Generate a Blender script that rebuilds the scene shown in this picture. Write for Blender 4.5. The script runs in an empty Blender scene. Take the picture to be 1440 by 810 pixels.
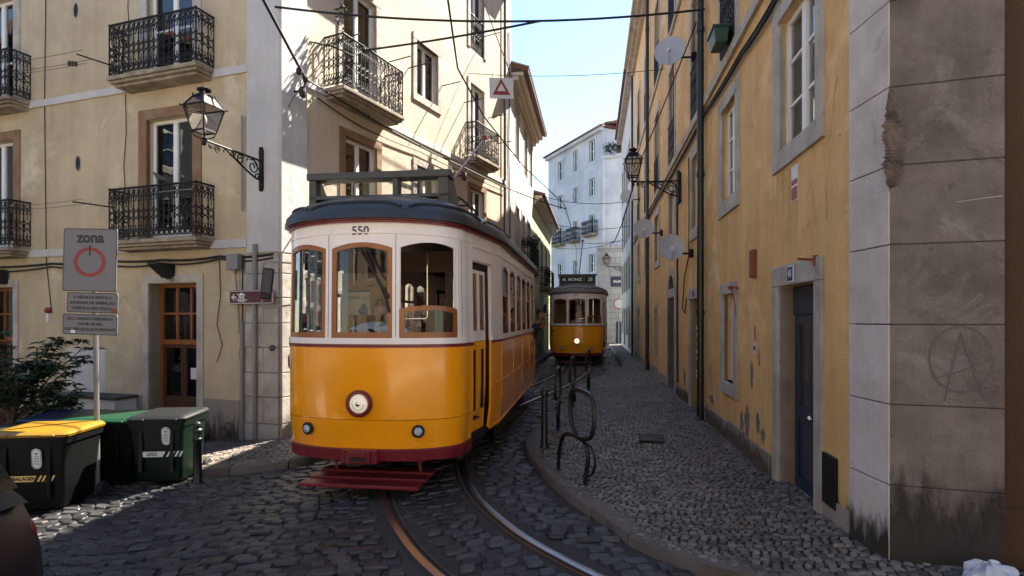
import bpy, bmesh, math, random
import numpy as np
from mathutils import Vector, Matrix, Euler

random.seed(7)
R = math.radians
SC = bpy.context.scene
COL = SC.collection

# ------------------------------------------------------------------ camera
cam_d = bpy.data.cameras.new("Camera")
cam_d.lens = 20.0
cam_d.sensor_width = 36.0
cam_d.shift_y = 43.0 / 1440.0
cam_d.clip_start = 0.05
cam_d.clip_end = 1500
cam = bpy.data.objects.new("Camera", cam_d)
COL.objects.link(cam)
cam.location = (0, 0, 1.8)
cam.rotation_euler = (R(90), 0, 0)
SC.camera = cam

# ------------------------------------------------------------------ sky, sun, exposure
SUN_EL = R(51.5)
SUN_AZ = math.atan2(0.725, 0.69)          # towards +X from +Y
world = bpy.data.worlds.new("World")
SC.world = world
world.use_nodes = True
wn = world.node_tree
sky = wn.nodes.new("ShaderNodeTexSky")
sky.sky_type = 'NISHITA'
sky.sun_disc = False
sky.sun_elevation = SUN_EL
sky.sun_rotation = SUN_AZ
sky.air_density = 1.0
sky.dust_density = 0.12
sky.ozone_density = 1.6
wn.links.new(sky.outputs[0], wn.nodes["Background"].inputs[0])
wn.nodes["Background"].inputs[1].default_value = 0.072
sun_d = bpy.data.lights.new("Sun", 'SUN')
sun_d.energy = 5.0
sun_d.angle = R(0.5)
sun_d.color = (1.0, 0.93, 0.82)
sun = bpy.data.objects.new("Sun", sun_d)
COL.objects.link(sun)
_L = Vector((-math.sin(SUN_AZ) * math.cos(SUN_EL), -math.cos(SUN_AZ) * math.cos(SUN_EL), -math.sin(SUN_EL)))
sun.rotation_euler = _L.to_track_quat('-Z', 'Y').to_euler()
sun.location = (10, 10, 30)
SC.view_settings.view_transform = 'Standard'
SC.view_settings.look = 'None'
SC.view_settings.exposure = 2.42
SC.view_settings.gamma = 1.0
SC.render.engine = 'CYCLES'
SC.cycles.use_denoising = True
SC.cycles.max_bounces = 7
SC.cycles.transparent_max_bounces = 16
SC.cycles.sample_clamp_indirect = 6.0

# ------------------------------------------------------------------ materials
def _n(nt, t, **kw):
    n = nt.nodes.new(t)
    for k, v in kw.items():
        setattr(n, k, v)
    return n

def mat(name, col, rough=0.6, metal=0.0, spec=0.5, var=0.0, vscale=3.0, col2=None, c2amt=0.5, c2scale=0.8,
        bump=0.0, bscale=60.0, island=0.0, streak=0.0, emit=None, estr=0.0, coat=0.0, rvar=0.0, wear=()):
    m = bpy.data.materials.new(name)
    m.use_nodes = True
    nt = m.node_tree
    b = nt.nodes["Principled BSDF"]
    L = nt.links.new
    b.inputs['Roughness'].default_value = rough
    b.inputs['Metallic'].default_value = metal
    b.inputs['Specular IOR Level'].default_value = spec
    if coat:
        b.inputs['Coat Weight'].default_value = coat
        b.inputs['Coat Roughness'].default_value = 0.08
    c4 = (*col, 1)
    tc = _n(nt, "ShaderNodeTexCoord")
    out = None
    if col2 is not None:
        no = _n(nt, "ShaderNodeTexNoise")
        no.inputs['Scale'].default_value = c2scale
        no.inputs['Detail'].default_value = 7
        no.inputs['Roughness'].default_value = 0.62
        L(tc.outputs['Object'], no.inputs['Vector'])
        rp = _n(nt, "ShaderNodeValToRGB")
        rp.color_ramp.elements[0].position = 0.5 - 0.22 * c2amt - 0.02
        rp.color_ramp.elements[1].position = 0.5 + 0.3 * (1.2 - c2amt)
        rp.color_ramp.elements[0].color = c4
        rp.color_ramp.elements[1].color = (*col2, 1)
        L(no.outputs['Fac'], rp.inputs[0])
        out = rp.outputs[0]
    def mulvar(src, fac_socket, lo, hi):
        mr = _n(nt, "ShaderNodeMapRange")
        mr.inputs['To Min'].default_value = lo
        mr.inputs['To Max'].default_value = hi
        L(fac_socket, mr.inputs['Value'])
        mx = _n(nt, "ShaderNodeMix", data_type='RGBA', blend_type='MULTIPLY')
        mx.inputs[0].default_value = 1.0
        if src is None:
            mx.inputs[6].default_value = c4
        else:
            L(src, mx.inputs[6])
        L(mr.outputs[0], mx.inputs[7])
        return mx.outputs[2]
    if var:
        no = _n(nt, "ShaderNodeTexNoise")
        no.inputs['Scale'].default_value = vscale
        no.inputs['Detail'].default_value = 8
        no.inputs['Roughness'].default_value = 0.65
        L(tc.outputs['Object'], no.inputs['Vector'])
        out = mulvar(out, no.outputs['Fac'], 1 - var * 1.6, 1 + var * 1.2)
    if streak:
        mp = _n(nt, "ShaderNodeMapping")
        mp.inputs['Scale'].default_value = (3.0, 3.0, 0.18)
        L(tc.outputs['Object'], mp.inputs[0])
        no = _n(nt, "ShaderNodeTexNoise")
        no.inputs['Scale'].default_value = 1.6
        no.inputs['Detail'].default_value = 9
        no.inputs['Roughness'].default_value = 0.7
        L(mp.outputs[0], no.inputs['Vector'])
        out = mulvar(out, no.outputs['Fac'], 1 - streak * 1.7, 1 + streak * 1.3)
    if island:
        g = _n(nt, "ShaderNodeNewGeometry")
        out = mulvar(out, g.outputs['Random Per Island'], 1 - island, 1 + island)
    for wc, wsc, lo, hi in wear:          # stains and worn patches with an outline of their own
        no = _n(nt, "ShaderNodeTexNoise")
        no.inputs['Scale'].default_value = wsc
        no.inputs['Detail'].default_value = 12
        no.inputs['Roughness'].default_value = 0.68
        no.inputs['Distortion'].default_value = 0.4
        L(tc.outputs['Object'], no.inputs['Vector'])
        mr = _n(nt, "ShaderNodeMapRange")
        mr.inputs['From Min'].default_value = lo
        mr.inputs['From Max'].default_value = hi
        L(no.outputs['Fac'], mr.inputs['Value'])
        mx = _n(nt, "ShaderNodeMix", data_type='RGBA')
        L(mr.outputs[0], mx.inputs[0])
        if out is None: mx.inputs[6].default_value = c4
        else: L(out, mx.inputs[6])
        mx.inputs[7].default_value = (*wc, 1)
        out = mx.outputs[2]
    if out is None:
        b.inputs['Base Color'].default_value = c4
    else:
        L(out, b.inputs['Base Color'])
    if rvar:
        no = _n(nt, "ShaderNodeTexNoise")
        no.inputs['Scale'].default_value = 9.0
        no.inputs['Detail'].default_value = 6
        L(tc.outputs['Object'], no.inputs['Vector'])
        mr = _n(nt, "ShaderNodeMapRange")
        mr.inputs['To Min'].default_value = max(0.02, rough - rvar)
        mr.inputs['To Max'].default_value = min(1, rough + rvar)
        L(no.outputs['Fac'], mr.inputs['Value'])
        L(mr.outputs[0], b.inputs['Roughness'])
    if bump:
        no = _n(nt, "ShaderNodeTexNoise")
        no.inputs['Scale'].default_value = bscale
        no.inputs['Detail'].default_value = 6
        no.inputs['Roughness'].default_value = 0.6
        L(tc.outputs['Object'], no.inputs['Vector'])
        no2 = _n(nt, "ShaderNodeTexNoise")
        no2.inputs['Scale'].default_value = bscale * 0.06
        no2.inputs['Detail'].default_value = 4
        L(tc.outputs['Object'], no2.inputs['Vector'])
        ad = _n(nt, "ShaderNodeMath", operation='MULTIPLY_ADD')
        ad.inputs[1].default_value = 3.0
        L(no2.outputs['Fac'], ad.inputs[0])
        L(no.outputs['Fac'], ad.inputs[2])
        bp = _n(nt, "ShaderNodeBump")
        bp.inputs['Strength'].default_value = bump
        bp.inputs['Distance'].default_value = 0.02
        L(ad.outputs[0], bp.inputs['Height'])
        L(bp.outputs[0], b.inputs['Normal'])
    if emit:
        b.inputs['Emission Color'].default_value = (*emit, 1)
        b.inputs['Emission Strength'].default_value = estr
    return m

def glass_mat(name, tint=(0.8, 0.85, 0.85), refl=1.0, rough=0.01, wob=0.02):
    m = bpy.data.materials.new(name)
    m.use_nodes = True
    nt = m.node_tree
    nt.nodes.remove(nt.nodes["Principled BSDF"])
    out = nt.nodes["Material Output"]
    L = nt.links.new
    tr = _n(nt, "ShaderNodeBsdfTransparent")
    tr.inputs[0].default_value = (*tint, 1)
    gl = _n(nt, "ShaderNodeBsdfGlossy")
    gl.inputs['Roughness'].default_value = rough
    fr = _n(nt, "ShaderNodeFresnel")
    fr.inputs[0].default_value = 1.52
    mu = _n(nt, "ShaderNodeMath", operation='MULTIPLY_ADD', use_clamp=True)
    mu.inputs[1].default_value = refl * 1.5
    mu.inputs[2].default_value = 0.03 * refl
    L(fr.outputs[0], mu.inputs[0])
    mx = _n(nt, "ShaderNodeMixShader")
    L(mu.outputs[0], mx.inputs[0])
    L(tr.outputs[0], mx.inputs[1])
    L(gl.outputs[0], mx.inputs[2])
    if wob:
        tc = _n(nt, "ShaderNodeTexCoord")
        no = _n(nt, "ShaderNodeTexNoise")
        no.inputs['Scale'].default_value = 2.2
        L(tc.outputs['Object'], no.inputs['Vector'])
        bp = _n(nt, "ShaderNodeBump")
        bp.inputs['Strength'].default_value = wob * 5
        bp.inputs['Distance'].default_value = 0.02
        L(no.outputs['Fac'], bp.inputs['Height'])
        L(bp.outputs[0], gl.inputs['Normal'])
        L(bp.outputs[0], fr.inputs['Normal'])
    L(mx.outputs[0], out.inputs[0])
    return m

M = {}
M['cream'] = mat('cream_stucco', (0.50, 0.405, 0.265), 0.85, var=0.18, vscale=1.3, col2=(0.42, 0.33, 0.21), c2amt=0.5, c2scale=0.6, bump=0.35, bscale=40, streak=0.14, wear=(((0.60, 0.51, 0.37), 0.8, .54, .68), ((0.25, 0.19, 0.12), 1.5, .62, .78), ((0.16, 0.12, 0.08), 5.0, .68, .78)))
M['cream2'] = mat('pale_cream_stucco', (0.55, 0.465, 0.36), 0.85, var=0.14, vscale=1.6, col2=(0.50, 0.40, 0.29), c2amt=0.5, c2scale=0.7, bump=0.35, bscale=40, streak=0.16, wear=(((0.36, 0.28, 0.2), 1.6, .60, .76), ((0.26, 0.2, 0.15), 5.0, .67, .77)))
M['ochre'] = mat('ochre_stucco', (0.72, 0.445, 0.175), 0.85, var=0.19, vscale=1.7, col2=(0.60, 0.33, 0.115), c2amt=0.55, c2scale=0.9, bump=0.5, bscale=40, streak=0.2, wear=(((0.78, 0.54, 0.27), 0.9, .52, .66), ((0.40, 0.22, 0.085), 1.7, .58, .74), ((0.22, 0.12, 0.05), 6.0, .66, .74)))
M['white_stucco'] = mat('white_stucco', (0.62, 0.60, 0.57), 0.85, var=0.12, vscale=1.2, col2=(0.52, 0.50, 0.47), c2amt=0.5, c2scale=0.8, bump=0.2, streak=0.14)
M['pilaster'] = mat('pale_grey_stucco', (0.52, 0.50, 0.49), 0.85, var=0.10, vscale=1.5, col2=(0.42, 0.40, 0.38), c2scale=1.0, bump=0.25, streak=0.12)
M['bluewhite'] = mat('bluish_white_stucco', (0.54, 0.55, 0.58), 0.85, var=0.12, vscale=0.9, col2=(0.36, 0.38, 0.43), c2amt=0.45, c2scale=0.5, bump=0.15, streak=0.12)  # white stucco with the blue cast of its shade put into the colour
M['lime'] = mat('lime_green_stucco', (0.42, 0.42, 0.22), 0.85, var=0.14, vscale=1.5, bump=0.2, streak=0.15)
M['limestone'] = mat('limestone', (0.46, 0.42, 0.36), 0.8, var=0.22, vscale=4.0, col2=(0.30, 0.26, 0.22), c2amt=0.55, c2scale=2.5, bump=0.4, bscale=60, wear=(((0.16, 0.13, 0.10), 4.0, .60, .72),))
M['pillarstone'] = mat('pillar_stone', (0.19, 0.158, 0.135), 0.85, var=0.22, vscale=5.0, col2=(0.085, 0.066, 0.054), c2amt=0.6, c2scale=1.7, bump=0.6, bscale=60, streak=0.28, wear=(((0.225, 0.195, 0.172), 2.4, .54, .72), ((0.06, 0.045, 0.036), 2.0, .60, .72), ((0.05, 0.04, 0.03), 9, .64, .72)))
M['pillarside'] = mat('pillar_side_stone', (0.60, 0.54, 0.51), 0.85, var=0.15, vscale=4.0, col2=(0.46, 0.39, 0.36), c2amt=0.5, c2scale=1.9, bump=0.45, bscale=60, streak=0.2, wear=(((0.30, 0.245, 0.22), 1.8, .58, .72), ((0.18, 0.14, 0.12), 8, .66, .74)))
M['brownstone'] = mat('brown_stone_surround', (0.20, 0.105, 0.05), 0.8, var=0.25, vscale=5.0, col2=(0.26, 0.17, 0.10), c2scale=3.0, bump=0.3)
M['plinth'] = mat('grey_render_plinth', (0.33, 0.27, 0.21), 0.9, var=0.2, vscale=3.0, col2=(0.24, 0.21, 0.18), c2scale=1.5, bump=0.4, streak=0.15)
M['brownwall'] = mat('dark_brown_stucco', (0.055, 0.025, 0.008), 0.9, var=0.2, vscale=2, streak=0.2, bump=0.35)  # ochre wall with its deep shade painted in as dark brown
M['tanwall'] = mat('tan_stucco', (0.42, 0.32, 0.21), 0.85, var=0.14, vscale=1.5, streak=0.1)
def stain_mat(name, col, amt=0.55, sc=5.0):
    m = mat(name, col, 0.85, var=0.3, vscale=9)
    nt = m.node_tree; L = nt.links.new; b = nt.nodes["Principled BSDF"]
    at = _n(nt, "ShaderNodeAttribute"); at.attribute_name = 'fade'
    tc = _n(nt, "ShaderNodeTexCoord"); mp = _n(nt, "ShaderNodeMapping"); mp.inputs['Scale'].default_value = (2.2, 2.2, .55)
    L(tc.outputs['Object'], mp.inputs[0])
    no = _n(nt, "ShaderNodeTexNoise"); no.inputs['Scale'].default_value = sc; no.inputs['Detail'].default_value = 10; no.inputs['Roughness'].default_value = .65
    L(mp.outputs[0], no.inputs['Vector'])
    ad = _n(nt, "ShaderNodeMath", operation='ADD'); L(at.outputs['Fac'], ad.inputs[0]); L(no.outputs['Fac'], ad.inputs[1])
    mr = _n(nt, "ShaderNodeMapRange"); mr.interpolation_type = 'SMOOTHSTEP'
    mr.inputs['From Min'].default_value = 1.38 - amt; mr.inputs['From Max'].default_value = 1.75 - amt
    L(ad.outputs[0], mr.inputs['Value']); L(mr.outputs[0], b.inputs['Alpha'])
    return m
M['darkwood'] = mat('dark_door_wood', (0.075, 0.026, 0.010), 0.4, var=0.3, vscale=5, streak=0.25)
M['boardwhite'] = mat('white_sign_board', (0.50, 0.50, 0.50), 0.6, var=0.08)
M['troof_pale'] = mat('weathered_roof_grey', (0.13, 0.115, 0.10), 0.5, var=0.25, vscale=3)
M['farwhite'] = mat('far_sign_white', (0.30, 0.30, 0.31), 0.6)
M['damp'] = stain_mat('damp_stain', (0.028, 0.020, 0.015), .52)  # damp with drips, plus the pillar foot's shade put into the near-black
M['damp2'] = stain_mat('rising_damp', (0.10, 0.065, 0.038), .38)
M['runoff'] = mat('runoff_stain', (0.50, 0.30, 0.12), 0.9, var=0.25, vscale=8)
M['square'] = mat('pale_square_paving', (0.60, 0.55, 0.47), 0.8, var=0.15, vscale=1.0, bump=0.3)  # kept pale to throw sunlight back at the tram and facades
M['slate'] = mat('slate_grey_stucco', (0.055, 0.058, 0.068), 0.85, var=0.15, streak=0.15, bump=0.2)
M['greywall'] = mat('grey_masonry', (0.33, 0.33, 0.34), 0.9, var=0.25, vscale=2.0, col2=(0.2, 0.2, 0.21), c2scale=1.0, bump=0.4, streak=0.2)
M['mortar'] = mat('dark_mortar', (0.05, 0.045, 0.04), 0.95)
M['rubble'] = mat('broken_rubble', (0.07, 0.05, 0.04), 0.95, var=0.4, vscale=14, col2=(0.2, 0.15, 0.12), c2scale=12, bump=0.9, bscale=60)
M['barepatch'] = mat('bare_grey_render', (0.17, 0.15, 0.14), 0.9, var=0.3, vscale=10, bump=0.5)
M['iron'] = mat('black_iron', (0.007, 0.007, 0.008), 0.6, spec=0.3, var=0.3, vscale=12)
M['irongreen'] = mat('dark_green_iron', (0.006, 0.009, 0.007), 0.4, var=0.2)
M['cable'] = mat('black_cable', (0.012, 0.011, 0.011), 0.7)
M['greypipe'] = mat('grey_painted_pipe', (0.20, 0.20, 0.19), 0.5, var=0.15)
M['slabstone'] = mat('balcony_stone', (0.36, 0.30, 0.22), 0.85, var=0.3, vscale=6.0, col2=(0.17, 0.13, 0.09), c2amt=0.6, c2scale=3.5, bump=0.4, bscale=60)
M['whitepaint'] = mat('white_window_paint', (0.72, 0.71, 0.69), 0.45, var=0.06, vscale=6)
M['bluepaint'] = mat('dark_blue_paint', (0.012, 0.022, 0.05), 0.35, var=0.2, vscale=8)
M['wood'] = mat('varnished_wood', (0.30, 0.095, 0.018), 0.35, var=0.3, vscale=6, streak=0.25, coat=0.1)
M['doorwood'] = mat('orange_door_wood', (0.24, 0.075, 0.016), 0.4, var=0.3, vscale=5, streak=0.25, coat=0.05)
M['glass'] = glass_mat('window_glass', (0.75, 0.8, 0.8), 1.0, wob=0.03)
M['tramglass'] = glass_mat('tram_glass', (0.9, 0.92, 0.91), 0.24, wob=0.0)
M['lampglass'] = glass_mat('lantern_glass', (0.66, 0.62, 0.58), 0.25, rough=0.25)
M['room'] = mat('dark_room', (0.03, 0.027, 0.025), 0.9)
M['curtain'] = mat('pale_curtain', (0.42, 0.40, 0.36), 0.9, streak=0.2)
M['curtain2'] = mat('beige_curtain', (0.28, 0.22, 0.15), 0.9, streak=0.25)
M['roof_tile'] = mat('terracotta_tile', (0.15, 0.07, 0.052), 0.85, var=0.3, vscale=5, bump=0.4)
M['tyellow'] = mat('tram_yellow_paint', (0.95, 0.345, 0.002), 0.24, var=0.07, vscale=2.2, coat=0.45, rvar=0.08, wear=(((0.52, 0.22, 0.012), 3.5, .60, .80), ((0.25, 0.11, 0.02), 11, .68, .78)), bump=0.015, bscale=30)
M['twhite'] = mat('tram_white_paint', (0.80, 0.74, 0.70), 0.34, var=0.08, vscale=3.5, coat=0.3, wear=(((0.50, 0.44, 0.40), 4, .62, .80),), bump=0.012, bscale=30)
M['tred'] = mat('tram_dark_red_paint', (0.16, 0.012, 0.018), 0.35, var=0.2, vscale=5, rvar=0.12)
M['troof'] = mat('tram_roof_grey', (0.024, 0.028, 0.030), 0.38, var=0.25, vscale=3, rvar=0.15, bump=0.05, bscale=25)
M['tframe'] = mat('dark_grey_metal', (0.035, 0.037, 0.035), 0.4, var=0.15)
M['black'] = mat('matt_black', (0.008, 0.008, 0.008), 0.7)
M['chrome'] = mat('chrome', (0.7, 0.7, 0.72), 0.12, metal=1.0)
M['lens'] = mat('lit_headlamp', (0.9, 0.85, 0.7), 0.2, emit=(1.0, 0.82, 0.55), estr=0.05)
M['lens2'] = mat('bright_headlamp', (0.9, 0.85, 0.7), 0.2, emit=(1.0, 0.80, 0.5), estr=0.28)
M['clearlens'] = mat('clear_lens', (0.55, 0.58, 0.65), 0.08, metal=0.6, bump=0.6, bscale=120)
M['navy'] = mat('navy_lettering', (0.015, 0.018, 0.05), 0.5)
M['signwhite'] = mat('sign_face_grey_white', (0.135, 0.135, 0.147), 0.55, var=0.08, vscale=3, streak=0.1)
M['signblack'] = mat('sign_black', (0.012, 0.012, 0.012), 0.5)
M['signred'] = mat('sign_red', (0.22, 0.015, 0.015), 0.5)
M['signmaroon'] = mat('sign_maroon', (0.085, 0.016, 0.022), 0.5)
M['purewhite'] = mat('white_lettering', (0.75, 0.75, 0.73), 0.5)
M['blueplaque'] = mat('blue_enamel', (0.02, 0.035, 0.16), 0.25)
M['zinc'] = mat('galvanised_pole', (0.16, 0.155, 0.14), 0.5, metal=0.3, var=0.25, vscale=8)
M['binblack'] = mat('black_bin_plastic', (0.002, 0.0026, 0.0023), 0.55, spec=0.18, var=0.2, vscale=6)
M['bingreen'] = mat('dark_green_bin_plastic', (0.003, 0.010, 0.006), 0.45, spec=0.25, var=0.2, vscale=5, rvar=0.1)
M['lidgreen'] = mat('green_lid', (0.004, 0.035, 0.014), 0.4, var=0.1)
M['lidyellow'] = mat('yellow_lid', (0.21, 0.11, 0.004), 0.4, var=0.1)
M['lidblue'] = mat('blue_lid', (0.004, 0.010, 0.032), 0.4, var=0.1)
M['lidblack'] = mat('black_lid', (0.006, 0.007, 0.007), 0.45, var=0.2)
M['rubber'] = mat('rubber', (0.012, 0.012, 0.012), 0.8)
M['labelwhite'] = mat('white_label', (0.6, 0.6, 0.6), 0.5, var=0.05)
M['labelyellow'] = mat('yellow_label', (0.55, 0.38, 0.12), 0.5)
M['dish'] = mat('satellite_dish_grey', (0.42, 0.42, 0.43), 0.45, var=0.08)
M['rust'] = mat('rusty_brown', (0.22, 0.05, 0.018), 0.7, var=0.3, vscale=10)
M['flowergreen'] = mat('green_plastic', (0.012, 0.05, 0.03), 0.4)
M['leaf'] = mat('leaf_green', (0.016, 0.032, 0.010), 0.5, island=0.5)
M['bark'] = mat('bark', (0.06, 0.045, 0.03), 0.9, var=0.3, bump=0.5)
M['skin'] = mat('skin', (0.36, 0.19, 0.12), 0.55)
M['hair'] = mat('dark_hair', (0.015, 0.012, 0.010), 0.6)
M['shirt'] = mat('light_blue_shirt', (0.52, 0.60, 0.75), 0.8, var=0.12, vscale=9)
M['dress'] = mat('dark_clothing', (0.04, 0.045, 0.06), 0.85)
M['trousers'] = mat('navy_trousers', (0.025, 0.028, 0.045), 0.85)
M['carpaint'] = mat('dark_grey_car_paint', (0.008, 0.010, 0.014), 0.4, spec=0.3, coat=0.0)
M['carglass'] = mat('car_glass', (0.006, 0.007, 0.008), 0.05, spec=0.6)
M['amber'] = mat('amber_lamp', (0.16, 0.02, 0.008), 0.15, spec=0.7)
M['plastic'] = mat('white_plastic_bag', (0.42, 0.44, 0.48), 0.35, var=0.08, bump=0.3, bscale=25)
M['setts'] = mat('basalt_setts', (0.036, 0.0335, 0.034), 0.36, var=0.35, vscale=7, island=0.62, bump=0.5, bscale=55, rvar=0.18)
M['calcada'] = mat('limestone_paving_stones', (0.150, 0.120, 0.098), 0.48, var=0.25, vscale=5, col2=(0.078, 0.061, 0.050), c2amt=0.5, c2scale=0.9, island=0.6, bump=0.3, bscale=80, rvar=0.15)
M['earth'] = mat('joint_dirt', (0.040, 0.031, 0.024), 0.95, var=0.35, vscale=4, bump=0.5, bscale=90)
M['earth2'] = mat('pavement_joint_dirt', (0.016, 0.013, 0.011), 0.95, var=0.3, vscale=5, bump=0.5, bscale=90)
M['kerbstone'] = mat('kerb_limestone', (0.13, 0.104, 0.085), 0.75, var=0.3, vscale=4, island=0.15, bump=0.4, bscale=60, col2=(0.075, 0.055, 0.043), c2scale=2.0)
M['rail'] = mat('worn_rail_steel', (0.42, 0.42, 0.44), 0.32, metal=1.0, var=0.2, vscale=6, rvar=0.1)
M['railrust'] = mat('rusty_rail_side', (0.07, 0.04, 0.025), 0.8, var=0.3)
M['seatwood'] = mat('seat_brown', (0.10, 0.04, 0.02), 0.5)
M['adwhite'] = mat('poster_white', (0.70, 0.72, 0.74), 0.5)
M['adblue'] = mat('poster_blue', (0.02, 0.12, 0.38), 0.5)
M['adgreen'] = mat('poster_green', (0.10, 0.38, 0.14), 0.5)
M['tan'] = mat('tan_panel', (0.46, 0.33, 0.20), 0.6, var=0.15)  # reflection of the pale house in the cab glass, painted on a bulkhead
M['orange'] = mat('orange_print', (0.6, 0.15, 0.05), 0.5)
M['spraygrey'] = mat('faded_spray_paint', (0.095, 0.085, 0.085), 0.9)

# ------------------------------------------------------------------ mesh building helpers
WM = {}                       # world matrix of every parent

def tag(o, label=None, cat=None, group=None, kind=None):
    if label: o["label"] = label
    if cat: o["category"] = cat
    if group: o["group"] = group
    if kind: o["kind"] = kind
    return o

def thing(name, label, cat, loc=(0, 0, 0), rz=0.0, group=None):
    o = bpy.data.objects.new(name, None)
    o.empty_display_size = 0.2
    COL.objects.link(o)
    o.location = loc
    o.rotation_euler = (0, 0, rz)
    WM[o.name] = Matrix.Translation(loc) @ Matrix.Rotation(rz, 4, 'Z')
    return tag(o, label, cat, group)

class MB:
    def __init__(s):
        s.v = []; s.f = []; s.m = []
    def add(s, vs, fs, mi=0):
        b = len(s.v)
        s.v.extend([tuple(p) for p in vs])
        for f in fs:
            s.f.append([i + b for i in f]); s.m.append(mi)
    def hexa(s, p, mi=0):      # 4 bottom ccw, 4 top ccw
        s.add(p, [(3, 2, 1, 0), (4, 5, 6, 7), (0, 1, 5, 4), (1, 2, 6, 5), (2, 3, 7, 6), (3, 0, 4, 7)], mi)
    def box(s, x0, x1, y0, y1, z0, z1, mi=0, T=None):
        p = [(x0, y0, z0), (x1, y0, z0), (x1, y1, z0), (x0, y1, z0), (x0, y0, z1), (x1, y0, z1), (x1, y1, z1), (x0, y1, z1)]
        if T is not None: p = [T @ Vector(q) for q in p]
        s.hexa(p, mi)
    def prism(s, poly, z0, z1, mi=0, T=None):
        n = len(poly)
        p = [(x, y, z0) for x, y in poly] + [(x, y, z1) for x, y in poly]
        if T is not None: p = [T @ Vector(q) for q in p]
        s.add(p, [tuple(range(n - 1, -1, -1)), tuple(range(n, 2 * n))] + [(i, (i + 1) % n, n + (i + 1) % n, n + i) for i in range(n)], mi)
    def tube(s, pts, r, n=6, closed=False, mi=0, caps=True):
        pts = [Vector(p) for p in pts]
        k = len(pts)
        if k < 2: return
        rr = r if isinstance(r, (list, tuple)) else [r] * k
        up = None; rings = []
        for i in range(k):
            if closed:
                t = pts[(i + 1) % k] - pts[i - 1]
            else:
                t = pts[min(i + 1, k - 1)] - pts[max(i - 1, 0)]
            if t.length < 1e-9: t = Vector((0, 0, 1))
            t.normalize()
            if up is None:
                a = Vector((0, 0, 1)) if abs(t.z) < 0.9 else Vector((1, 0, 0))
                up = (a - t * a.dot(t)).normalized()
            else:
                up = up - t * up.dot(t)
                if up.length < 1e-6:
                    a = Vector((0, 0, 1)) if abs(t.z) < 0.9 else Vector((1, 0, 0))
                    up = a - t * a.dot(t)
                up.normalize()
            sd = t.cross(up)
            rings.append([pts[i] + (up * math.cos(2 * math.pi * j / n + math.pi / n) + sd * math.sin(2 * math.pi * j / n + math.pi / n)) * rr[i] for j in range(n)])
        vs = [p for rg in rings for p in rg]
        fs = []
        for i in range(k if closed else k - 1):
            a = i * n; b = ((i + 1) % k) * n
            for j in range(n):
                fs.append((a + j, a + (j + 1) % n, b + (j + 1) % n, b + j))
        if caps and not closed:
            fs.append(tuple(range(n - 1, -1, -1)))
            fs.append(tuple((k - 1) * n + j for j in range(n)))
        s.add(vs, fs, mi)
    def lathe(s, prof, n=16, T=None, mi=0):
        vs = []; fs = []
        for r, z in prof:
            for j in range(n):
                a = 2 * math.pi * j / n
                vs.append((r * math.cos(a), r * math.sin(a), z))
        if T is not None: vs = [T @ Vector(q) for q in vs]
        for i in range(len(prof) - 1):
            for j in range(n):
                fs.append((i * n + j, i * n + (j + 1) % n, (i + 1) * n + (j + 1) % n, (i + 1) * n + j))
        fs.append(tuple(range(n - 1, -1, -1)))
        k = len(prof) - 1
        fs.append(tuple(k * n + j for j in range(n)))
        s.add(vs, fs, mi)
    def ell(s, c, rx, ry, rz, n=12, mi=0, T=None):
        vs = []; fs = []; k = n // 2
        for i in range(k + 1):
            ph = math.pi * i / k
            for j in range(n):
                th = 2 * math.pi * j / n
                p = Vector((rx * math.sin(ph) * math.cos(th), ry * math.sin(ph) * math.sin(th), rz * math.cos(ph)))
                if T is not None: p = T @ p
                vs.append(Vector(c) + p)
        for i in range(k):
            for j in range(n):
                fs.append((i * n + j, (i + 1) * n + j, (i + 1) * n + (j + 1) % n, i * n + (j + 1) % n))
        s.add(vs, fs, mi)
    def build(s, name, mats, parent=None, smooth=False, local=False, bevel=0.0, ang=35):
        me = bpy.data.meshes.new(name)
        vs = s.v
        if parent is not None and not local:
            inv = WM[parent.name].inverted()
            vs = [tuple(inv @ Vector(p)) for p in s.v]
        me.from_pydata(vs, [], s.f)
        if not isinstance(mats, (list, tuple)): mats = [mats]
        for m in mats: me.materials.append(m)
        if len(mats) > 1: me.polygons.foreach_set("material_index", s.m)
        bm = bmesh.new(); bm.from_mesh(me)
        bmesh.ops.remove_doubles(bm, verts=bm.verts, dist=1e-5)
        bmesh.ops.recalc_face_normals(bm, faces=bm.faces)
        bm.to_mesh(me); bm.free()
        if smooth:
            me.polygons.foreach_set("use_smooth", [True] * len(me.polygons))
            me.set_sharp_from_angle(angle=R(ang))
        o = bpy.data.objects.new(name, me)
        COL.objects.link(o)
        if parent is not None:
            o.parent = parent
            WM[o.name] = WM[parent.name]
        else:
            WM[o.name] = Matrix.Identity(4)
        if bevel:
            b = o.modifiers.new("bev", 'BEVEL'); b.width = bevel; b.segments = 2; b.limit_method = 'ANGLE'; b.angle_limit = R(40)
        return o

def text_mesh(body, size, T, extr=0.0012, align='CENTER', bold=0.0, mirror=False, space=1.0):
    c = bpy.data.curves.new("txt", 'FONT')
    c.body = body; c.size = size; c.extrude = extr; c.align_x = align; c.align_y = 'CENTER'
    c.offset = bold; c.space_character = space; c.resolution_u = 3
    o = bpy.data.objects.new("txt", c)
    COL.objects.link(o)
    dg = bpy.context.evaluated_depsgraph_get()
    me = bpy.data.meshes.new_from_object(o.evaluated_get(dg))
    vs = [v.co.copy() for v in me.vertices]
    if mirror: vs = [Vector((-v.x, v.y, v.z)) for v in vs]
    fs = [tuple(p.vertices) for p in me.polygons]
    bpy.data.objects.remove(o); bpy.data.curves.remove(c); bpy.data.meshes.remove(me)
    return [T @ v for v in vs], fs

def text_part(name, body, size, T, m, parent, local=False, **kw):
    b = MB(); vs, fs = text_mesh(body, size, T, **kw); b.add(vs, fs)
    return b.build(name, m, parent, local=local)

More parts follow.
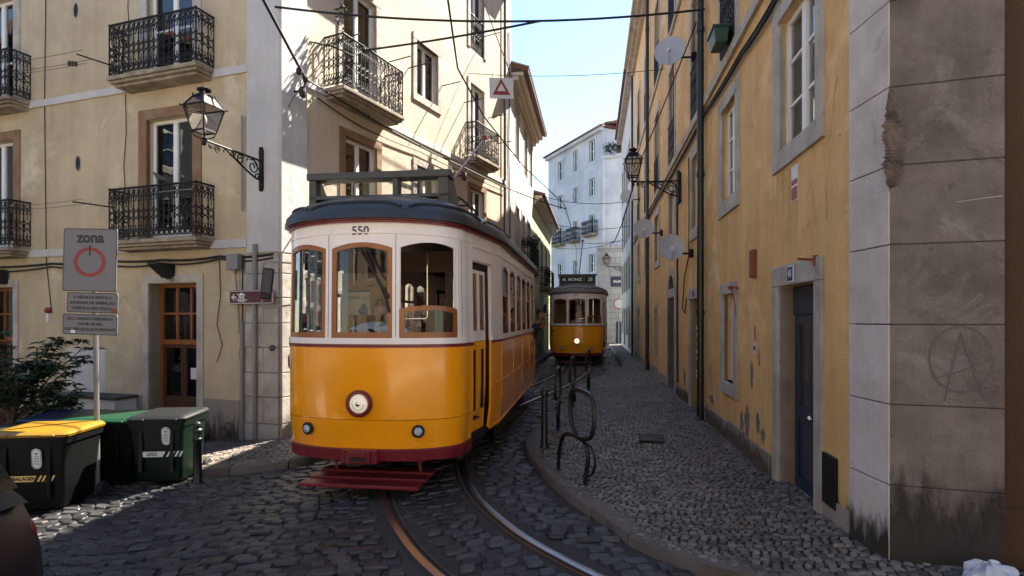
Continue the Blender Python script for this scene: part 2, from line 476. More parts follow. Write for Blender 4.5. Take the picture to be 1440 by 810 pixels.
def frame3(o, x, y):           # matrix: local x,y axes in the plane, z = x cross y
    x = Vector(x).normalized(); y = Vector(y).normalized(); z = x.cross(y)
    return Matrix(((x.x, y.x, z.x, o[0]), (x.y, y.y, z.y, o[1]), (x.z, y.z, z.z, o[2]), (0, 0, 0, 1)))

def catmull(pts, n=8):
    P = [Vector(p) for p in pts]; out = []
    for i in range(len(P) - 1):
        p0 = P[max(i - 1, 0)]; p1 = P[i]; p2 = P[i + 1]; p3 = P[min(i + 2, len(P) - 1)]
        for k in range(n):
            t = k / n
            out.append(0.5 * ((2 * p1) + (p2 - p0) * t + (2 * p0 - 5 * p1 + 4 * p2 - p3) * t * t + (3 * p1 - p0 - 3 * p2 + p3) * t ** 3))
    out.append(P[-1]); return out

class Wall:
    """a vertical plane: origin P, unit direction d along it, outward normal n (towards the street)"""
    def __init__(s, P, d, nsign):
        s.P = Vector((P[0], P[1])); s.d = Vector((d[0], d[1])).normalized()
        s.n = Vector((-s.d.y, s.d.x)) * nsign
    def pt(s, a, z, o=0.0):
        q = s.P + s.d * a + s.n * o
        return Vector((q.x, q.y, z))
    def at(s, u, v, o=0.0):     # real point on the wall seen at photograph column u, row v
        P = s.P + s.n * o; k = (u - 720) / 800
        a = (k * P.y - P.x) / (s.d.x - k * s.d.y)
        Y = P.y + s.d.y * a
        return a, 1.8 - (v - 448) * Y / 800
    def box(s, mb, s0, s1, z0, z1, o0, o1, mi=0):
        mb.hexa([s.pt(s0, z0, o0), s.pt(s1, z0, o0), s.pt(s1, z0, o1), s.pt(s0, z0, o1),
                 s.pt(s0, z1, o0), s.pt(s1, z1, o0), s.pt(s1, z1, o1), s.pt(s0, z1, o1)], mi)
    def mat3(s, a, z, o=0.0, flip=1):  # text frame on the wall, readable from the street
        x = Vector((s.d.x, s.d.y, 0)); n = Vector((s.n.x, s.n.y, 0))
        if x.cross(Vector((0, 0, 1))).dot(n) < 0: x = -x
        return frame3(s.pt(a, z, o), x, (0, 0, 1))

def facade(parent, name, W, s0, s1, z0, z1, holes, m, depth=0.2, splits=1.5):
    ss = {s0, s1}; zs = {z0, z1}
    for h in holes:
        ss |= {h[0], h[1]}; zs |= {h[2], h[3]}
    ss = sorted(x for x in ss if s0 <= x <= s1); zs = sorted(x for x in zs if z0 <= x <= z1)
    mb = MB()
    for i in range(len(ss) - 1):
        for j in range(len(zs) - 1):
            cs = (ss[i] + ss[i + 1]) / 2; cz = (zs[j] + zs[j + 1]) / 2
            if any(h[0] < cs < h[1] and h[2] < cz < h[3] for h in holes): continue
            mb.add([W.pt(ss[i], zs[j]), W.pt(ss[i + 1], zs[j]), W.pt(ss[i + 1], zs[j + 1]), W.pt(ss[i], zs[j + 1])], [(0, 1, 2, 3)])
    for h in holes:
        a, b, c, d = h[:4]
        for p, q in (((a, c), (b, c)), ((b, c), (b, d)), ((b, d), (a, d)), ((a, d), (a, c))):
            mb.add([W.pt(p[0], p[1]), W.pt(q[0], q[1]), W.pt(q[0], q[1], -depth), W.pt(p[0], p[1], -depth)], [(0, 1, 2, 3)])
    return mb.build(name, m, parent)

def window(parent, W, s0, s1, z0, z1, sur=0.18, smat='limestone', fmat='whitepaint', nx=2, nz=3, rec=0.1, sill=True,
           curtain=None, proud=0.025, door=False, room=True, label=None, inner=None, transom=None, lsur=None):
    fm = M[fmat]
    f = MB(); w = 0.055; o0, o1 = -rec - 0.05, -rec
    lo = z0 + (0.02 if door else 0)
    W.box(f, s0, s0 + w, lo, z1, o0, o1); W.box(f, s1 - w, s1, lo, z1, o0, o1)
    W.box(f, s0 + w, s1 - w, z1 - w, z1, o0, o1); W.box(f, s0 + w, s1 - w, lo, lo + w * (3.5 if door else 1.3), o0, o1)
    for i in range(1, nx):
        c = s0 + (s1 - s0) * i / nx
        W.box(f, c - 0.045, c + 0.045, lo + w * 1.3, z1 - w, o0 + 0.004, o1 + 0.012)
    zb = [lo + (z1 - lo) * j / nz for j in range(1, nz)] if transom is None else transom
    for c in zb:
        W.box(f, s0 + w, s1 - w, c - 0.015, c + 0.015, o0 + 0.012, o1 - 0.006)
    fr = f.build('window' if not door else 'balcony_door', fm, parent, bevel=0.004)
    if label: fr['label'] = label
    g = MB(); W.box(g, s0 + w * 0.5, s1 - w * 0.5, lo + w, z1 - w * 0.5, -rec - 0.029, -rec - 0.023)
    g.build('pane', M['glass'], fr)
    if sur:
        b = MB(); t = proud
        W.box(b, s0 - sur, s0, z0, z1, -0.06, t); W.box(b, s1, s1 + sur, z0, z1, -0.06, t)
        W.box(b, s0 - sur, s1 + sur, z1, z1 + sur * 0.95, -0.06, t + 0.003)
        if sill: W.box(b, s0 - sur, s1 + sur, z0 - sur * 1.1, z0, -0.1, t + 0.006)
        b.build('surround', M[smat], fr, bevel=0.006)
    if room:
        b = MB(); d = -0.9
        p = [(s0 - .15, z0 - .1), (s1 + .15, z0 - .1), (s1 + .15, z1 + .1), (s0 - .15, z1 + .1)]
        b.add([W.pt(a, z, d) for a, z in p], [(0, 1, 2, 3)])
        for i in range(4):
            a, c = p[i], p[(i + 1) % 4]
            b.add([W.pt(*a, d), W.pt(*c, d), W.pt(*c, -0.201), W.pt(*a, -0.201)], [(0, 1, 2, 3)])
        b.build('room', M['room'], fr)
    if curtain:
        b = MB()
        cw = (s1 - s0) * (0.5 if curtain == 'half' else 1.0)
        segs = 28; pts = []
        for i in range(segs + 1):
            a = s0 + cw * i / segs
            pts.append((a, -0.3 + 0.025 * math.sin(i * 1.7) + 0.012 * math.sin(i * 0.6)))
        vs = [W.pt(a, lo, o) for a, o in pts] + [W.pt(a, z1, o) for a, o in pts]
        b.add(vs, [(i, i + 1, segs + 2 + i, segs + 1 + i) for i in range(segs)])
        b.build('curtain', M['curtain2' if curtain == 'beige' else 'curtain'], fr, smooth=True, ang=80)
    return fr

def iron_panel(mb, A, B, z0, h, pitch=0.115, rich=True):
    A = Vector(A); B = Vector(B); L = (B - A).length; d = (B - A).normalized(); up = Vector((0, 0, 1))
    n = max(2, round(L / pitch)); p = L / n
    def P(a, z): return A + d * a + up * (z0 + z)
    r = 0.0105
    for i in range(n + 1):
        mb.tube([P(i * p, 0.05), P(i * p, h)], r, 4, caps=False)
    for z in (0.05, 0.14, h - 0.13):
        mb.tube([P(0, z), P(L, z)], 0.009, 4)
    if not rich: return
    def arc(cx, cz, rx, rz, a0, a1, k=8):
        mb.tube([P(cx + rx * math.cos(a0 + (a1 - a0) * j / k), cz + rz * math.sin(a0 + (a1 - a0) * j / k)) for j in range(k + 1)], 0.009, 4, caps=False)
    mid = h * 0.48
    for i in range(n):
        c = (i + 0.5) * p
        arc(c, mid, p * .42, 0.055, 0, 2 * math.pi, 10)
        arc(c, mid + 0.11, p * .40, 0.05, math.pi, 2 * math.pi, 5)
        arc(c, mid - 0.11, p * .40, 0.05, 0, math.pi, 5)
        arc(c, 0.095, p * .32, 0.036, 0, 2 * math.pi, 8)
        arc(c, h - 0.075, p * .32, 0.04, 0, 2 * math.pi, 8)
        for sg in (-1, 1):
            arc(c + sg * p * .25, h - 0.19, p * .22, 0.045, 0, math.pi * 1.5, 6)
            arc(c + sg * p * .25, 0.20, p * .22, 0.045, math.pi * .5, math.pi * 2, 6)
        if i % 2 == 0:
            mb.tube([P(c, mid + .12), P(c, h - 0.2)], 0.006, 4, caps=False)
            mb.tube([P(c, 0.22), P(c, mid - .12)], 0.006, 4, caps=False)

def balcony(parent, W, s0, s1, zt, p, h=0.9, label=None):
    b = MB()
    W.box(b, s0 - .03, s1 + .03, zt - 0.07, zt, -0.02, p + 0.04)
    W.box(b, s0 + .0, s1 - .0, zt - 0.12, zt - 0.072, -0.02, p + 0.0)
    W.box(b, s0 + .05, s1 - .05, zt - 0.17, zt - 0.122, -0.02, p - 0.06)
    o = b.build('balcony', M['slabstone'], parent, bevel=0.012)
    if label: o['label'] = label
    r = MB()
    c = [W.pt(s0, 0, 0.0), W.pt(s0, 0, p), W.pt(s1, 0, p), W.pt(s1, 0, 0.0)]
    for i in range(3): iron_panel(r, c[i], c[i + 1], zt, h)
    r.tube([q + Vector((0, 0, zt + h)) for q in c], 0.02, 6)
    for q in c[1:3]:
        r.tube([q + Vector((0, 0, zt)), q + Vector((0, 0, zt + h + .03))], 0.013, 5)
    r.build('railing', M['iron'], o)
    return o

def dup(root, loc, rz, label=None, group=None):
    r = root.copy(); COL.objects.link(r); r.location = loc; r.rotation_euler = (0, 0, rz)
    if label: r['label'] = label
    if group: r['group'] = group
    for ch in list(root.children):
        c = ch.copy(); COL.objects.link(c); c.parent = r
        for g in ch.children:
            e = g.copy(); COL.objects.link(e); e.parent = c
    return r
# ------------------------------------------------------------------ ground, road, pavements, rails
def zg(x, y):
    return -0.1 * np.clip(-np.asarray(x, float) - 1.2, 0, 10)
def zgf(x, y): return float(zg(x, y))

KR = [(9, .3), (5, 1.9), (4, 2.2), (2.8, 2.75), (2.0, 3.3), (1.42, 3.9), (.97, 4.5), (.82, 4.97), (.57, 5.62), (.36, 6.5), (.22, 7.3), (.21, 8.3), (.40, 9.1),
      (1.0, 11.5), (1.9, 15), (3.75, 19.6), (4.5, 24), (5.9, 34), (7.4, 46)]
KL = [(-14, 10.6), (-9, 8.95), (-6, 8.0), (-4.3, 7.6), (-3.5, 7.5), (-2.95, 7.5), (-2.7, 7.8), (-2.68, 8.4), (-2.62, 9.5), (-2.3, 12), (-1.5, 14), (-.6, 16.3), (.35, 18.4),
      (.95, 22), (1.6, 26), (2.5, 32), (4.2, 46)]
KRc = [(p.x, p.y) for p in catmull([(a, b, 0) for a, b in KR], 8)]
KLc = [(p.x, p.y) for p in catmull([(a, b, 0) for a, b in KL], 8)]
SWR = KRc + [(9, 46), (2.6, 4.3), (2.45, 3.75), (12, .6)]
SWL = KLc + [(1.0, 46), (-6, 14), (-14, 14)]

def inpoly(x, y, poly):
    c = np.zeros(x.shape, bool); n = len(poly)
    for i in range(n):
        x0, y0 = poly[i]; x1, y1 = poly[(i + 1) % n]
        if y0 == y1: continue
        k = ((y0 > y) != (y1 > y)) & (x < (x1 - x0) * (y - y0) / (y1 - y0) + x0)
        c ^= k
    return c
def zsr(x, y):
    t = np.clip((np.asarray(x) - 1.1) / 1.3, 0, 1)
    return 0.08 + .04 * t + np.clip(6.5 - np.asarray(y), 0, 4) * 0.045 * t
def zsl(x, y): return zg(x, y) + 0.10

TRACK = [(4.5, .8), (3, 1.6), (1.6, 2.4), (.7, 3.2), (.03, 4.0), (-.46, 4.82), (-.87, 5.95), (-1.1, 7.5), (-1.08, 9.2), (-.4, 11.6), (.95, 15.2), (1.9, 18.5), (2.53, 22), (3.3, 28), (4.6, 38), (5.4, 45)]
TC = catmull([(a, b, 0) for a, b in TRACK], 10)
def offset_line(pts, off):
    out = []
    for i, p in enumerate(pts):
        t = (pts[min(i + 1, len(pts) - 1)] - pts[max(i - 1, 0)]).normalized()
        out.append(p + Vector((t.y, -t.x, 0)) * off)
    return out
RAILS = [offset_line(TC, -.45), offset_line(TC, .45)]
RPTS = []
for rl in RAILS:
    for i in range(len(rl) - 1):
        k = max(1, int((rl[i + 1] - rl[i]).length / 0.06))
        for j in range(k): RPTS.append(rl[i].lerp(rl[i + 1], j / k))
RPTS = np.array([(p.x, p.y) for p in RPTS])

def grid_sheet(name, x0, x1, y0, y1, st, zf, m, poly=None, drop=0.0):
    xs = np.arange(x0, x1 + 1e-6, st); ys = np.arange(y0, y1 + 1e-6, st)
    X, Y = np.meshgrid(xs, ys)
    Z = zf(X, Y) - drop
    nx = len(xs); ny = len(ys)
    V = np.stack([X, Y, Z], -1).reshape(-1, 3)
    i, j = np.meshgrid(np.arange(nx - 1), np.arange(ny - 1))
    a = (j * nx + i).ravel()
    F = np.stack([a, a + 1, a + 1 + nx, a + nx], -1)
    if poly is not None:
        kk_ = np.ones(len(F), bool)
        for c_ in range(4): kk_ &= inpoly(V[F[:, c_], 0], V[F[:, c_], 1], poly)
        F = F[kk_]
    me = bpy.data.meshes.new(name)
    me.from_pydata(V.tolist(), [], F.tolist()); me.materials.append(m)
    bm = bmesh.new(); bm.from_mesh(me)
    bmesh.ops.delete(bm, geom=[v for v in bm.verts if not v.link_faces], context='VERTS')
    bm.to_mesh(me); bm.free()
    o = bpy.data.objects.new(name, me); COL.objects.link(o)
    return tag(o, kind='structure')

def stones(name, box, inside, zf, bw, bh, ang, m, gap=0.012, drop=0.025, dome=0.006, warp=0.0, tilt=0.02, seed=1, jit=0.16, size_var=0.2, fan=None):
    rng = np.random.default_rng(seed)
    x0, x1, y0, y1 = box
    cx, cy = (x0 + x1) / 2, (y0 + y1) / 2
    rad = math.hypot(x1 - x0, y1 - y0) / 2
    nr = int(2 * rad / bh); nc = int(2 * rad / bw)
    ca, sa = math.cos(ang), math.sin(ang)
    cen = []; half = []
    for r in range(nr):
        w = bw * (1 + size_var * (rng.random(nc) - .5) * 2)
        p = np.cumsum(w) - rad - rng.random() * bw
        c = p - w / 2
        q = np.full(nc, -rad + (r + .5) * bh)
        w = w * (1 + .15 * math.sin(r * 1.7))
        cen.append(np.stack([c, q], -1)); half.append(np.stack([w / 2, np.full(nc, bh / 2)], -1))
    cen = np.concatenate(cen); half = np.concatenate(half)
    N = len(cen)
    def warpf(P):
        x = P[..., 0]; y = P[..., 1]
        yy = y + warp * np.sin(x * 1.1 + .4 * np.sin(y * .7)) + warp * .35 * np.sin(x * 2.9 + y * 1.3)
        xx = x + warp * .6 * np.sin(y * 1.3 + 1.0)
        return np.stack([cx + xx * ca - yy * sa, cy + xx * sa + yy * ca], -1)
    sg = np.array([(-1, -1), (1, -1), (1, 1), (-1, 1)], float)
    # eight-point outline: rounded corners
    oc = np.array([(-1, -.72), (-.72, -1), (.72, -1), (1, -.72), (1, .72), (.72, 1), (-.72, 1), (-1, .72)], float)
    hh = half[:, None, :] - gap / 2
    loc = cen[:, None, :] + oc[None] * hh + (rng.random((N, 8, 2)) - .5) * jit * np.array([bw, bh]) * .55
    C = warpf(cen); Wd = warpf(loc)
    k = inside(C[:, 0], C[:, 1]) & (C[:, 0] > x0) & (C[:, 0] < x1) & (C[:, 1] > y0) & (C[:, 1] < y1)
    for j in (0, 2, 4, 6): k &= inside(Wd[:, j, 0], Wd[:, j, 1])
    C = C[k]; Wd = Wd[k]; N = len(C)
    zc = zf(C[:, 0], C[:, 1]) + (rng.random(N) - .5) * dome * 1.6
    tl = (rng.random((N, 2)) - .5) * 2 * tilt
    rings = []
    for f, dz in ((1.0, -drop), (.965, -dome * .55), (.85, -dome * .06), ):
        P = C[:, None] + (Wd - C[:, None]) * f
        d = P - C[:, None]
        z = zc[:, None] + dz + (d * tl[:, None]).sum(-1)
        rings.append(np.concatenate([P, z[..., None]], -1))
    V = np.stack(rings, 1).reshape(-1, 3)     # N*3*8
    base = np.arange(N)[:, None] * 24
    quads = []
    for r in range(2):
        for j in range(8):
            quads.append(np.concatenate([base + r * 8 + j, base + r * 8 + (j + 1) % 8, base + (r + 1) * 8 + (j + 1) % 8, base + (r + 1) * 8 + j], 1))
    Q = np.concatenate(quads, 0)
    T = np.concatenate([base + 16 + j for j in range(8)], 1)
    me = bpy.data.meshes.new(name)
    nv = len(V); nq = len(Q); nt = len(T)
    me.vertices.add(nv); me.vertices.foreach_set("co", V.ravel())
    me.loops.add(nq * 4 + nt * 8)
    me.loops.foreach_set("vertex_index", np.concatenate([Q.ravel(), T.ravel()]).astype(np.int32))
    me.polygons.add(nq + nt)
    me.polygons.foreach_set("loop_start", np.concatenate([np.arange(nq) * 4, nq * 4 + np.arange(nt) * 8]).astype(np.int32))
    me.polygons.foreach_set("use_smooth", np.concatenate([np.ones(nq, bool), np.zeros(nt, bool)]))
    me.update(calc_edges=True); me.validate()
    me.materials.append(m)
    o = bpy.data.objects.new(name, me); COL.objects.link(o)
    return tag(o, kind='structure')

def road_inside(x, y):
    k = ~inpoly(x, y, SWR) & ~inpoly(x, y, SWL)
    idx = np.where(k)[0]
    px = x[idx]; py = y[idx]
    bad = np.zeros(len(idx), bool)
    for a in range(0, len(idx), 4000):
        d = (px[a:a + 4000, None] - RPTS[None, :, 0]) ** 2 + (py[a:a + 4000, None] - RPTS[None, :, 1]) ** 2
        bad[a:a + 4000] = d.min(1) < 0.085 ** 2
    k[idx[bad]] = False
    return k

grid_sheet('ground', -200, 200, -200, 240, 4.0, lambda x, y: zg(x, y), M['earth'], drop=0.12)
grid_sheet('square_paving', -15.4, 14, -9, 0.0, 0.6, lambda x, y: zg(x, y), M['square'], drop=0.004)  # unseen sheet behind the camera, added to bounce sun onto the tram front
grid_sheet('road_bed', -14, 10, -8, 46, 0.5, lambda x, y: zg(x, y), M['earth'], drop=0.020)
stones('road', (-13, 10, 1.4, 12.0), road_inside, lambda x, y: zg(x, y), 0.168, 0.108, R(9), M['setts'], gap=0.020, dome=0.019, warp=0.16, tilt=0.075, seed=3, jit=0.2)
stones('road', (-2.5, 6, 12.0, 44), road_inside, lambda x, y: zg(x, y), 0.19, 0.13, R(-14), M['setts'], gap=0.022, dome=0.016, warp=0.15, tilt=0.045, seed=4)
grid_sheet('pavement_bed', -1, 13, 0, 47, 0.1, zsr, M['earth2'], poly=SWR, drop=0.013)
stones('pavement', (-.5, 9, 1.2, 20.0), lambda x, y: inpoly(x, y, SWR), zsr, 0.066, 0.055, R(-24), M['calcada'], gap=0.011, drop=0.022, dome=0.007, warp=0.14, tilt=0.07, seed=5, jit=0.42)
stones('pavement', (2.5, 9, 20.0, 45), lambda x, y: inpoly(x, y, SWR), zsr, 0.10, 0.085, R(-20), M['calcada'], gap=0.012, drop=0.02, dome=0.005, warp=0.1, tilt=0.04, seed=6, jit=0.4)
grid_sheet('pavement_bed', -14, 2, 7, 46, 0.1, zsl, M['earth2'], poly=SWL, drop=0.010)
stones('pavement', (-10, -1.2, 7.2, 14), lambda x, y: inpoly(x, y, SWL), zsl, 0.085, 0.07, R(15), M['calcada'], gap=0.01, drop=0.02, dome=0.005, warp=0.08, tilt=0.05, seed=8, jit=0.4)
stones('pavement', (-2, 4.2, 14, 45), lambda x, y: inpoly(x, y, SWL), zsl, 0.11, 0.09, R(15), M['calcada'], gap=0.012, drop=0.02, dome=0.005, warp=0.08, tilt=0.04, seed=9, jit=0.4)

def kerb(line, zf, side, seed):
    rng = random.Random(seed)
    pts = [Vector((a, b, 0)) for a, b in line]
    fine = []
    for i in range(len(pts) - 1):
        k = max(1, int((pts[i + 1] - pts[i]).length / 0.08))
        for j in range(k): fine.append(pts[i].lerp(pts[i + 1], j / k))
    mb = MB(); i = 0
    while i < len(fine) - 3:
        n = rng.randint(9, 14)
        seg = fine[i:i + n + 1]
        i += n
        if len(seg) < 3: break
        up = rng.uniform(-.006, .006)
        prof = []
        for k, p in enumerate(seg):
            t = (seg[min(k + 1, len(seg) - 1)] - seg[max(k - 1, 0)]).normalized()
            nn = Vector((t.y, -t.x, 0)) * side
            if k == 0: p = p + t * .014
            z = float(zf(p.x, p.y)) + up + .004
            w = rng.uniform(-.004, .004)
            prof.append([p - nn * 0.012 + Vector((0, 0, z - .3)), p - nn * (0.004 + w) + Vector((0, 0, z - .022)), p + nn * (.022 + w) + Vector((0, 0, z)),
                         p + nn * .16 + Vector((0, 0, z + .001)), p + nn * .172 + Vector((0, 0, z - .05))])
        vs = [q for r in prof for q in r]; fs = []
        for k in range(len(prof) - 1):
            for j in range(4): fs.append((k * 5 + j, k * 5 + j + 1, k * 5 + 6 + j, k * 5 + 5 + j))
        fs.append((0, 1, 2, 3, 4)); e = (len(prof) - 1) * 5; fs.append((e, e + 1, e + 2, e + 3, e + 4))
        mb.add(vs, fs)
    tag(mb.build('kerb', M['kerbstone'], smooth=True, ang=50), kind='structure')
kerb(KRc, zsr, 1, 1)
kerb(KLc, zsl, -1, 2)

for rl, sgn in zip(RAILS, (1, -1)):
    mb = MB()
    prof = [(-.042, -.05), (-.036, .002), (-.028, .006), (.024, .006), (.032, .0), (.034, -.04), (.066, -.04), (.069, .001), (.086, .001), (.09, -.05)]
    mi = [1, 0, 0, 0, 1, 1, 1, 1, 1]
    rows = []
    for i, p in enumerate(rl):
        t = (rl[min(i + 1, len(rl) - 1)] - rl[max(i - 1, 0)]).normalized()
        nn = Vector((t.y, -t.x, 0)) * sgn
        rows.append([p + nn * o + Vector((0, 0, z + zgf(p.x, p.y))) for o, z in prof])
    k = len(prof)
    for i in range(len(rows) - 1):
        for j in range(k - 1):
            mb.add([rows[i][j], rows[i][j + 1], rows[i + 1][j + 1], rows[i + 1][j]], [(0, 1, 2, 3)], mi[j])
    tag(mb.build('rail', [M['rail'], M['railrust']], smooth=True, ang=30), kind='structure')

# ------------------------------------------------------------------ corner building on the left
C1 = (-3.81, 9.346)
LF = Wall(C1, (-.95, .312), 1)
if LF.n.y > 0: LF.n = -LF.n
SF = Wall(C1, (.4198, .9076), 1)
if SF.n.x < 0: SF.n = -SF.n
HT = 12.0
lb = thing('corner_building', 'cream corner building with iron balconies and white corner strip behind the numbered tram', 'building', (C1[0], C1[1], -.3))
W1, W2 = (1.837, 2.907), (6.45, 7.5)
holesL = [(1.74, 2.86, -.42, 2.43), (6.45, 7.5, -.6, 2.43)]
for a, b in (W1, W2):
    holesL += [(a, b, 3.17, 5.37), (a, b, 6.1, 8.25), (a, b, 9.03, 11.1)]
facade(lb, 'wall', LF, 0, 10.5, -1.4, HT, holesL, M['cream'], 0.22)
holesS = [(1.55, 2.48, 3.17, 5.25), (1.5, 2.46, 5.98, 8.15), (3.91, 4.8, 6.9, 8.12), (3.91, 4.8, 3.95, 5.28), (6.41, 7.19, 6.1, 8.1), (6.41, 7.19, 3.17, 5.3),
          (1.5, 2.46, 8.95, 11.0), (3.91, 4.8, 9.8, 11.0), (6.41, 7.19, 9.03, 11.0), (3.8, 4.9, -.3, 2.4), (1.4, 2.5, .6, 2.2), (6.3, 7.3, .6, 2.2)]
SL = 8.95
facade(lb, 'wall', SF, 0, SL, -1.4, HT, holesS, M['cream2'], 0.2)
b = MB()                                     # back of the block and roof
A = LF.pt(10.5, 0); Bq = SF.pt(SL, 0); Cc = Vector((-10.5, 20, 0))
for p, q in ((A, Cc), (Cc, Bq)):
    b.add([(p.x, p.y, -1.4), (q.x, q.y, -1.4), (q.x, q.y, HT), (p.x, p.y, HT)], [(0, 1, 2, 3)])
b.build('back_wall', M['cream2'], lb)
b = MB()
e0 = LF.pt(-.5, 0, .45); e1 = LF.pt(10.5, 0, .45); e2 = SF.pt(SL + .1, 0, .45)
pol = [(e0.x + .1, e0.y), (e2.x, e2.y), (Cc.x, Cc.y), (e1.x, e1.y)]
b.prism(pol, HT, HT + .18)
rg = Vector((-5.5, 14, HT + 2.2)); k = [Vector((p[0], p[1], HT + .18)) for p in pol]
b.add(k + [rg], [(0, 1, 4), (1, 2, 4), (2, 3, 4), (3, 0, 4)])
b.build('roof', M['roof_tile'], lb)
b = MB()                                     # corner strip
LF.box(b, 0.0, .65, 2.90, HT - .02, -.05, .035); SF.box(b, 0.0, .56, 2.90, HT - .02, -.05, .035)
cc = [LF.pt(0, 0, .035), LF.pt(0, 0, 0), SF.pt(0, 0, .035)]
b.prism([(LF.pt(0.002, 0, .034).x, LF.pt(0.002, 0, .034).y), (LF.pt(0.05, 0, -.04).x, LF.pt(0.05, 0, -.04).y), (SF.pt(0.05, 0, -.04).x, SF.pt(0.05, 0, -.04).y), (SF.pt(.002, 0, .034).x, SF.pt(.002, 0, .034).y)], 2.90, HT - .02)
b.build('corner_strip', M['pilaster'], lb)
b = MB()                                     # rusticated corner blocks below
z = -1.2; kk = 0
for hgt in (.45, .42, .40, .44, .40, .42, .40, .42, .40, .33):
    w = .66 if kk % 2 else .80
    w2 = .62 if kk % 2 else .5
    mid = .3 if kk % 2 else .42
    for (a, c) in ((0.0, mid), (mid + .008, w)): LF.box(b, a, c, z, z + hgt - .012, -.05, .045)
    SF.box(b, 0.0, w2, z, z + hgt - .012, -.05, .045)
    z += hgt; kk += 1
    if z > 2.75: break
b.build('corner_blocks', M['limestone'], lb, bevel=0.008)
b = MB()
LF.box(b, .66, 10.5, 3.0, 3.14, -.02, .035); LF.box(b, .66, 10.5, 5.93, 6.06, -.02, .035)
SF.box(b, .57, SL - .36, 5.82, 5.94, -.02, .03); SF.box(b, .57, SL - .36, 3.0, 3.12, -.02, .03)
b.build('string_course', M['pilaster'], lb)
b = MB()
for a, c in ((.82, 1.60), (3.02, 6.3), (7.62, 10.5)): LF.box(b, a, c, -1.4, .42, -.02, .022)
SF.box(b, .64, 3.6, -1.4, .6, -.02, .02); SF.box(b, 5.1, SL - .36, -1.4, .6, -.02, .02)
b.build('plinth', M['plinth'], lb)
b = MB(); SF.box(b, SL - .35, SL, -1.4, HT - .02, -.02, .03); b.build('end_strip', M['pilaster'], lb)
b = MB(); LF.box(b, 3.95, 4.95, .42, 1.25, -.01, .004); b.build('grey_paint_patch', M['pilaster'], lb)  # flat grey rectangle laid on the plaster
for a, c in (W1, W2):
    o = window(lb, LF, a, c, 3.17, 5.37, .19, 'brownstone', 'whitepaint', 2, 4, .12, False, 'half', door=True, transom=[4.1])
    window(lb, LF, a, c, 6.1, 8.25, .19, 'limestone', 'whitepaint', 2, 4, .12, False, 'full', door=True, transom=[7.0])
    window(lb, LF, a, c, 9.03, 11.1, .19, 'limestone', 'whitepaint', 2, 4, .12, False, 'half', door=True, transom=[10.0])
window(lb, SF, 1.55, 2.48, 3.17, 5.25, .16, 'brownstone', 'whitepaint', 2, 4, .1, False, 'full', transom=[4.15], door=True)
window(lb, SF, 1.5, 2.46, 5.98, 8.15, .15, 'limestone', 'whitepaint', 2, 4, .1, False, 'beige', transom=[], door=True)
window(lb, SF, 3.91, 4.8, 6.9, 8.12, .15, 'limestone', 'whitepaint', 2, 2, .1, True, 'half', transom=[])
window(lb, SF, 3.91, 4.8, 3.95, 5.28, .15, 'limestone', 'whitepaint', 2, 2, .1, True, 'half', transom=[])
window(lb, SF, 6.41, 7.19, 6.1, 8.1, .14, 'limestone', 'whitepaint', 2, 2, .1, False, 'half', transom=[], door=True)
window(lb, SF, 6.41, 7.19, 3.17, 5.3, .14, 'brownstone', 'whitepaint', 2, 2, .1, False, 'beige', transom=[], door=True)
for a, c, z in ((1.5, 2.46, 8.95), (3.91, 4.8, 9.8), (6.41, 7.19, 9.03)):
    window(lb, SF, a, c, z, 11.0, .14, 'limestone', 'whitepaint', 2, 2, .1, z > 9.5, None, transom=[], door=z < 9.5)
window(lb, SF, 1.4, 2.5, .6, 2.2, .14, 'limestone', 'whitepaint', 2, 2, .1, True)
window(lb, SF, 6.3, 7.3, .6, 2.2, .14, 'limestone', 'whitepaint', 2, 2, .1, True)
window(lb, SF, 3.8, 4.9, -.25, 2.4, .16, 'limestone', 'doorwood', 2, 2, .15, False, door=True)
balcony(lb, LF, 1.38, 3.35, 3.17, .37)
balcony(lb, LF, 1.38, 3.35, 6.06, .37)
balcony(lb, LF, 5.97, 7.95, 3.17, .37)
balcony(lb, LF, 5.97, 7.95, 6.06, .37)
balcony(lb, SF, 1.01, 2.78, 5.94, .435, .92)
balcony(lb, SF, 6.16, 7.46, 6.06, .33, .88)
balcony(lb, SF, 1.01, 2.78, 8.9, .435, .92)
r = MB(); iron_panel(r, SF.pt(6.42, 0, -.02), SF.pt(7.18, 0, -.02), 9.03, .95); r.tube([SF.pt(6.4, 9.98, -.02), SF.pt(7.2, 9.98, -.02)], .02, 6)
r.build('railing', M['iron'], lb)

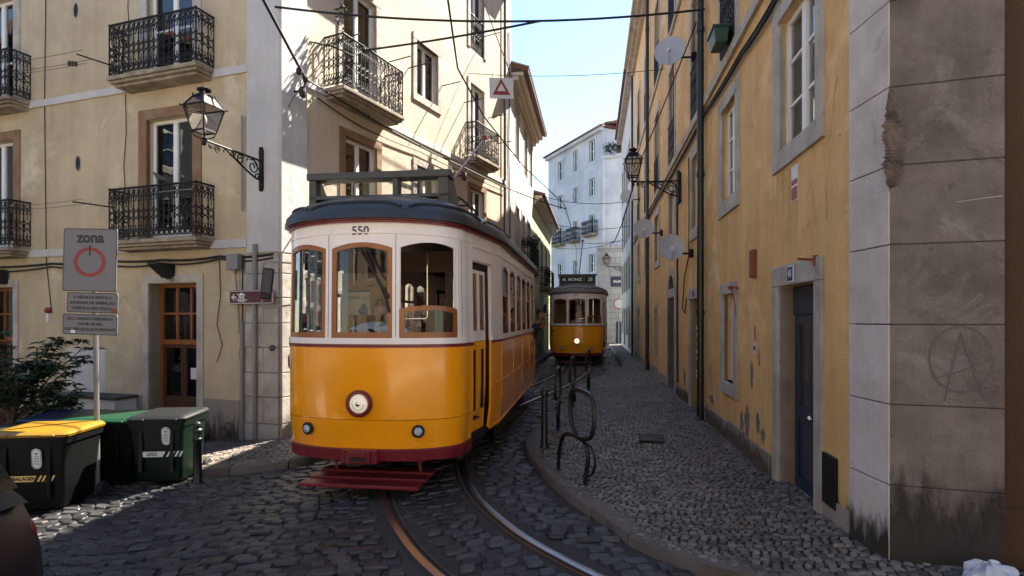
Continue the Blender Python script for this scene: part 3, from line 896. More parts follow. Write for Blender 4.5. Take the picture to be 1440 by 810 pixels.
def old_door(parent, W, s0, s1, z0, z1, zt, rec=.21, sm='limestone', sur=.14, surtop=.15):
    f = MB(); w = .07
    W.box(f, s0, s0 + w, z0, z1, -rec - .06, -rec); W.box(f, s1 - w, s1, z0, z1, -rec - .06, -rec)
    W.box(f, s0 + w, s1 - w, z1 - w, z1, -rec - .06, -rec); W.box(f, s0 + w, s1 - w, zt - .09, zt, -rec - .065, -rec + .02)
    a, c = s0 + w, s1 - w
    for i in (1, 2): W.box(f, a + (c - a) * i / 3 - .022, a + (c - a) * i / 3 + .022, zt, z1 - w, -rec - .05, -rec - .01)
    W.box(f, a, c, (zt + z1 - w) / 2 - .02, (zt + z1 - w) / 2 + .02, -rec - .048, -rec - .012)
    d = f.build('door', M['doorwood'], parent, bevel=.006)
    for lo, hi in ((a, (a + c) / 2 - .004), ((a + c) / 2 + .004, c)):
        l = MB(); q = .055
        W.box(l, lo, lo + q, z0 + .02, zt - .1, -rec - .055, -rec - .005); W.box(l, hi - q, hi, z0 + .02, zt - .1, -rec - .055, -rec - .005)
        W.box(l, lo + q, hi - q, zt - .1 - q, zt - .1, -rec - .055, -rec - .005); W.box(l, lo + q, hi - q, z0 + .02, z0 + .75, -rec - .055, -rec - .012)
        W.box(l, lo + q, hi - q, z0 + .75, z0 + .81, -rec - .055, -rec - .003)
        l.build('leaf', M['darkwood'], d, bevel=.006)
    g = MB(); W.box(g, a, c, z0 + .7, zt - .1, -rec - .042, -rec - .036); W.box(g, a, c, zt, z1 - w, -rec - .042, -rec - .036)
    g.build('pane', M['glass'], d)
    r = MB(); W.box(r, s0 - .02, s1 + .02, z0, z1, -.9, -.88); r.build('room', M['room'], d)
    b = MB()
    W.box(b, s0 - sur, s0, z0 - .6, z1, -.215, .028); W.box(b, s1, s1 + sur, z0 - .6, z1, -.215, .028)
    W.box(b, s0 - sur, s1 + sur, z1, z1 + surtop, -.215, .032)
    W.box(b, s0 - sur * .5, s1 + sur * .5, z0 - .5, z0, -.215, .06)
    b.build('surround', M[sm], d, bevel=.01)
    return d
d69 = old_door(lb, LF, 1.74, 2.86, -.42, 2.43, 1.42)
text_part('house_number', '69', .11, LF.mat3(2.28, 2.47, .034), M['signblack'], lb)
p = MB(); LF.box(p, 1.86, 2.08, .72, .92, -.17, -.168); p.build('notice', M['labelwhite'], d69)
old_door(lb, LF, 6.45, 7.5, -.6, 2.43, 1.42)
# oval air vents
for s, z in ((4.9, 6.95), (4.95, 4.42)):
    s, z = LF.at(107, 15) if z > 6 else LF.at(110, 230)
    b = MB(); T = LF.mat3(s, z, .002)
    ring = [T @ Vector((.075 * math.cos(t), .15 * math.sin(t), 0)) for t in np.linspace(0, 2 * math.pi, 21)[:-1]]
    b.tube(ring, .012, 6, closed=True)
    b.add(ring, [tuple(range(20))], 1)
    b.build('air_vent', [M['limestone'], M['black']], lb)
# pipes on the left facade
b = MB()
for u, vt, r_ in ((345, 452, .035), (363, 344, .04)):
    s, zt = LF.at(u, vt); b.tube([LF.pt(s, -.3, .075), LF.pt(s, zt, .075)], r_, 8)
s, z0 = LF.at(343, 470)
b.tube([LF.pt(.72, 3.6, .06), LF.pt(.72, 5.2, .06)], .018, 6)
b.build('drainpipe', M['greypipe'], lb, smooth=True)
b = MB()                                     # cables pinned to the plaster
def wall_cable(mb, W, pts, r=.012, o=.03, sag=.03):
    P = []
    for i in range(len(pts) - 1):
        for k in range(6):
            t = k / 6
            P.append(W.pt(pts[i][0] * (1 - t) + pts[i + 1][0] * t, pts[i][1] * (1 - t) + pts[i + 1][1] * t - sag * 4 * t * (1 - t), o))
    P.append(W.pt(*pts[-1], o)); mb.tube(P, r, 5)
wall_cable(b, LF, [(.1, 2.86), (1.2, 2.86), (2.5, 2.84), (3.9, 2.88), (5.3, 2.86), (7.5, 2.86), (10, 2.86)], .022, .05)
wall_cable(b, LF, [(.1, 2.80), (1.2, 2.82), (2.5, 2.78), (3.9, 2.80), (5.3, 2.80), (7.5, 2.78), (10, 2.8)], .016, .05, .05)
wall_cable(b, LF, [(1.25, 2.8), (1.22, 2.2), (1.3, 1.7), (1.18, 1.35), (1.3, 1.05)], .007, .02, .0)
wall_cable(b, LF, [(3.42, 5.9), (3.40, 5.2), (3.46, 4.6), (3.42, 4.1)], .007, .02, 0)
wall_cable(b, LF, [(5.5, 8.9), (5.55, 6.0), (5.5, 2.9), (5.35, 1.9)], .008, .02, 0)
wall_cable(b, LF, [(3.3, 9.5), (3.28, 8.5), (3.36, 7.5), (3.32, 7.0)], .007, .02, 0)
wall_cable(b, LF, [(.72, 2.8), (.72, 1.9), (.78, 1.2), (.70, .5)], .012, .05, 0)
wall_cable(b, SF, [(.8, 5.7), (2.0, 5.55), (4, 5.6), (6, 5.6), (8.5, 5.6)], .012, .04, .02)
s0_, z0_ = SF.at(707, 0); s1_, z1_ = SF.at(707, 300)
wall_cable(b, SF, [(s0_, 12), (s0_, 9), (s0_, 6), (s0_, 3)], .02, .05, 0)
wall_cable(b, SF, [(SL - .2, 10.5), (SL - .15, 8.5), (SL - .22, 7), (SL - .12, 5), (SL - .2, 3)], .012, .05, 0)
b.build('cable', M['cable'], lb)
# clothes-line rods sticking out of the street side
b = MB()
def rod(W, s, z, L, ds=0.0): b.tube([W.pt(s, z, -.02), W.pt(s + ds, z + .02, L)], .013, 5)
for u, v in ((475, 57), (680, 52), (660, 200)):
    s, z = SF.at(u, v); rod(SF, s, z, .5)
for s, z in ((3.6, 7.35), (4.95, 7.45), (6.1, 7.45), (7.5, 7.5), (1.0, 4.2), (2.9, 7.2), (8.0, 6.9)): rod(SF, s, z, .55)
rod(LF, 3.7, 6.45, .55, .2); rod(LF, 3.7, 3.85, .55, .3)
b.build('line_rod', M['iron'], lb)

# ------------------------------------------------------------------ white building and lime building further along the left side
e = SF.pt(SL, 0)
B2 = Wall((e.x + .01, e.y + .02), (.148, 1), 1)
if B2.n.x < 0: B2.n = -B2.n
wb = thing('white_townhouse', 'white house with deep eaves cornice between the corner building and the lime green house', 'building', (e.x, e.y, 0))
L2 = 6.4
hol = [(1.0, 1.85, 7.1, 8.75), (3.3, 4.15, 7.1, 8.75), (5.1, 5.8, 7.1, 8.75), (1.0, 1.85, 3.6, 5.5), (2.6, 3.4, 3.6, 5.5), (4.3, 5.1, 3.6, 5.5), (1.0, 1.9, .2, 2.3), (3.5, 4.4, .2, 2.3)]
facade(wb, 'wall', B2, 0, L2, -.5, 9.3, hol, M['white_stucco'], .18)
b = MB(); q = [B2.pt(0, 0), B2.pt(L2, 0), B2.pt(L2, 0, -6), B2.pt(0, 0, -6)]
for i in (1, 2, 3):
    p0, p1 = q[i], q[(i + 1) % 4]
    b.add([(p0.x, p0.y, -.5), (p1.x, p1.y, -.5), (p1.x, p1.y, 9.3), (p0.x, p0.y, 9.3)], [(0, 1, 2, 3)])
b.build('back_wall', M['white_stucco'], wb)
b = MB()
for o1, za, zb_ in ((.12, 9.0, 9.12), (.25, 9.122, 9.24), (.40, 9.242, 9.36)): B2.box(b, -.02, L2 + .02, za, zb_, -.03, o1)
b.build('cornice', M['cream2'], wb)
b = MB()
b.hexa([B2.pt(-.04, 9.362, .55), B2.pt(L2 + .04, 9.362, .55), B2.pt(L2 + .04, 10.6, -3), B2.pt(-.04, 10.6, -3),
        B2.pt(-.04, 9.45, .55), B2.pt(L2 + .04, 9.45, .55), B2.pt(L2 + .04, 10.7, -3), B2.pt(-.04, 10.7, -3)])
for i in range(30): b.tube([B2.pt(i * L2 / 29, 9.47, .57), B2.pt(i * L2 / 29, 10.7, -2.9)], .06, 6)
b.build('roof', M['roof_tile'], wb)
for h in hol:
    window(wb, B2, *h, .12, 'limestone', 'bluepaint' if h[2] < 1 else 'whitepaint', 2, 3, .1, False, None, door=h[2] < 1)
bl = balcony(wb, B2, 2.4, 5.2, 3.6, .35)
B3 = Wall(B2.pt(L2 + .02, 0)[:2], (.148, 1), 1)
if B3.n.x < 0: B3.n = -B3.n
gb = thing('lime_townhouse', 'lower lime green and cream house past the white house, left of the far tram', 'building', (B3.P.x, B3.P.y, 0))
L3 = 9.5
hol = [(1.0, 1.8, 3.3, 5.4), (3.2, 4.0, 3.3, 5.4), (5.6, 6.4, 3.3, 5.4), (8.0, 8.8, 3.3, 5.4), (1.0, 1.9, .1, 2.2), (3.4, 4.3, .1, 2.2), (6.5, 7.4, .1, 2.2)]
facade(gb, 'wall', B3, 0, L3, -.5, 6.9, hol, M['lime'], .18)
b = MB(); q = [B3.pt(0, 0), B3.pt(L3, 0), B3.pt(L3, 0, -6), B3.pt(0, 0, -6)]
for i in (1, 2, 3):
    p0, p1 = q[i], q[(i + 1) % 4]
    b.add([(p0.x, p0.y, -.5), (p1.x, p1.y, -.5), (p1.x, p1.y, 6.9), (p0.x, p0.y, 6.9)], [(0, 1, 2, 3)])
b.build('back_wall', M['lime'], gb)
b = MB()
for o1, za, zb_ in ((.10, 6.6, 6.72), (.22, 6.722, 6.84), (.36, 6.842, 6.96)): B3.box(b, -.0, L3, za, zb_, -.03, o1)
b.build('cornice', M['cream2'], gb)
b = MB()
b.hexa([B3.pt(0, 6.962, .5), B3.pt(L3, 6.962, .5), B3.pt(L3, 8.0, -3), B3.pt(0, 8.0, -3), B3.pt(0, 7.05, .5), B3.pt(L3, 7.05, .5), B3.pt(L3, 8.1, -3), B3.pt(0, 8.1, -3)])
b.build('roof', M['roof_tile'], gb)
for h in hol: window(gb, B3, *h, .12, 'limestone', 'whitepaint', 2, 3, .1, False, None, door=h[2] < 1)
balcony(gb, B3, 2.7, 4.5, 3.3, .35); balcony(gb, B3, 5.2, 6.9, 3.3, .35)

# ------------------------------------------------------------------ white house in bluish shade that closes the street, and the masonry house beside it
B4 = Wall((3.2, 50.2), (3.5, -8.2), 1)
if B4.n.y > 0: B4.n = -B4.n
eb = thing('blue_white_house', 'tall bluish white house closing the far end of the street', 'building', (3.2, 50.2, 0))
L4 = 8.9
hol = []
for u0, u1, rows in ((784.8, 792.4, [(227, 253), (275, 294), (319, 344), (371, 392)]), (806.3, 813, [(212, 241), (264, 285), (311, 339), (366, 388)]), (828.8, 837, [(197, 227), (251, 275), (302, 330), (357, 383)])):
    sa = B4.at(u0, 300)[0]; sb = B4.at(u1, 300)[0]
    for v0, v1 in rows:
        um = (u0 + u1) / 2; hol.append((sa, sb, B4.at(um, v1)[1], B4.at(um, v0)[1]))
hol2 = [(h[0], h[1], .4, 2.6) for h in hol[::4]]
facade(eb, 'wall', B4, 0, L4, -.5, 15.9, hol + hol2, M['bluewhite'], .2)
b = MB(); q = [B4.pt(0, 0), B4.pt(L4, 0), B4.pt(L4, 0, -9), B4.pt(0, 0, -9)]
for i in (1, 2, 3):
    p0, p1 = q[i], q[(i + 1) % 4]
    b.add([(p0.x, p0.y, -.5), (p1.x, p1.y, -.5), (p1.x, p1.y, 15.9), (p0.x, p0.y, 15.9)], [(0, 1, 2, 3)])
b.build('back_wall', M['bluewhite'], eb)
b = MB(); B4.box(b, -.15, L4 + .1, 15.7, 15.95, -.05, .28); b.build('cornice', M['bluewhite'], eb)
b = MB()
b.add([B4.pt(-.3, 15.95, .4), B4.pt(L4 + .3, 15.95, .4), B4.pt(L4 + .3, 15.95, -9.4), B4.pt(-.3, 15.95, -9.4), B4.pt(2, 18.2, -4.5), B4.pt(L4 - 2, 18.2, -4.5)],
      [(0, 1, 5, 4), (1, 2, 5), (2, 3, 4, 5), (3, 0, 4), (3, 2, 1, 0)])
for i in range(36):
    t = i / 35; b.tube([B4.pt(-.3 + t * (L4 + .6), 15.99, .42), B4.pt(2 + t * (L4 - 4), 18.2, -4.5)], .07, 5)
b.build('roof', M['roof_tile'], eb)
for i, h in enumerate(hol + hol2):
    window(eb, B4, *h, .2, 'bluewhite', 'whitepaint', 2, 2, .12, True, 'half' if i % 3 == 0 else None, room=True)
for i in (2, 6, 10):
    h = hol[i]; balcony(eb, B4, h[0] - .35, h[1] + .35, h[2], .5, 1.0)
# lower wing of that house with a roof terrace and a brown cabin
b = MB()
wg = [B4.pt(L4 + .02, 0, -.3), Vector((9.5, 40.8, 0)), Vector((12, 44, 0)), B4.pt(L4, 0, -6)]
b.prism([(p.x, p.y) for p in wg], -.5, 13.6)
b.build('lower_wing', M['bluewhite'], eb)
b = MB(); b.prism([(p.x, p.y) for p in [B4.pt(L4 - .1, 0, .1), Vector((9.6, 40.4, 0)), Vector((12, 44, 0)), B4.pt(L4, 0, -6)]], 13.602, 13.85); b.build('terrace_edge', M['bluewhite'], eb)
b = MB(); b.prism([(7.3, 42.6), (9.2, 42.2), (10.0, 45), (7.7, 45.5)], 13.86, 16.2); b.build('terrace_cabin', M['rust'], eb)
b = MB(); b.add([(6.9, 42.0, 16.2), (9.6, 41.6, 16.2), (10.3, 45.5, 17.1), (7.4, 46, 17.1), (6.9, 42.0, 16.35), (9.6, 41.6, 16.35), (10.3, 45.5, 17.25), (7.4, 46, 17.25)],
    [(3, 2, 1, 0), (4, 5, 6, 7), (0, 1, 5, 4), (1, 2, 6, 5), (2, 3, 7, 6), (3, 0, 4, 7)]); b.build('cabin_roof', M['roof_tile'], eb)
def leaf_cloud(mb, c, rx, ry, rz, n, size, rng, droop=.3):
    for _ in range(n):
        while True:
            q = Vector((rng.uniform(-1, 1), rng.uniform(-1, 1), rng.uniform(-1, 1)))
            if q.length < 1: break
        p = Vector((c[0] + q.x * rx, c[1] + q.y * ry, c[2] + q.z * rz))
        d = Vector((rng.gauss(0, 1), rng.gauss(0, 1), rng.gauss(-droop, .6))).normalized()
        w = d.cross(Vector((rng.gauss(0, 1), rng.gauss(0, 1), rng.gauss(0, 1)))).normalized()
        s = size * rng.uniform(.6, 1.3)
        mb.add([p, p + d * s * .45 + w * s * .2, p + d * s, p + d * s * .45 - w * s * .2], [(0, 1, 2, 3)])
rng = random.Random(4)
b = MB()
for i in range(5): leaf_cloud(b, (7.0 + i * .3, 41.4 - i * .1, 14.2 + rng.random() * .2), .35, .3, .4, 90, .22, rng)
tag(b.build('terrace_plants', M['leaf']), 'shrubby plants along the roof terrace edge of the far bluish white house', 'plants')

gw = thing('masonry_house', 'grey stone-block house front behind the round sign at the end of the pavement', 'building', (6.2, 38.6, 0))
BW = Wall((5.9, 39.4), (1, -.25), 1)
if BW.n.y > 0: BW.n = -BW.n
b = MB(); z = -.3; k = 0; rng = random.Random(9)
while z < 6.6:
    h = .42; s = -(k % 2) * .35
    while s < 2.6:
        w = rng.uniform(.6, .9); BW.box(b, max(s, 0), min(s + w - .015, 2.6), z, z + h - .015, -.3, rng.uniform(0, .02)); s += w
    z += h; k += 1
b.build('wall', M['greywall'], gw)
b = MB(); BW.box(b, 0.01, 2.59, -.3, 6.6, -4, -.03); b.build('core', M['mortar'], gw)
b = MB(); BW.box(b, .0, 2.6, 6.62, 6.8, -4, .15); b.build('coping', M['greywall'], gw)
b = MB(); s, z = BW.at(868, 396); BW.box(b, s - .45, s + .45, z - .35, z + .35, .02, .05); b.build('street_plaque', M['navy'], gw)
text_part('plaque_lettering', 'RUA', .25, BW.mat3(s, z, .052), M['purewhite'], gw)
b = MB(); BW.box(b, 1.3, 1.9, -.2, 1.6, .022, .05); b.build('door', M['bluepaint'], gw)

# ------------------------------------------------------------------ ochre building on the right
JX, JY = 2.471, 4.08
RW = Wall((JX, JY), (.14, 1), 1)
if RW.n.x > 0: RW.n = -RW.n
ob = thing('ochre_building', 'long ochre building with white stone window surrounds along the right pavement', 'building', (JX, JY, .1))
ys = lambda y: (y - JY) / RW.d.y
HR = 13.0; LR = ys(25.3)
cols = [(4.79, 5.74), (7.47, 8.26), (10.0, 10.72), (12.95, 13.85), (15.95, 17.0), (19.3, 20.2), (22.3, 23.3)]
D41 = (ys(4.81), ys(5.74), .1, 2.12)
hR = [D41, (ys(7.56), ys(8.15), .92, 2.14), (ys(10.0), ys(10.86), .05, 2.16), (ys(12.95), ys(14.0), .05, 2.85), (ys(16.4), ys(17.0), .9, 2.1), (ys(19.0), ys(20.0), .05, 2.2), (ys(22.5), ys(23.4), .9, 2.2)]
for a, c in cols:
    hR += [(ys(a), ys(c), 3.47, 4.77), (ys(a), ys(c), 5.5, 7.7), (ys(a), ys(c), 8.7, 10.9)]
facade(ob, 'wall', RW, 0, LR, -.3, HR, hR, M['ochre'], .26)
for i, (a, c) in enumerate(cols):
    a, c = ys(a), ys(c)
    window(ob, RW, a, c, 3.47, 4.77, .19 if i else .17, 'limestone', 'whitepaint', 2, 3, .07, True, 'full' if i in (0, 2, 5) else 'half')
    o = window(ob, RW, a, c, 5.5, 7.7, .17, 'limestone', 'bluepaint', 2, 4, .08, False, 'half' if i % 2 else None, door=True)
    r = MB(); iron_panel(r, RW.pt(a, 0, .03), RW.pt(c, 0, .03), 5.5, .9, rich=i < 4); r.tube([RW.pt(a - .02, 6.42, .03), RW.pt(c + .02, 6.42, .03)], .018, 6); r.build('railing', M['iron'], o)
    o = window(ob, RW, a, c, 8.7, 10.9, .17, 'limestone', 'bluepaint', 2, 4, .08, False, None, door=True)
    r = MB(); iron_panel(r, RW.pt(a, 0, .03), RW.pt(c, 0, .03), 8.7, .9, rich=False); r.tube([RW.pt(a - .02, 9.62, .03), RW.pt(c + .02, 9.62, .03)], .018, 6); r.build('railing', M['iron'], o)
window(ob, RW, ys(7.56), ys(8.15), .92, 2.14, .16, 'limestone', 'whitepaint', 2, 3, .1, True, 'full')
window(ob, RW, ys(16.4), ys(17.0), .9, 2.1, .15, 'limestone', 'whitepaint', 2, 3, .1, True, 'half')
window(ob, RW, ys(22.5), ys(23.4), .9, 2.2, .15, 'limestone', 'whitepaint', 2, 3, .1, True)
# street door 41
def panel_door(W, s0, s1, z0, z1, rec, m, glass=True, sur=.17, plate=True):
    d = MB(); mid = (s0 + s1) / 2
    W.box(d, s0, s1, z1 - .28, z1, -rec - .06, -rec + .015)
    for lo, hi in ((s0, mid - .004), (mid + .004, s1)):
        q = .085
        W.box(d, lo, lo + q, z0 + .03, z1 - .285, -rec - .05, -rec); W.box(d, hi - q, hi, z0 + .03, z1 - .285, -rec - .05, -rec)
        W.box(d, lo + q, hi - q, z1 - .285 - q, z1 - .285, -rec - .05, -rec); W.box(d, lo + q, hi - q, z0 + .03, z0 + .14, -rec - .05, -rec)
        W.box(d, lo + q, hi - q, z0 + .72, z0 + .84, -rec - .05, -rec)
        W.box(d, lo + q, hi - q, z0 + .14, z0 + .72, -rec - .05, -rec - .02)
    do = d.build('door', M[m], ob, bevel=.006)
    if glass:
        g = MB()
        for lo, hi in ((s0, mid), (mid, s1)): W.box(g, lo + .06, hi - .06, z0 + .82, z1 - .34, -rec - .03, -rec - .022)
        g.build('pane', M['glass'], do)
        g = MB()
        for lo, hi in ((s0, mid), (mid, s1)): W.box(g, lo + .06, hi - .06, z0 + .82, z1 - .34, -rec - .06, -rec - .05)
        g.build('curtain', M['curtain'], do)
    if plate:
        g = MB(); W.box(g, s0 + .1, mid - .1, z0 + .75, z0 + .82, -rec + .001, -rec + .008); g.build('letter_plate', M['labelyellow'], do)
        g = MB(); g.ell(W.pt(mid - .05, z0 + .78, -rec + .04), .03, .03, .03); g.build('knob', M['chrome'], do, smooth=True)
    b = MB()
    W.box(b, s0 - sur, s0, z0 - .3, z1, -.255, .028); W.box(b, s1, s1 + sur, z0 - .3, z1, -.255, .028); W.box(b, s0 - sur, s1 + sur, z1, z1 + .2, -.255, .032)
    W.box(b, s0 - sur * .6, s1 + sur * .6, z0 - .3, z0 + .03, -.255, .05)
    b.build('surround', M['limestone'], do, bevel=.01)
    return do
panel_door(RW, *D41[:2], .1, 2.12, .14, 'bluepaint')
panel_door(RW, ys(10.0), ys(10.86), .05, 2.16, .24, 'bluepaint', glass=False, plate=False)
da = panel_door(RW, ys(12.95), ys(14.0), .05, 2.3, .2, 'whitepaint', glass=False, plate=False, sur=.001)
b = MB()                                       # arched head of the pale door
cs = ys(13.47); wd = ys(14.0) - cs
arc = [(cs + wd * math.cos(t), 2.3 + .53 * math.sin(t)) for t in np.linspace(0, math.pi, 17)]
arc2 = [(cs + (wd + .17) * math.cos(t), 2.3 + .72 * math.sin(t)) for t in np.linspace(0, math.pi, 17)]
for i in range(16):
    p = [arc[i], arc[i + 1], arc2[i + 1], arc2[i]]
    b.hexa([RW.pt(*q, -.25) for q in p] + [RW.pt(*q, .03) for q in p])
for sgn in (-1, 1): RW.box(b, *sorted((cs + sgn * wd, cs + sgn * (wd + .17))), -.1, 2.3, -.255, .03)
b.build('arch', M['limestone'], da)
b = MB()
for i in range(16):
    p = [arc[i], arc[i + 1], (arc[i + 1][0], 2.87), (arc[i][0], 2.87)]
    b.hexa([RW.pt(*q, -.24) for q in p] + [RW.pt(*q, .0) for q in p])
b.build('arch_spandrel', M['ochre'], da)
b = MB(); RW.box(b, ys(12.95), ys(14.0), 2.3, 2.86, -.25, -.24); b.build('fanlight', M['bluepaint'], da)
panel_door(RW, ys(19.0), ys(20.0), .05, 2.2, .2, 'bluepaint', glass=False, plate=False)
# number plate 41 (white on blue tile)
b = MB(); sN = ys(5.33); RW.box(b, sN - .065, sN + .065, 2.155, 2.285, .03, .042); RW.box(b, sN - .075, sN + .075, 2.145, 2.295, .025, .038, 1)
b.build('number_plate', [M['blueplaque'], M['purewhite']], ob)
text_part('house_number', '41', .105, RW.mat3(sN, 2.22, .0432), M['purewhite'], ob)
b = MB(); sN = ys(10.42); RW.box(b, sN - .06, sN + .06, 2.2, 2.31, .03, .042); b.build('number_plate', M['blueplaque'], ob)
b = MB()
RW.box(b, 0, LR, 5.32, 5.46, -.02, .05); RW.box(b, 0, LR, 8.5, 8.62, -.02, .05)
b.build('string_course', M['limestone'], ob)
b = MB()
ed = [0.0] + [x for h in hR if h[2] < .5 for x in (h[0] - .18, h[1] + .18)] + [LR]
rng = random.Random(21)
for i in range(0, len(ed), 2):
    s = ed[i]
    while s < ed[i + 1] - .02:
        t = min(s + rng.uniform(.8, 1.3), ed[i + 1]); b = MB(); RW.box(b, s, t - .006, -.3, .36 + rng.uniform(-.05, .05), -.02, .016); s = t; b.build('plinth', M['plinth'], ob, bevel=.006)
b = MB()
for za, zb_, o in ((12.6, 12.75, .15), (12.752, 12.9, .3), (12.902, 13.1, .45)): RW.box(b, 0, LR, za, zb_, -.03, o)
b.build('cornice', M['limestone'], ob)
# drainpipes
for y in (9.45, 18.5):
    b = MB(); s = ys(y)
    b.tube([RW.pt(s, .12, .09), RW.pt(s, 12.6, .09)], .056, 10)
    for z in (1.9, 4.2, 6.6, 9.0, 11.2): b.tube([RW.pt(s, z - .04, .09), RW.pt(s, z + .04, .09)], .068, 10)
    b.tube([RW.pt(s, .14, .09), RW.pt(s, .10, .2)], .056, 10)
    dp = b.build('drainpipe', M['irongreen'], ob, smooth=True)
    b = MB(); rng = random.Random(3)
    for z in (1.62, 1.5, 1.36, 1.22, 1.12, .9, .82):
        a0 = rng.uniform(2.8, 3.6); b.hexa([RW.pt(s + q * .04, z + zz, .147 + oo) for zz in (0, rng.uniform(.03, .08)) for q, oo in ((-1, 0), (1, 0), (1, .002), (-1, .002))])
    b.build('sticker', M['labelwhite'], dp)
b = MB()
wall_cable(b, RW, [(0, 4.86), (ys(5.7), 4.99), (ys(7), 5.05), (ys(9.3), 5.14), (ys(12), 5.1), (ys(16), 5.12), (ys(20), 5.1), (LR, 5.1)], .022, .05, .03)
wall_cable(b, RW, [(0, 4.90), (ys(5.7), 5.03), (ys(7), 5.09), (ys(9.3), 5.17), (ys(12), 5.14), (ys(16), 5.16), (ys(20), 5.13), (LR, 5.12)], .014, .06, .02)
wall_cable(b, RW, [(ys(10.95), 4.9), (ys(10.9), 3.8), (ys(10.95), 3.0), (ys(11.5), 2.6), (ys(11.7), 2.0), (ys(11.4), 1.9), (ys(11.2), 2.2)], .012, .03, 0)
wall_cable(b, RW, [(ys(12.4), 5.0), (ys(12.42), 3.4), (ys(12.38), .4)], .02, .03, 0)
b.build('cable', M['cable'], ob)
def patch(name, W, pts, m, o=.004, parent=ob, th=.004):
    b = MB(); n = len(pts)
    b.add([W.pt(a, z, o) for a, z in pts] + [W.pt(a, z, o - th) for a, z in pts], [tuple(range(n))] + [(i, (i + 1) % n, n + (i + 1) % n, n + i) for i in range(n)])
    return b.build(name, M[m], parent)
def blotch(s, z, w, h, seed, n=26):
    rg_ = random.Random(seed); pts = []
    for i in range(n):
        t = 2 * math.pi * i / n; r_ = rg_.uniform(.55, 1.1)
        pts.append((s + w * r_ * math.cos(t), z + h * r_ * math.sin(t)))
    return pts
for i, (y, z, w, h) in enumerate(((6.75, 1.14, .075, .19), (6.45, 1.35, .03, .1), (6.62, 1.63, .03, .09), (6.95, .55, .12, .22), (6.5, .62, .10, .14), (6.3, .5, .10, .10), (7.2, .48, .1, .16), (11.6, .6, .12, .2), (9.0, .52, .2, .08), (4.6, .5, .1, .16))):
    patch('bare_patch', RW, blotch(ys(y), z, w, h, i + 3), 'barepatch')
b = MB()                                       # hairline cracks and runoff marks in the plaster
rng = random.Random(41)
for y0, z0, dz, n in ((5.95, 3.15, -.06, 9), (8.9, 3.3, -.07, 10), (7.0, 2.2, .09, 8), (9.2, 2.4, .1, 9), (12.0, 3.2, -.08, 8), (4.6, 2.6, .12, 9)):
    s, z = ys(y0), z0
    for k in range(n):
        s2 = s + rng.uniform(-.06, .06); z2 = z + dz
        w = rng.uniform(.0015, .004)
        b.add([RW.pt(s - w, z, .0022), RW.pt(s + w, z, .0022), RW.pt(s2 + w, z2, .0022), RW.pt(s2 - w, z2, .0022)], [(0, 1, 2, 3)]); s, z = s2, z2
b.build('plaster_crack', M['barepatch'], ob)
b = MB()
for a, c in cols[:5]:
    for q in range(7):
        s = ys(rng.uniform(a - .15, c + .15)); w = rng.uniform(.006, .022); l = rng.uniform(.2, .75)
        b.add([RW.pt(s - w, 3.255, .0016 + q * .0001), RW.pt(s + w, 3.255, .0016 + q * .0001), RW.pt(s + w * .6, 3.255 - l * .6, .0016 + q * .0001), RW.pt(s, 3.255 - l, .0016 + q * .0001), RW.pt(s - w * .7, 3.255 - l * .5, .0016 + q * .0001)], [(0, 1, 2, 3, 4)])
b.build('runoff_stain', M['runoff'], ob)
b = MB(); s = ys(6.62); RW.box(b, s - .08, s + .08, 2.28, 2.60, -.01, .045); b.build('alarm_box', M['rust'], ob, bevel=.006)
b = MB(); s = ys(5.31); RW.box(b, s - .085, s + .085, 2.90, 3.23, .002, .006); RW.box(b, s - .075, s + .075, 2.91, 3.03, .0062, .008, 1); RW.box(b, s - .075, s + .075, 3.05, 3.10, .0062, .008, 1)
b.build('wall_notice', [M['labelwhite'], M['signred']], ob)
b = MB(); s = ys(6.62); RW.box(b, s - .06, s + .06, 1.39, 1.53, .002, .006); RW.box(b, s - .04, s + .04, 1.43, 1.48, .0062, .008, 1); b.build('sticker', [M['labelwhite'], M['signblack']], ob)
b = MB(); s = ys(4.75); b.tube([RW.pt(s, 2.29, -.02), RW.pt(s, 2.30, .17)], .012, 6); b.tube([RW.pt(s, 2.24, .03), RW.pt(s, 2.33, .03)], .02, 6); b.build('wall_hook', M['rust'], ob)
patch('rust_stain', RW, [(s - .012, 2.22), (s + .012, 2.22), (s + .008, 1.95), (s, 1.86), (s - .006, 1.98)], 'rust', .003)
b = MB(); s = ys(7.35); b.tube([RW.pt(s, 2.2, -.02), RW.pt(s, 2.2, .14)], .012, 6); b.ell(RW.pt(s, 2.2, .1), .03, .03, .03); b.tube([RW.pt(s, 2.18, .08), RW.pt(s - .03, 1.95, .05), RW.pt(s - .02, 1.85, .04)], .006, 5); b.build('wall_hook', M['rust'], ob)
b = MB(); s0v, s1v = ys(4.38), ys(4.62)
RW.box(b, s0v, s1v, .32, .72, .002, .03); b.build('meter_cover', M['iron'], ob, bevel=.004)
# corner pillar in stone courses
Pc = Vector((2.433, 3.67)); Pf = Vector((3.01, 3.48)); jn = RW.pt(0, 0, .035)
PF = Wall(Pc, (Pf - Pc), 1)
if PF.n.y > 0: PF.n = -PF.n
PS = Wall(Pc, (jn.x - Pc.x, jn.y - Pc.y), 1)
if PS.n.x > 0: PS.n = -PS.n
psl = (Vector((jn.x, jn.y)) - Pc).length
zs_ = [-.2, .24, .73, 1.25, 1.765, 2.28, 2.79, 3.295, 3.85, 4.4, 4.95, 5.5, 6.0, 6.6, 7.2, 7.8, 8.4, 9, 9.6, 10.2, 10.8, 11.4, 12, 12.6, 13.0]
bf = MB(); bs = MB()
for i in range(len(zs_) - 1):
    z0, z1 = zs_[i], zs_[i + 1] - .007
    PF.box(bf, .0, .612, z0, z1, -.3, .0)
    PS.box(bs, 0.0, psl + .03, z0, z1, -.3, .002)
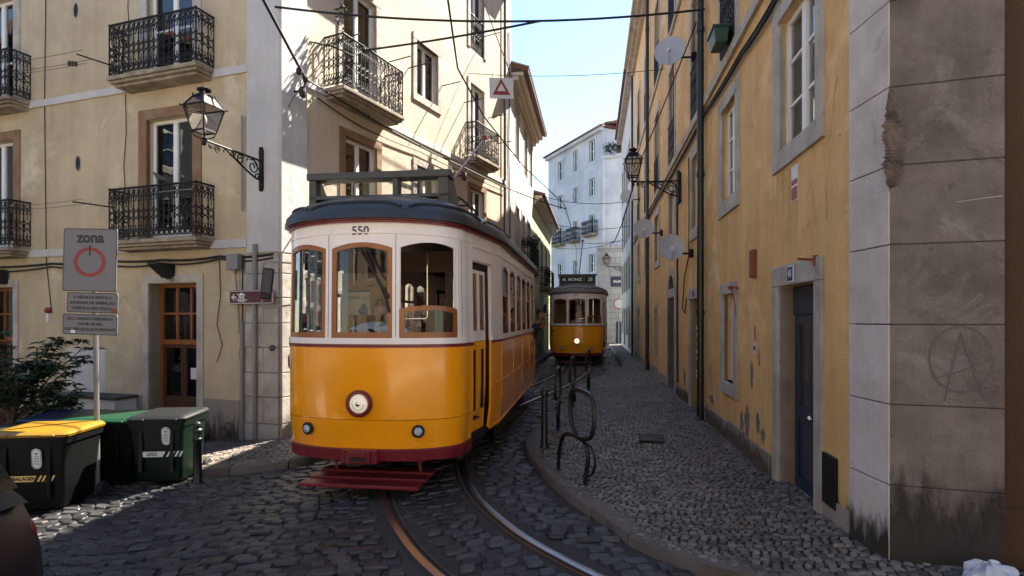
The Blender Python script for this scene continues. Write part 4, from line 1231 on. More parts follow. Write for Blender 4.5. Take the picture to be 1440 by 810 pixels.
pf = bf.build('pillar_front', M['pillarstone'], ob, bevel=.005)
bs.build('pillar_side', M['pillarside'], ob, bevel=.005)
b = MB(); PF.box(b, .01, .60, -.2, 13, -.4, -.008); b.build('pillar_core', M['mortar'], ob)
rng = random.Random(12)                        # broken corner
b = MB()
for i in range(26):
    t = i / 25; z = 2.68 + .56 * t
    w = .09 * math.sin(math.pi * min(1, .12 + t * .9)) ** .7 + .01
    c = PF.pt(w * .35, z, .002)
    b.ell((c.x, c.y, z), w * rng.uniform(.7, 1.05), .03 * rng.uniform(.6, 1), .035 * rng.uniform(.7, 1.2), 8)
b.build('broken_edge', M['rubble'], pf)
patch('broken_face', PF, [(-.001, 2.62), (.02, 2.66), (.03, 2.78), (.085, 2.86), (.095, 2.98), (.07, 3.08), (.05, 3.14), (.03, 3.2), (.025, 3.27), (-.001, 3.3)], 'rubble', .004, pf)
# sprayed letter A in a ring on the pillar
b = MB()
def ribbon(pts, w):
    for i in range(len(pts) - 1):
        a = Vector(pts[i]); c = Vector(pts[i + 1]); d = (c - a).normalized(); nn = Vector((-d.y, d.x)) * w / 2
        q = [a - nn, c - nn, c + nn, a + nn]
        b.add([PF.pt(p.x, p.y, .003 + .0003 * (i % 2)) for p in q], [(0, 1, 2, 3)])
gc = (.385, 1.545)
ribbon([(gc[0] + .165 * math.cos(t), gc[1] + .205 * math.sin(t)) for t in np.linspace(0.3, 2 * math.pi + .1, 40)], .014)
ribbon([(.30, 1.28), (.33, 1.45), (.37, 1.63), (.385, 1.71)], .013); ribbon([(.385, 1.71), (.42, 1.6), (.46, 1.45), (.52, 1.30)], .013); ribbon([(.24, 1.42), (.38, 1.47), (.56, 1.56)], .012)
b.build('graffiti', M['spraygrey'], pf)
b = MB(); b.add([PF.pt(.36, 2.528, .003), PF.pt(.6, 2.55, .003), PF.pt(.6, 2.5535, .003), PF.pt(.36, 2.530, .003)], [(0, 1, 2, 3)]); b.build('scratch', M['pillarside'], pf)
def stain_sheet(name, W, s0, s1, zb, zt, o, m, parent, seed=0, ns=24, nz=16):
    """a thin film on the wall whose edge is broken up by noise; 'fade' is its outline"""
    vs = []; fd = []
    for j in range(nz + 1):
        for i in range(ns + 1):
            s = s0 + (s1 - s0) * i / ns; z = zb + (zt - zb) * j / nz
            vs.append(W.pt(s, z, o)); fd.append(1 - j / nz)
    b = MB(); b.add(vs, [(j * (ns + 1) + i, j * (ns + 1) + i + 1, (j + 1) * (ns + 1) + i + 1, (j + 1) * (ns + 1) + i) for j in range(nz) for i in range(ns)])
    me = bpy.data.meshes.new(name); inv = WM[parent.name].inverted()
    me.from_pydata([tuple(inv @ Vector(p)) for p in b.v], [], b.f); me.materials.append(m)
    at = me.attributes.new('fade', 'FLOAT', 'POINT'); at.data.foreach_set('value', fd)
    ob_ = bpy.data.objects.new(name, me); COL.objects.link(ob_); ob_.parent = parent; WM[ob_.name] = WM[parent.name]
    return ob_
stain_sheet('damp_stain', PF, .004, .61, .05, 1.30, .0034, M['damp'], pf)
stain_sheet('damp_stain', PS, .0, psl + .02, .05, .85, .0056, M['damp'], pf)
stain_sheet('damp_stain', RW, .0, ys(4.62), .0, .95, .0036, M['damp2'], ob)
stain_sheet('damp_stain', RW, ys(5.95), ys(9.35), .0, .85, .0192, M['damp2'], ob, ns=60)
stain_sheet('damp_stain', RW, ys(9.6), ys(9.98), .0, .8, .0192, M['damp2'], ob)
stain_sheet('damp_stain', RW, ys(11.1), ys(12.8), .0, .9, .0192, M['damp2'], ob, ns=40)
stain_sheet('damp_stain', LF, .82, 1.58, -.5, 1.0, .0245, M['damp2'], lb)
stain_sheet('damp_stain', LF, 3.04, 6.25, -.8, .9, .0245, M['damp2'], lb, ns=60)
# wall round the corner, set back from the pillar, its shade painted into the ochre
NF = Wall(PF.pt(.612, 0, -.10)[:2], (.95, -.31), 1)
if NF.n.y > 0: NF.n = -NF.n
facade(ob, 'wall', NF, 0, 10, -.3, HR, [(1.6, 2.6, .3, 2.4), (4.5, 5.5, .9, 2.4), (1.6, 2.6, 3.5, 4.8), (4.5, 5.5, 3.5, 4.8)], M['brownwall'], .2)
for h in ((1.6, 2.6, .3, 2.4), (4.5, 5.5, .9, 2.4), (1.6, 2.6, 3.5, 4.8), (4.5, 5.5, 3.5, 4.8)): window(ob, NF, *h, .16, 'limestone', 'whitepaint', 2, 3, .1, True)
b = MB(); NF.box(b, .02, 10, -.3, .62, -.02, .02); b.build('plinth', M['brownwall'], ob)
b = MB()
e1 = NF.pt(10, 0); e2 = RW.pt(LR, 0); pl = [(JX, JY), (e2.x, e2.y), (e2.x + 9, e2.y - 1), (e1.x + 2, e1.y + 6), (e1.x, e1.y)]
for i in (1, 2, 3):
    p0, p1 = pl[i], pl[(i + 1) % 5]
    b.add([(*p0, -.3), (*p1, -.3), (*p1, HR), (*p0, HR)], [(0, 1, 2, 3)])
b.build('back_wall', M['ochre'], ob)
b = MB(); b.prism(pl, HR + .1, HR + .25); b.build('roof', M['roof_tile'], ob)

# white house after the ochre one
B5 = Wall(RW.pt(LR + .02, 0)[:2], (.14, 1), 1)
if B5.n.x > 0: B5.n = -B5.n
w5 = thing('pale_house', 'pale narrow-windowed house after the far end of the ochre building', 'building', (B5.P.x, B5.P.y, 0))
hol = []
for a in (.9, 2.9, 4.9, 6.9, 8.9):
    hol += [(a, a + .9, .3 if a in (2.9, 6.9) else .9, 2.3), (a, a + .9, 3.3, 4.9), (a, a + .9, 5.9, 7.8), (a, a + .9, 8.7, 10.6)]
facade(w5, 'wall', B5, 0, 11, -.3, 13.2, hol, M['white_stucco'], .18)
for h in hol: window(w5, B5, *h, .14, 'limestone', 'bluepaint' if h[2] > 5 else 'whitepaint', 2, 3, .1, False, None)
b = MB(); q = [B5.pt(0, 0), B5.pt(11, 0), B5.pt(11, 0, -8), B5.pt(0, 0, -8)]
for i in (1, 2, 3):
    p0, p1 = q[i], q[(i + 1) % 4]
    b.add([(p0.x, p0.y, -.3), (p1.x, p1.y, -.3), (p1.x, p1.y, 13.2), (p0.x, p0.y, 13.2)], [(0, 1, 2, 3)])
b.build('back_wall', M['white_stucco'], w5)
b = MB(); B5.box(b, 0, 11.1, 12.9, 13.2, -.03, .3); b.build('cornice', M['limestone'], w5)
b = MB(); B5.box(b, 0, 11.1, 13.202, 13.35, -8, .42); b.build('roof', M['roof_tile'], w5)
b = MB(); b.tube([B5.pt(.25, .1, .08), B5.pt(.25, 12.9, .08)], .05, 8); b.build('drainpipe', M['irongreen'], w5)

# sunlit house across the square, behind the viewpoint (seen only as reflections in glass and paint)
B0 = Wall((-13, -9), (1, 0), 1)
if B0.n.y < 0: B0.n = -B0.n
B6 = Wall((-15.5, -9), (0, 1), 1)
if B6.n.x < 0: B6.n = -B6.n
rs6 = thing('slate_house', 'dark slate-grey house at the far left side of the square', 'building', (-15.5, -9, -1))
hol = []
for i in range(6):
    a = 1.2 + i * 2.8
    hol += [(a, a + 1.1, .2, 2.5), (a, a + 1.1, 3.6, 5.6), (a, a + 1.1, 6.8, 8.6)]
facade(rs6, 'wall', B6, 0, 18.5, -1.6, 11, hol, M['slate'], .2)
for h in hol: window(rs6, B6, *h, .18, 'limestone', 'whitepaint', 2, 3, .1, True, None)
b = MB(); B6.box(b, -.3, 18.7, 11, 11.3, -8, .4); b.build('roof', M['roof_tile'], rs6)
b = MB(); B6.box(b, 0, 18.5, -1.6, 11, -8, -7.9); b.build('back_wall', M['slate'], rs6)
rb = thing('square_house', 'cream house across the square that faces the tram fronts', 'building', (-13, -9, 0))
hol = []
for i in range(8):
    a = 1.2 + i * 2.6
    hol += [(a, a + 1.1, .2 if i % 3 == 0 else .9, 2.5), (a, a + 1.1, 3.8, 5.6), (a, a + 1.1, 6.8, 8.6)]
facade(rb, 'wall', B0, 0, 22, -1.2, 10, hol, M['tanwall'], .2)
for h in hol: window(rb, B0, *h, .18, 'limestone', 'whitepaint', 2, 3, .1, True, None)
b = MB(); B0.box(b, 0, 22, -1.2, 10, -8, -7.9); B0.box(b, -.1, 0, -1.2, 10, -8, 0); B0.box(b, 22, 22.1, -1.2, 10, -8, 0); b.build('back_wall', M['tanwall'], rb)
b = MB(); B0.box(b, -.3, 22.3, 10, 10.3, -8.2, .4); b.build('roof', M['roof_tile'], rb)
# ------------------------------------------------------------------ trams
TL = 8.2
class Plan:
    def __init__(s):
        half = []
        for x in np.linspace(0, 1, 60):
            x = math.sin(x * math.pi / 2)
            half.append((x, .55 * (1 - max(0, 1 - x ** 2.3) ** (1 / 2.3))))
        half += [(1.012, .62), (1.03, .68), (1.13, 1.3), (1.19, 1.75)]
        full = half + [(x, TL - y) for x, y in reversed(half)]
        P = [Vector(p) for p in full]
        t = [0]
        for i in range(1, len(P)): t.append(t[-1] + (P[i] - P[i - 1]).length)
        s.P = P; s.t = np.array(t); s.T = t[-1]
        s.X = np.array([p.x for p in P]); s.Y = np.array([p.y for p in P])
    def tx(s, x):        # arc position on the front curve at lateral x
        return float(np.interp(x, s.X[:60], s.t[:60]))
    def ty(s, y):        # arc position on the side at distance y behind the nose
        k = s.Y > .551; return float(np.interp(y, s.Y[k], s.t[k]))
    def p(s, t, o=0.0):
        sg = 1 if t >= 0 else -1; a = abs(t)
        e = .02
        x = np.interp(a, s.t, s.X); y = np.interp(a, s.t, s.Y)
        x0, y0 = np.interp(a - e, s.t, s.X), np.interp(a - e, s.t, s.Y); x1, y1 = np.interp(a + e, s.t, s.X), np.interp(a + e, s.t, s.Y)
        if a < e: dx, dy = 1, 0
        else: dx, dy = x1 - x0, y1 - y0
        l = math.hypot(dx, dy); nx, ny = dy / l, -dx / l
        return sg * (x + nx * o), y + ny * o, sg * nx, ny
PL = Plan()
def prof(z, t):
    """how far the side leans in or out with height"""
    if z < .77: return -.035 * (.77 - z) / .3
    if z > 1.54: return -.02 * (z - 1.54) / 1.2
    return 0.0
def TP(t, z, o=0.0):
    x, y, nx, ny = PL.p(t, o + prof(z, t)); return Vector((x, y, z))
def fn(v): return v if callable(v) else (lambda t: v)
def bent(mb, t0, t1, zlo, zhi, o0, o1, n=None, nz=1, mi=0):
    zlo = fn(zlo); zhi = fn(zhi)
    if n is None: n = max(1, int(abs(t1 - t0) / .07))
    ts = [t0 + (t1 - t0) * i / n for i in range(n + 1)]
    vs = []; W_ = 2 * (nz + 1)
    for t in ts:
        a, b_ = zlo(t), zhi(t)
        for k in range(nz + 1):
            z = a + (b_ - a) * k / nz; vs.append(TP(t, z, o0))
        for k in range(nz, -1, -1):
            z = a + (b_ - a) * k / nz; vs.append(TP(t, z, o1))
    fs = []
    for i in range(n):
        for j in range(W_):
            fs.append((i * W_ + j, i * W_ + (j + 1) % W_, (i + 1) * W_ + (j + 1) % W_, (i + 1) * W_ + j))
    fs.append(tuple(range(W_))); fs.append(tuple(n * W_ + j for j in range(W_)))
    mb.add(vs, fs, mi)

ZB, ZS, ZC = 1.54, 1.60, 2.75          # belt, sill, cornice
def zcor(t):
    x = min(1.0, abs(PL.p(t)[0])); y = PL.p(t)[1]
    return ZC + (.035 * (1 - x * x) if y < 1 or y > TL - 1 else 0)
def build_tram(name, label, loc, rz, number, sign_text, group, lit, seats=True):
    tr = thing(name, label, 'tram', loc, rz, group)
    B = lambda mb, nm, m, parent=tr, **kw: mb.build(nm, m, parent, local=True, **kw)
    tx, ty, T = PL.tx, PL.ty, PL.T
    nose0 = lambda x, z: TP(math.copysign(tx(abs(x)), x), z, .003)
    d0, d1 = ty(.68), ty(1.30); c0, c1 = tx(.945), tx(.995)
    p0 = ty(1.75); e0 = ty(6.45); D0, D1 = T - d1, T - d0
    # ---- yellow lower body
    b = MB()
    bent(b, -d0, d0, .77, ZB, -.03, 0, 70, 2); bent(b, -d0, d0, .47, .765, -.03, .004, 70, 3)
    for sg in (-1, 1):
        bent(b, sg * d1, sg * p0, .48, ZB, -.03, 0, 6, 4); bent(b, sg * p0, sg * e0, .46, ZB, -.03, 0, 24, 4)
        bent(b, sg * e0, sg * D0, .48, ZB, -.03, 0, 6, 4); bent(b, sg * D1, sg * T, .47, ZB, -.03, 0, 30, 4)
    body = B(b, 'lower_body', M['tyellow'], smooth=True)
    b = MB()
    for sg in (-1, 1):
        bent(b, sg * d1, sg * D0, .98, 1.01, 0, .010, 40); bent(b, sg * d1, sg * D0, .455, .485, .0, .012, 40)
        for i in range(5):
            t = p0 + (e0 - p0) * i / 4; bent(b, sg * (t - .006), sg * (t + .006), .49, 1.5, 0, .004, 1, 3)
    B(b, 'body_moulding', M['tyellow'], body)
    b = MB()
    bent(b, -d0, d0, ZB - .035, ZB - .002, 0, .012, 60)
    for sg in (-1, 1): bent(b, sg * d1, sg * D0, ZB - .03, ZB - .002, 0, .01, 40)
    B(b, 'belt_line', M['tred'])
    # ---- white upper body
    wins = []                              # (t0, t1, style)
    wins.append((-tx(.325), tx(.325), 'center')); wins.append((tx(.395), tx(.94), 'half')); wins.append((-tx(.94), -tx(.395), 'full'))
    wins.append((T - tx(.325), T + tx(.325), 'rear'))
    for sg in (-1, 1): wins.append(tuple(sorted((sg * (T - tx(.94)), sg * (T - tx(.395))))) + ('rearside',))
    sides = []
    for sg in (-1, 1):
        for i in range(6):
            a = 1.86 + i * .762; q = sorted((sg * ty(a), sg * ty(a + .635))); sides.append((q[0], q[1], 'side'))
    def top(w):
        tm, hw = (w[0] + w[1]) / 2, (w[1] - w[0]) / 2
        hi, ar = (2.52, .06) if w[2] != 'side' else (2.44, .07)
        return lambda t: hi + ar * (1 - min(1, ((t - tm) / hw) ** 2))
    b = MB()
    def white(t0, t1, zl, zh, n=None, o0=-.035, o1=.0): bent(b, t0, t1, zl, zh, o0, o1, n)
    allw = sorted(w for w in wins + sides if w[0] > -T and w[1] < T)
    wr = [w for w in wins if w[2] == 'rear'][0]
    spans = allw
    for w in spans: bent(b, w[0], w[1], top(w), zcor, -.035, 0, 14)
    bent(b, wr[0], T, lambda t: top(wr)(t), zcor, -.035, 0, 8); bent(b, -T, -wr[0], lambda t: top(wr)(-t), zcor, -.035, 0, 8)
    # sill strips and pillars between windows (doors left open)
    segs = []
    edges = sorted([(w[0], w[1]) for w in spans] + [(-d1, -d0), (d0, d1), (D0, D1), (-D1, -D0), (wr[0], T), (-T, -wr[0])])
    for i in range(len(edges) - 1):
        a, c = edges[i][1], edges[i + 1][0]
        if c - a > .004: bent(b, a, c, ZS, zcor, -.035, .003, max(1, int((c - a) / .05)))
    for a, c in ((-d0, d0), (d1, D0), (-D0, -d1), (D1, T), (-T, -D1)): bent(b, a, c, ZB, ZS + .001, -.035, .014, 50)
    for a, c in ((d0, d1), (-d1, -d0), (D0, D1), (-D1, -D0)): bent(b, a, c, 2.44, zcor, -.035, 0, 8)
    up = B(b, 'upper_body', M['twhite'], smooth=True, ang=30)
    b = MB()
    bent(b, -d0, d0, lambda t: 2.635 + zcor(t) - ZC, lambda t: 2.647 + zcor(t) - ZC, 0, .01, 60)
    for sg in (-1, 1): bent(b, sg * d0, sg * D1, 2.60, 2.612, 0, .012, 60)
    for sg in (-1, 1): bent(b, sg * (d0 - .04), sg * (d1 + .05), 2.455, 2.475, 0, .02, 8)
    B(b, 'moulding', M['twhite'], up)
    b = MB()
    for t in (-tx(.36), tx(.36), -tx(.97), tx(.97)): bent(b, t - .0025, t + .0025, 1.61, lambda q: 2.63 + zcor(q) - ZC, .002, .0045, 1)
    for t in (-tx(.36), tx(.36)): bent(b, t - .002, t + .002, 2.65, 2.74, 0, .002, 1)
    B(b, 'panel_seam', M['tframe'], up)
    b = MB()
    for q in range(-6, 7):
        x = q * .15; c = nose0(x, .775); nv = PL.p(math.copysign(tx(abs(x)), x)); b.lathe([(.007, 0), (.006, .003), (.002, .0045)], 6, frame3(c, (-nv[3], nv[2], 0), (0, 0, 1)))
    B(b, 'screw_heads', M['tyellow'], body)
    b = MB()
    bent(b, -T, T, lambda t: zcor(t) - .004, lambda t: zcor(t) + .016, -.02, .035, 160); bent(b, -T, T, lambda t: zcor(t) + .020, lambda t: zcor(t) + .034, -.02, .05, 160)
    B(b, 'cornice', M['tred'])
    # ---- windows
    def pane_frame(w, z0, zt, wd, m, nm='window', o0=-.032, o1=-.006, glass=True):
        f = MB(); t0, t1 = w
        zt = fn(zt)
        bent(f, t0, t0 + wd, z0, zt, o0, o1, 2); bent(f, t1 - wd, t1, z0, zt, o0, o1, 2)
        bent(f, t0 + wd, t1 - wd, z0, z0 + wd * 1.15, o0, o1, 8); bent(f, t0 + wd, t1 - wd, lambda t: zt(t) - wd, zt, o0, o1, 12)
        fo = B(f, nm, M[m], smooth=True, ang=30)
        if glass:
            g = MB(); bent(g, t0 + wd * .6, t1 - wd * .6, z0 + wd * .6, lambda t: zt(t) - wd * .6, -.022, -.018, 12)
            B(g, 'pane', M['tramglass'], fo)
        return fo
    wc = pane_frame(wins[0][:2], ZS, top(wins[0]), .052, 'wood')
    wl = pane_frame(wins[2][:2], ZS, top(wins[2]), .048, 'wood')
    w = wins[1]
    wt = top(w)
    tm_, hw_ = (w[0] + w[1]) / 2, (w[1] - w[0]) / 2
    pane_frame(w[:2], ZS, lambda t: 1.90 + .035 * (1 - ((t - tm_) / hw_) ** 2) - .0, .052, 'wood')
    f = MB(); bent(f, w[0], w[0] + .012, 1.9, wt, -.03, -.004, 1); B(f, 'window_track', M['twhite']); f = MB(); bent(f, w[1] - .03, w[1], 1.9, wt, -.03, -.004, 1); B(f, 'window_track', M['twhite'])
    for w in wins[3:]:
        if w[2] == 'rear': 
            continue
        pane_frame(w[:2], ZS, top(w), .05, 'wood')
    for w in sides:
        tp = top(w)
        f = MB(); wd = .03
        bent(f, w[0], w[0] + wd, 2.10, tp, -.032, -.004, 1); bent(f, w[1] - wd, w[1], 2.10, tp, -.032, -.004, 1)
        bent(f, w[0] + wd, w[1] - wd, 2.10, 2.145, -.032, -.004, 6); bent(f, w[0] + wd, w[1] - wd, lambda t: tp(t) - .028, tp, -.032, -.004, 10)
        bent(f, w[0], w[0] + .02, ZS, 2.10, -.032, -.008, 1); bent(f, w[1] - .02, w[1], ZS, 2.10, -.032, -.008, 1)
        fo = B(f, 'window', M['wood'])
        g = MB(); bent(g, w[0] + wd * .6, w[1] - wd * .6, 2.12, lambda t: tp(t) - .02, -.022, -.018, 8); B(g, 'pane', M['tramglass'], fo)
    # ---- doors: two folding leaves
    for a, c in ((d0, d1), (-d1, -d0), (D0, D1), (-D1, -D0)):
        lo, hi = min(a, c), max(a, c); mid = (lo + hi) / 2
        for l0, l1 in ((lo + .02, mid - .012), (mid + .012, hi - .08)):
            f = MB()
            bent(f, l0, l1, .50, ZB - .005, -.075, -.05, 3, 2, 0)
            for q0, q1, z0, z1 in ((l0, l0 + .035, ZB, 2.36), (l1 - .035, l1, ZB, 2.36), (l0 + .035, l1 - .035, ZB, ZB + .12), (l0 + .035, l1 - .035, 2.32, 2.36)): bent(f, q0, q1, z0, z1, -.075, -.05, 2, 1, 1)
            bent(f, (l0 + l1) / 2 - .045, (l0 + l1) / 2 + .045, .74, 1.44, -.05, -.047, 1, 1, 2)
            do = B(f, 'door_leaf', [M['tyellow'], M['twhite'], M['black']])
            f = MB()
            for q0, q1, z0, z1 in ((l0 + .035, l0 + .06, ZB + .12, 2.32), (l1 - .06, l1 - .035, ZB + .12, 2.32), (l0 + .06, l1 - .06, ZB + .12, ZB + .17), (l0 + .06, l1 - .06, 2.28, 2.32)): bent(f, q0, q1, z0, z1, -.07, -.052, 2)
            B(f, 'window_frame', M['wood'], do)
            g = MB(); bent(g, l0 + .05, l1 - .05, ZB + .14, 2.30, -.064, -.06, 3); B(g, 'pane', M['tramglass'], do)
        f = MB(); bent(f, hi - .078 if a > 0 else hi - .078, hi, .5, 2.44, -.09, -.06, 2); bent(f, lo, hi, 2.365, 2.44, -.08, -.05, 3); bent(f, lo, hi, .40, .495, -.25, -.03, 4)
        B(f, 'door_surround', M['black'])
    # ---- roof
    b = MB(); N = 120; K = 9; rows = []
    ts = [-T + 2 * T * i / N for i in range(N)]
    for k in range(K + 1):
        q = k / K; ins = 1 - math.cos(q * math.pi / 2); ht = math.sin(q * math.pi / 2) ** .9
        row = []
        for t in ts:
            x, y, _, _ = PL.p(t, .065)
            yc = min(max(y, 1.35), TL - 1.35)
            row.append((x * (1 - ins), y + (yc - y) * ins * .98, zcor(t) + .036 + (.42 - .0) * ht))
        rows.append(row)
    vs = [p for r_ in rows for p in r_]
    fs = [(k * N + j, k * N + (j + 1) % N, (k + 1) * N + (j + 1) % N, (k + 1) * N + j) for k in range(K) for j in range(N)]
    b.add(vs, fs)
    b.add(rows[0], [tuple(range(N))])
    rf = B(b, 'roof', M['troof' if sign_text is None else 'troof_pale'], smooth=True, ang=50)
    def roofpt(t, q, up_=.006):
        ins = 1 - math.cos(q * math.pi / 2); ht = math.sin(q * math.pi / 2) ** .9
        x, y, _, _ = PL.p(t, .065); yc = min(max(y, 1.35), TL - 1.35)
        return Vector((x * (1 - ins), y + (yc - y) * ins * .98, zcor(t) + .036 + .42 * ht + up_))
    b = MB()
    for a, c in ((-1.5, -.62), (-.56, .42), (.5, 1.55), (1.7, 3.0), (-3.0, -1.7)):
        b.tube([roofpt(a + (c - a) * i / 16, .24 - .08 * (abs(i / 8 - 1) ** 6)) for i in range(17)], .016, 6)
    B(b, 'rain_gutter', M['troof'], rf, smooth=True)
    b = MB(); b.box(-.5, .5, 2.3, 5.9, 3.18, 3.24); B(b, 'roof_walkway', M['tframe'], rf)
    # ---- sign box on the roof
    b = MB()
    if sign_text is None:
        y0, y1 = .78, .92; x0, x1 = -.96, .72
        b.box(x0 - .02, x1 + .02, y0 - .02, y1 + .06, 3.42, 3.50); b.box(x0, x1, y0, y1, 3.19, 3.235)
        for xa, xb in ((x0, x0 + .09), (x1 - .12, x1), (.06, .125)): b.box(xa, xb, y0, y1, 2.98 if xa < .1 or xa > .3 else 3.1, 3.42)
        for xa, dx in ((x1 - .03, .012), (x0, .012)):
            b.hexa([(xa, y1, 2.98), (xa + .03, y1, 2.98), (xa + .03, y1 + .62, 2.98), (xa, y1 + .62, 2.98), (xa, y1, 3.49), (xa + .03, y1, 3.49), (xa + .03, y1 + .16, 3.44), (xa, y1 + .16, 3.44)])
        b.tube([(.55, y0 + .05, 3.19), (.1, y1 + .5, 3.22)], .02, 6)
        sb = B(b, 'roof_sign_box', M['tframe'], bevel=.008)
        g = MB(); g.box(x0 + .09, .06, y0 + .06, y0 + .066, 3.235, 3.42); g.box(.125, x1 - .12, y0 + .06, y0 + .066, 3.235, 3.42); B(g, 'pane', M['tramglass'], sb)
    else:
        y0, y1 = .62, .80; x0, x1 = -.72, .72
        b.box(x0, x1, y0, y1, 3.0, 3.50); b.box(x0 - .04, x1 + .04, y0 - .04, y1 + .04, 3.50, 3.56); b.box(x0 + .06, x1 - .06, y0 - .012, y0 - .002, 3.22, 3.46, 1)
        sb = B(b, 'roof_sign_box', [M['tframe'], M['black']], bevel=.006)
        F_ = lambda x, z: frame3((x, y0 - .014, z), (1, 0, 0), (0, 0, 1))
        text_part('sign_lettering', sign_text[0], .17, F_(-.20, 3.34), M['purewhite'], sb, local=True, bold=.004)
        text_part('sign_lettering', sign_text[1], .19, F_(.50, 3.34), M['purewhite'], sb, local=True, bold=.004)
        q = MB(); q.box(.26, .27, y0 - .016, y0 - .012, 3.25, 3.43); B(q, 'sign_divider', M['purewhite'], sb)
    # ---- front fittings
    nose = lambda x, z, o: TP(math.copysign(tx(abs(x)), x), z, o)
    def nrm(x):
        q = PL.p(math.copysign(tx(abs(x)), x)); return Vector((q[2], q[3], 0))
    def disc(x, z, profile, mts, nm, parent=tr, n=24):
        nv = nrm(x); Tm = frame3(nose(x, z, 0), (-nv.y, nv.x, 0), (0, 0, 1))
        return Tm
    Tm = disc(0.0, .94, None, None, None)
    b = MB(); b.lathe([(.0, 0), (.118, 0), (.135, .02), (.138, .055), (.125, .075), (.106, .078), (.100, .05), (.0, .045)], 32, Tm)
    hl = B(b, 'headlight', M['tred'], smooth=True)
    b = MB(); b.lathe([(.022, .076), (.024, .085), (.012, .092), (0, .093)], 16, Tm); b.tube([Tm @ Vector((.06 * math.cos(a), .06 * math.sin(a), .075)) for a in np.linspace(0, 2 * math.pi, 25)[:-1]], .003, 5, closed=True); B(b, 'lamp_cap', M['chrome'], hl, smooth=True)
    b = MB(); b.lathe([(0, .046), (.098, .048), (.094, .062), (.07, .072), (.0, .078)], 28, Tm); B(b, 'lens', M['lens2' if lit else 'lens'], hl, smooth=True, ang=60)
    for x in (-.60, .58):
        Tm = disc(x, .655, None, None, None)
        b = MB(); b.lathe([(0, 0), (.058, 0), (.064, .02), (.066, .04), (.055, .05), (.047, .048), (.044, .03), (0, .03)], 24, Tm); fo = B(b, 'fog_lamp', M['black'], smooth=True)
        b = MB(); b.lathe([(0, .03), (.046, .03), (.04, .05), (0, .058)], 20, Tm); B(b, 'lens', M['clearlens'], fo, smooth=True, ang=60)
    b = MB(); bent(b, -ty(.66), ty(.66), .345, .468, -.03, .035, 70, 1)
    bp_ = B(b, 'bumper', M['tred'], smooth=True, bevel=.006)
    b = MB()
    b.box(-.19, .19, -.055, .02, .335, .475); b.box(-.125, .125, -.085, -.05, .35, .465); b.box(-.085, .085, -.10, -.08, .42, .455)
    for x in (-.155, .155):
        for z in (.365, .405, .445): b.lathe([(.012, 0), (.012, .012), (.004, .016)], 8, frame3((x, -.055, z), (1, 0, 0), (0, 0, 1)))
    for x in (-.66, -.58, .55, .63):
        for z in (.385, .43):
            nv = nrm(x); b.lathe([(.010, 0), (.010, .010), (.003, .013)], 8, frame3(nose(x, z, .047), (-nv.y, nv.x, 0), (0, 0, 1)))
    cp = B(b, 'coupler', M['tred'], bp_, bevel=.005)
    b = MB(); b.box(-.08, .08, -.104, -.084, .372, .405); B(b, 'coupler_slot', M['black'], bp_)
    # safety tray under the front
    b = MB()
    for y, w_ in ((-.08, .63), (.17, .63), (.42, .63)): b.box(-w_, w_, y, y + .17, .095 + y * .02, .13 + y * .02)
    b.box(-.57, -.51, -.05, .62, .075, .094); b.box(.51, .57, -.05, .62, .075, .094); b.box(-.03, .03, -.05, .62, .075, .094)
    ty_ = B(b, 'safety_tray', M['tred'], bevel=.006)
    b = MB()
    for x in (-.48, .48): b.tube([(x, .5, .12), (x, .45, .27), (x, .3, .33)], .018, 6)
    b.tube([(-.55, .42, .27), (.55, .42, .27)], .018, 8)
    B(b, 'tray_rod', M['rust'], ty_)
    # number and round badge
    text_part('fleet_number', number, .125, frame3(nose(-.01, 2.695, .006), (1, 0, 0), (0, 0, 1)), M['navy'], tr, local=True, bold=.001)
    tb = -tx(.93)
    x, y, nx, ny = PL.p(tb, .003); Tm = frame3((x, y, 1.335), (-ny, nx, 0), (0, 0, 1))
    b = MB(); b.tube([Tm @ Vector((.045 * math.cos(a), .06 * math.sin(a), .004)) for a in np.linspace(0, 2 * math.pi, 21)[:-1]], .013, 6, closed=True)
    bd = B(b, 'round_badge', M['black'], smooth=True)
    b = MB(); b.tube([Tm @ Vector((.06 * math.cos(a), .076 * math.sin(a), .002)) for a in np.linspace(0, 2 * math.pi, 21)[:-1]], .007, 6, closed=True); B(b, 'badge_rim', M['labelwhite'], bd, smooth=True)
    # wipers
    b = MB()
    for xa, xb, zb_ in ((-.03, .24, 2.10), (.02, .27, 1.98), (.06, .25, 2.2)):
        b.tube([nose(xa, 2.53, .012), nose(xb, zb_, .012)], .008, 5)
    b.tube([nose(.24, 2.12, .016), nose(.30, 1.86, .016)], .012, 5); b.ell(nose(.27, 2.03, .02), .03, .02, .03)
    B(b, 'wiper', M['black'])
    # mirror on a tubular arm (driver's far side)
    b = MB()
    x0, y0 = PL.p(-tx(.99))[:2]
    b.tube([(x0 + .02, y0 + .05, 2.42), (x0 - .28, y0 - .0, 2.44), (x0 - .34, y0, 2.42), (x0 - .35, y0, 2.36), (x0 - .35, y0, 2.0), (x0 - .33, y0, 1.93), (x0 - .27, y0, 1.92), (x0 + .02, y0 + .05, 1.96)], .011, 6)
    ma = B(b, 'mirror_arm', M['greypipe'], smooth=True)
    b = MB(); Tm = Matrix.Translation((x0 - .28, y0 - .02, 2.19)) @ Matrix.Rotation(R(25), 4, 'Z') @ Matrix.Rotation(R(6), 4, 'Y')
    b.box(-.06, .06, -.045, .035, -.175, .175, 0, Tm); mo = B(b, 'mirror', M['black'], ma, bevel=.02)
    b = MB(); b.box(-.045, .045, -.052, -.047, -.1, .15, 0, Tm); B(b, 'mirror_glass', M['lidblue'], ma)
    # trolley gear on the roof
    b = MB()
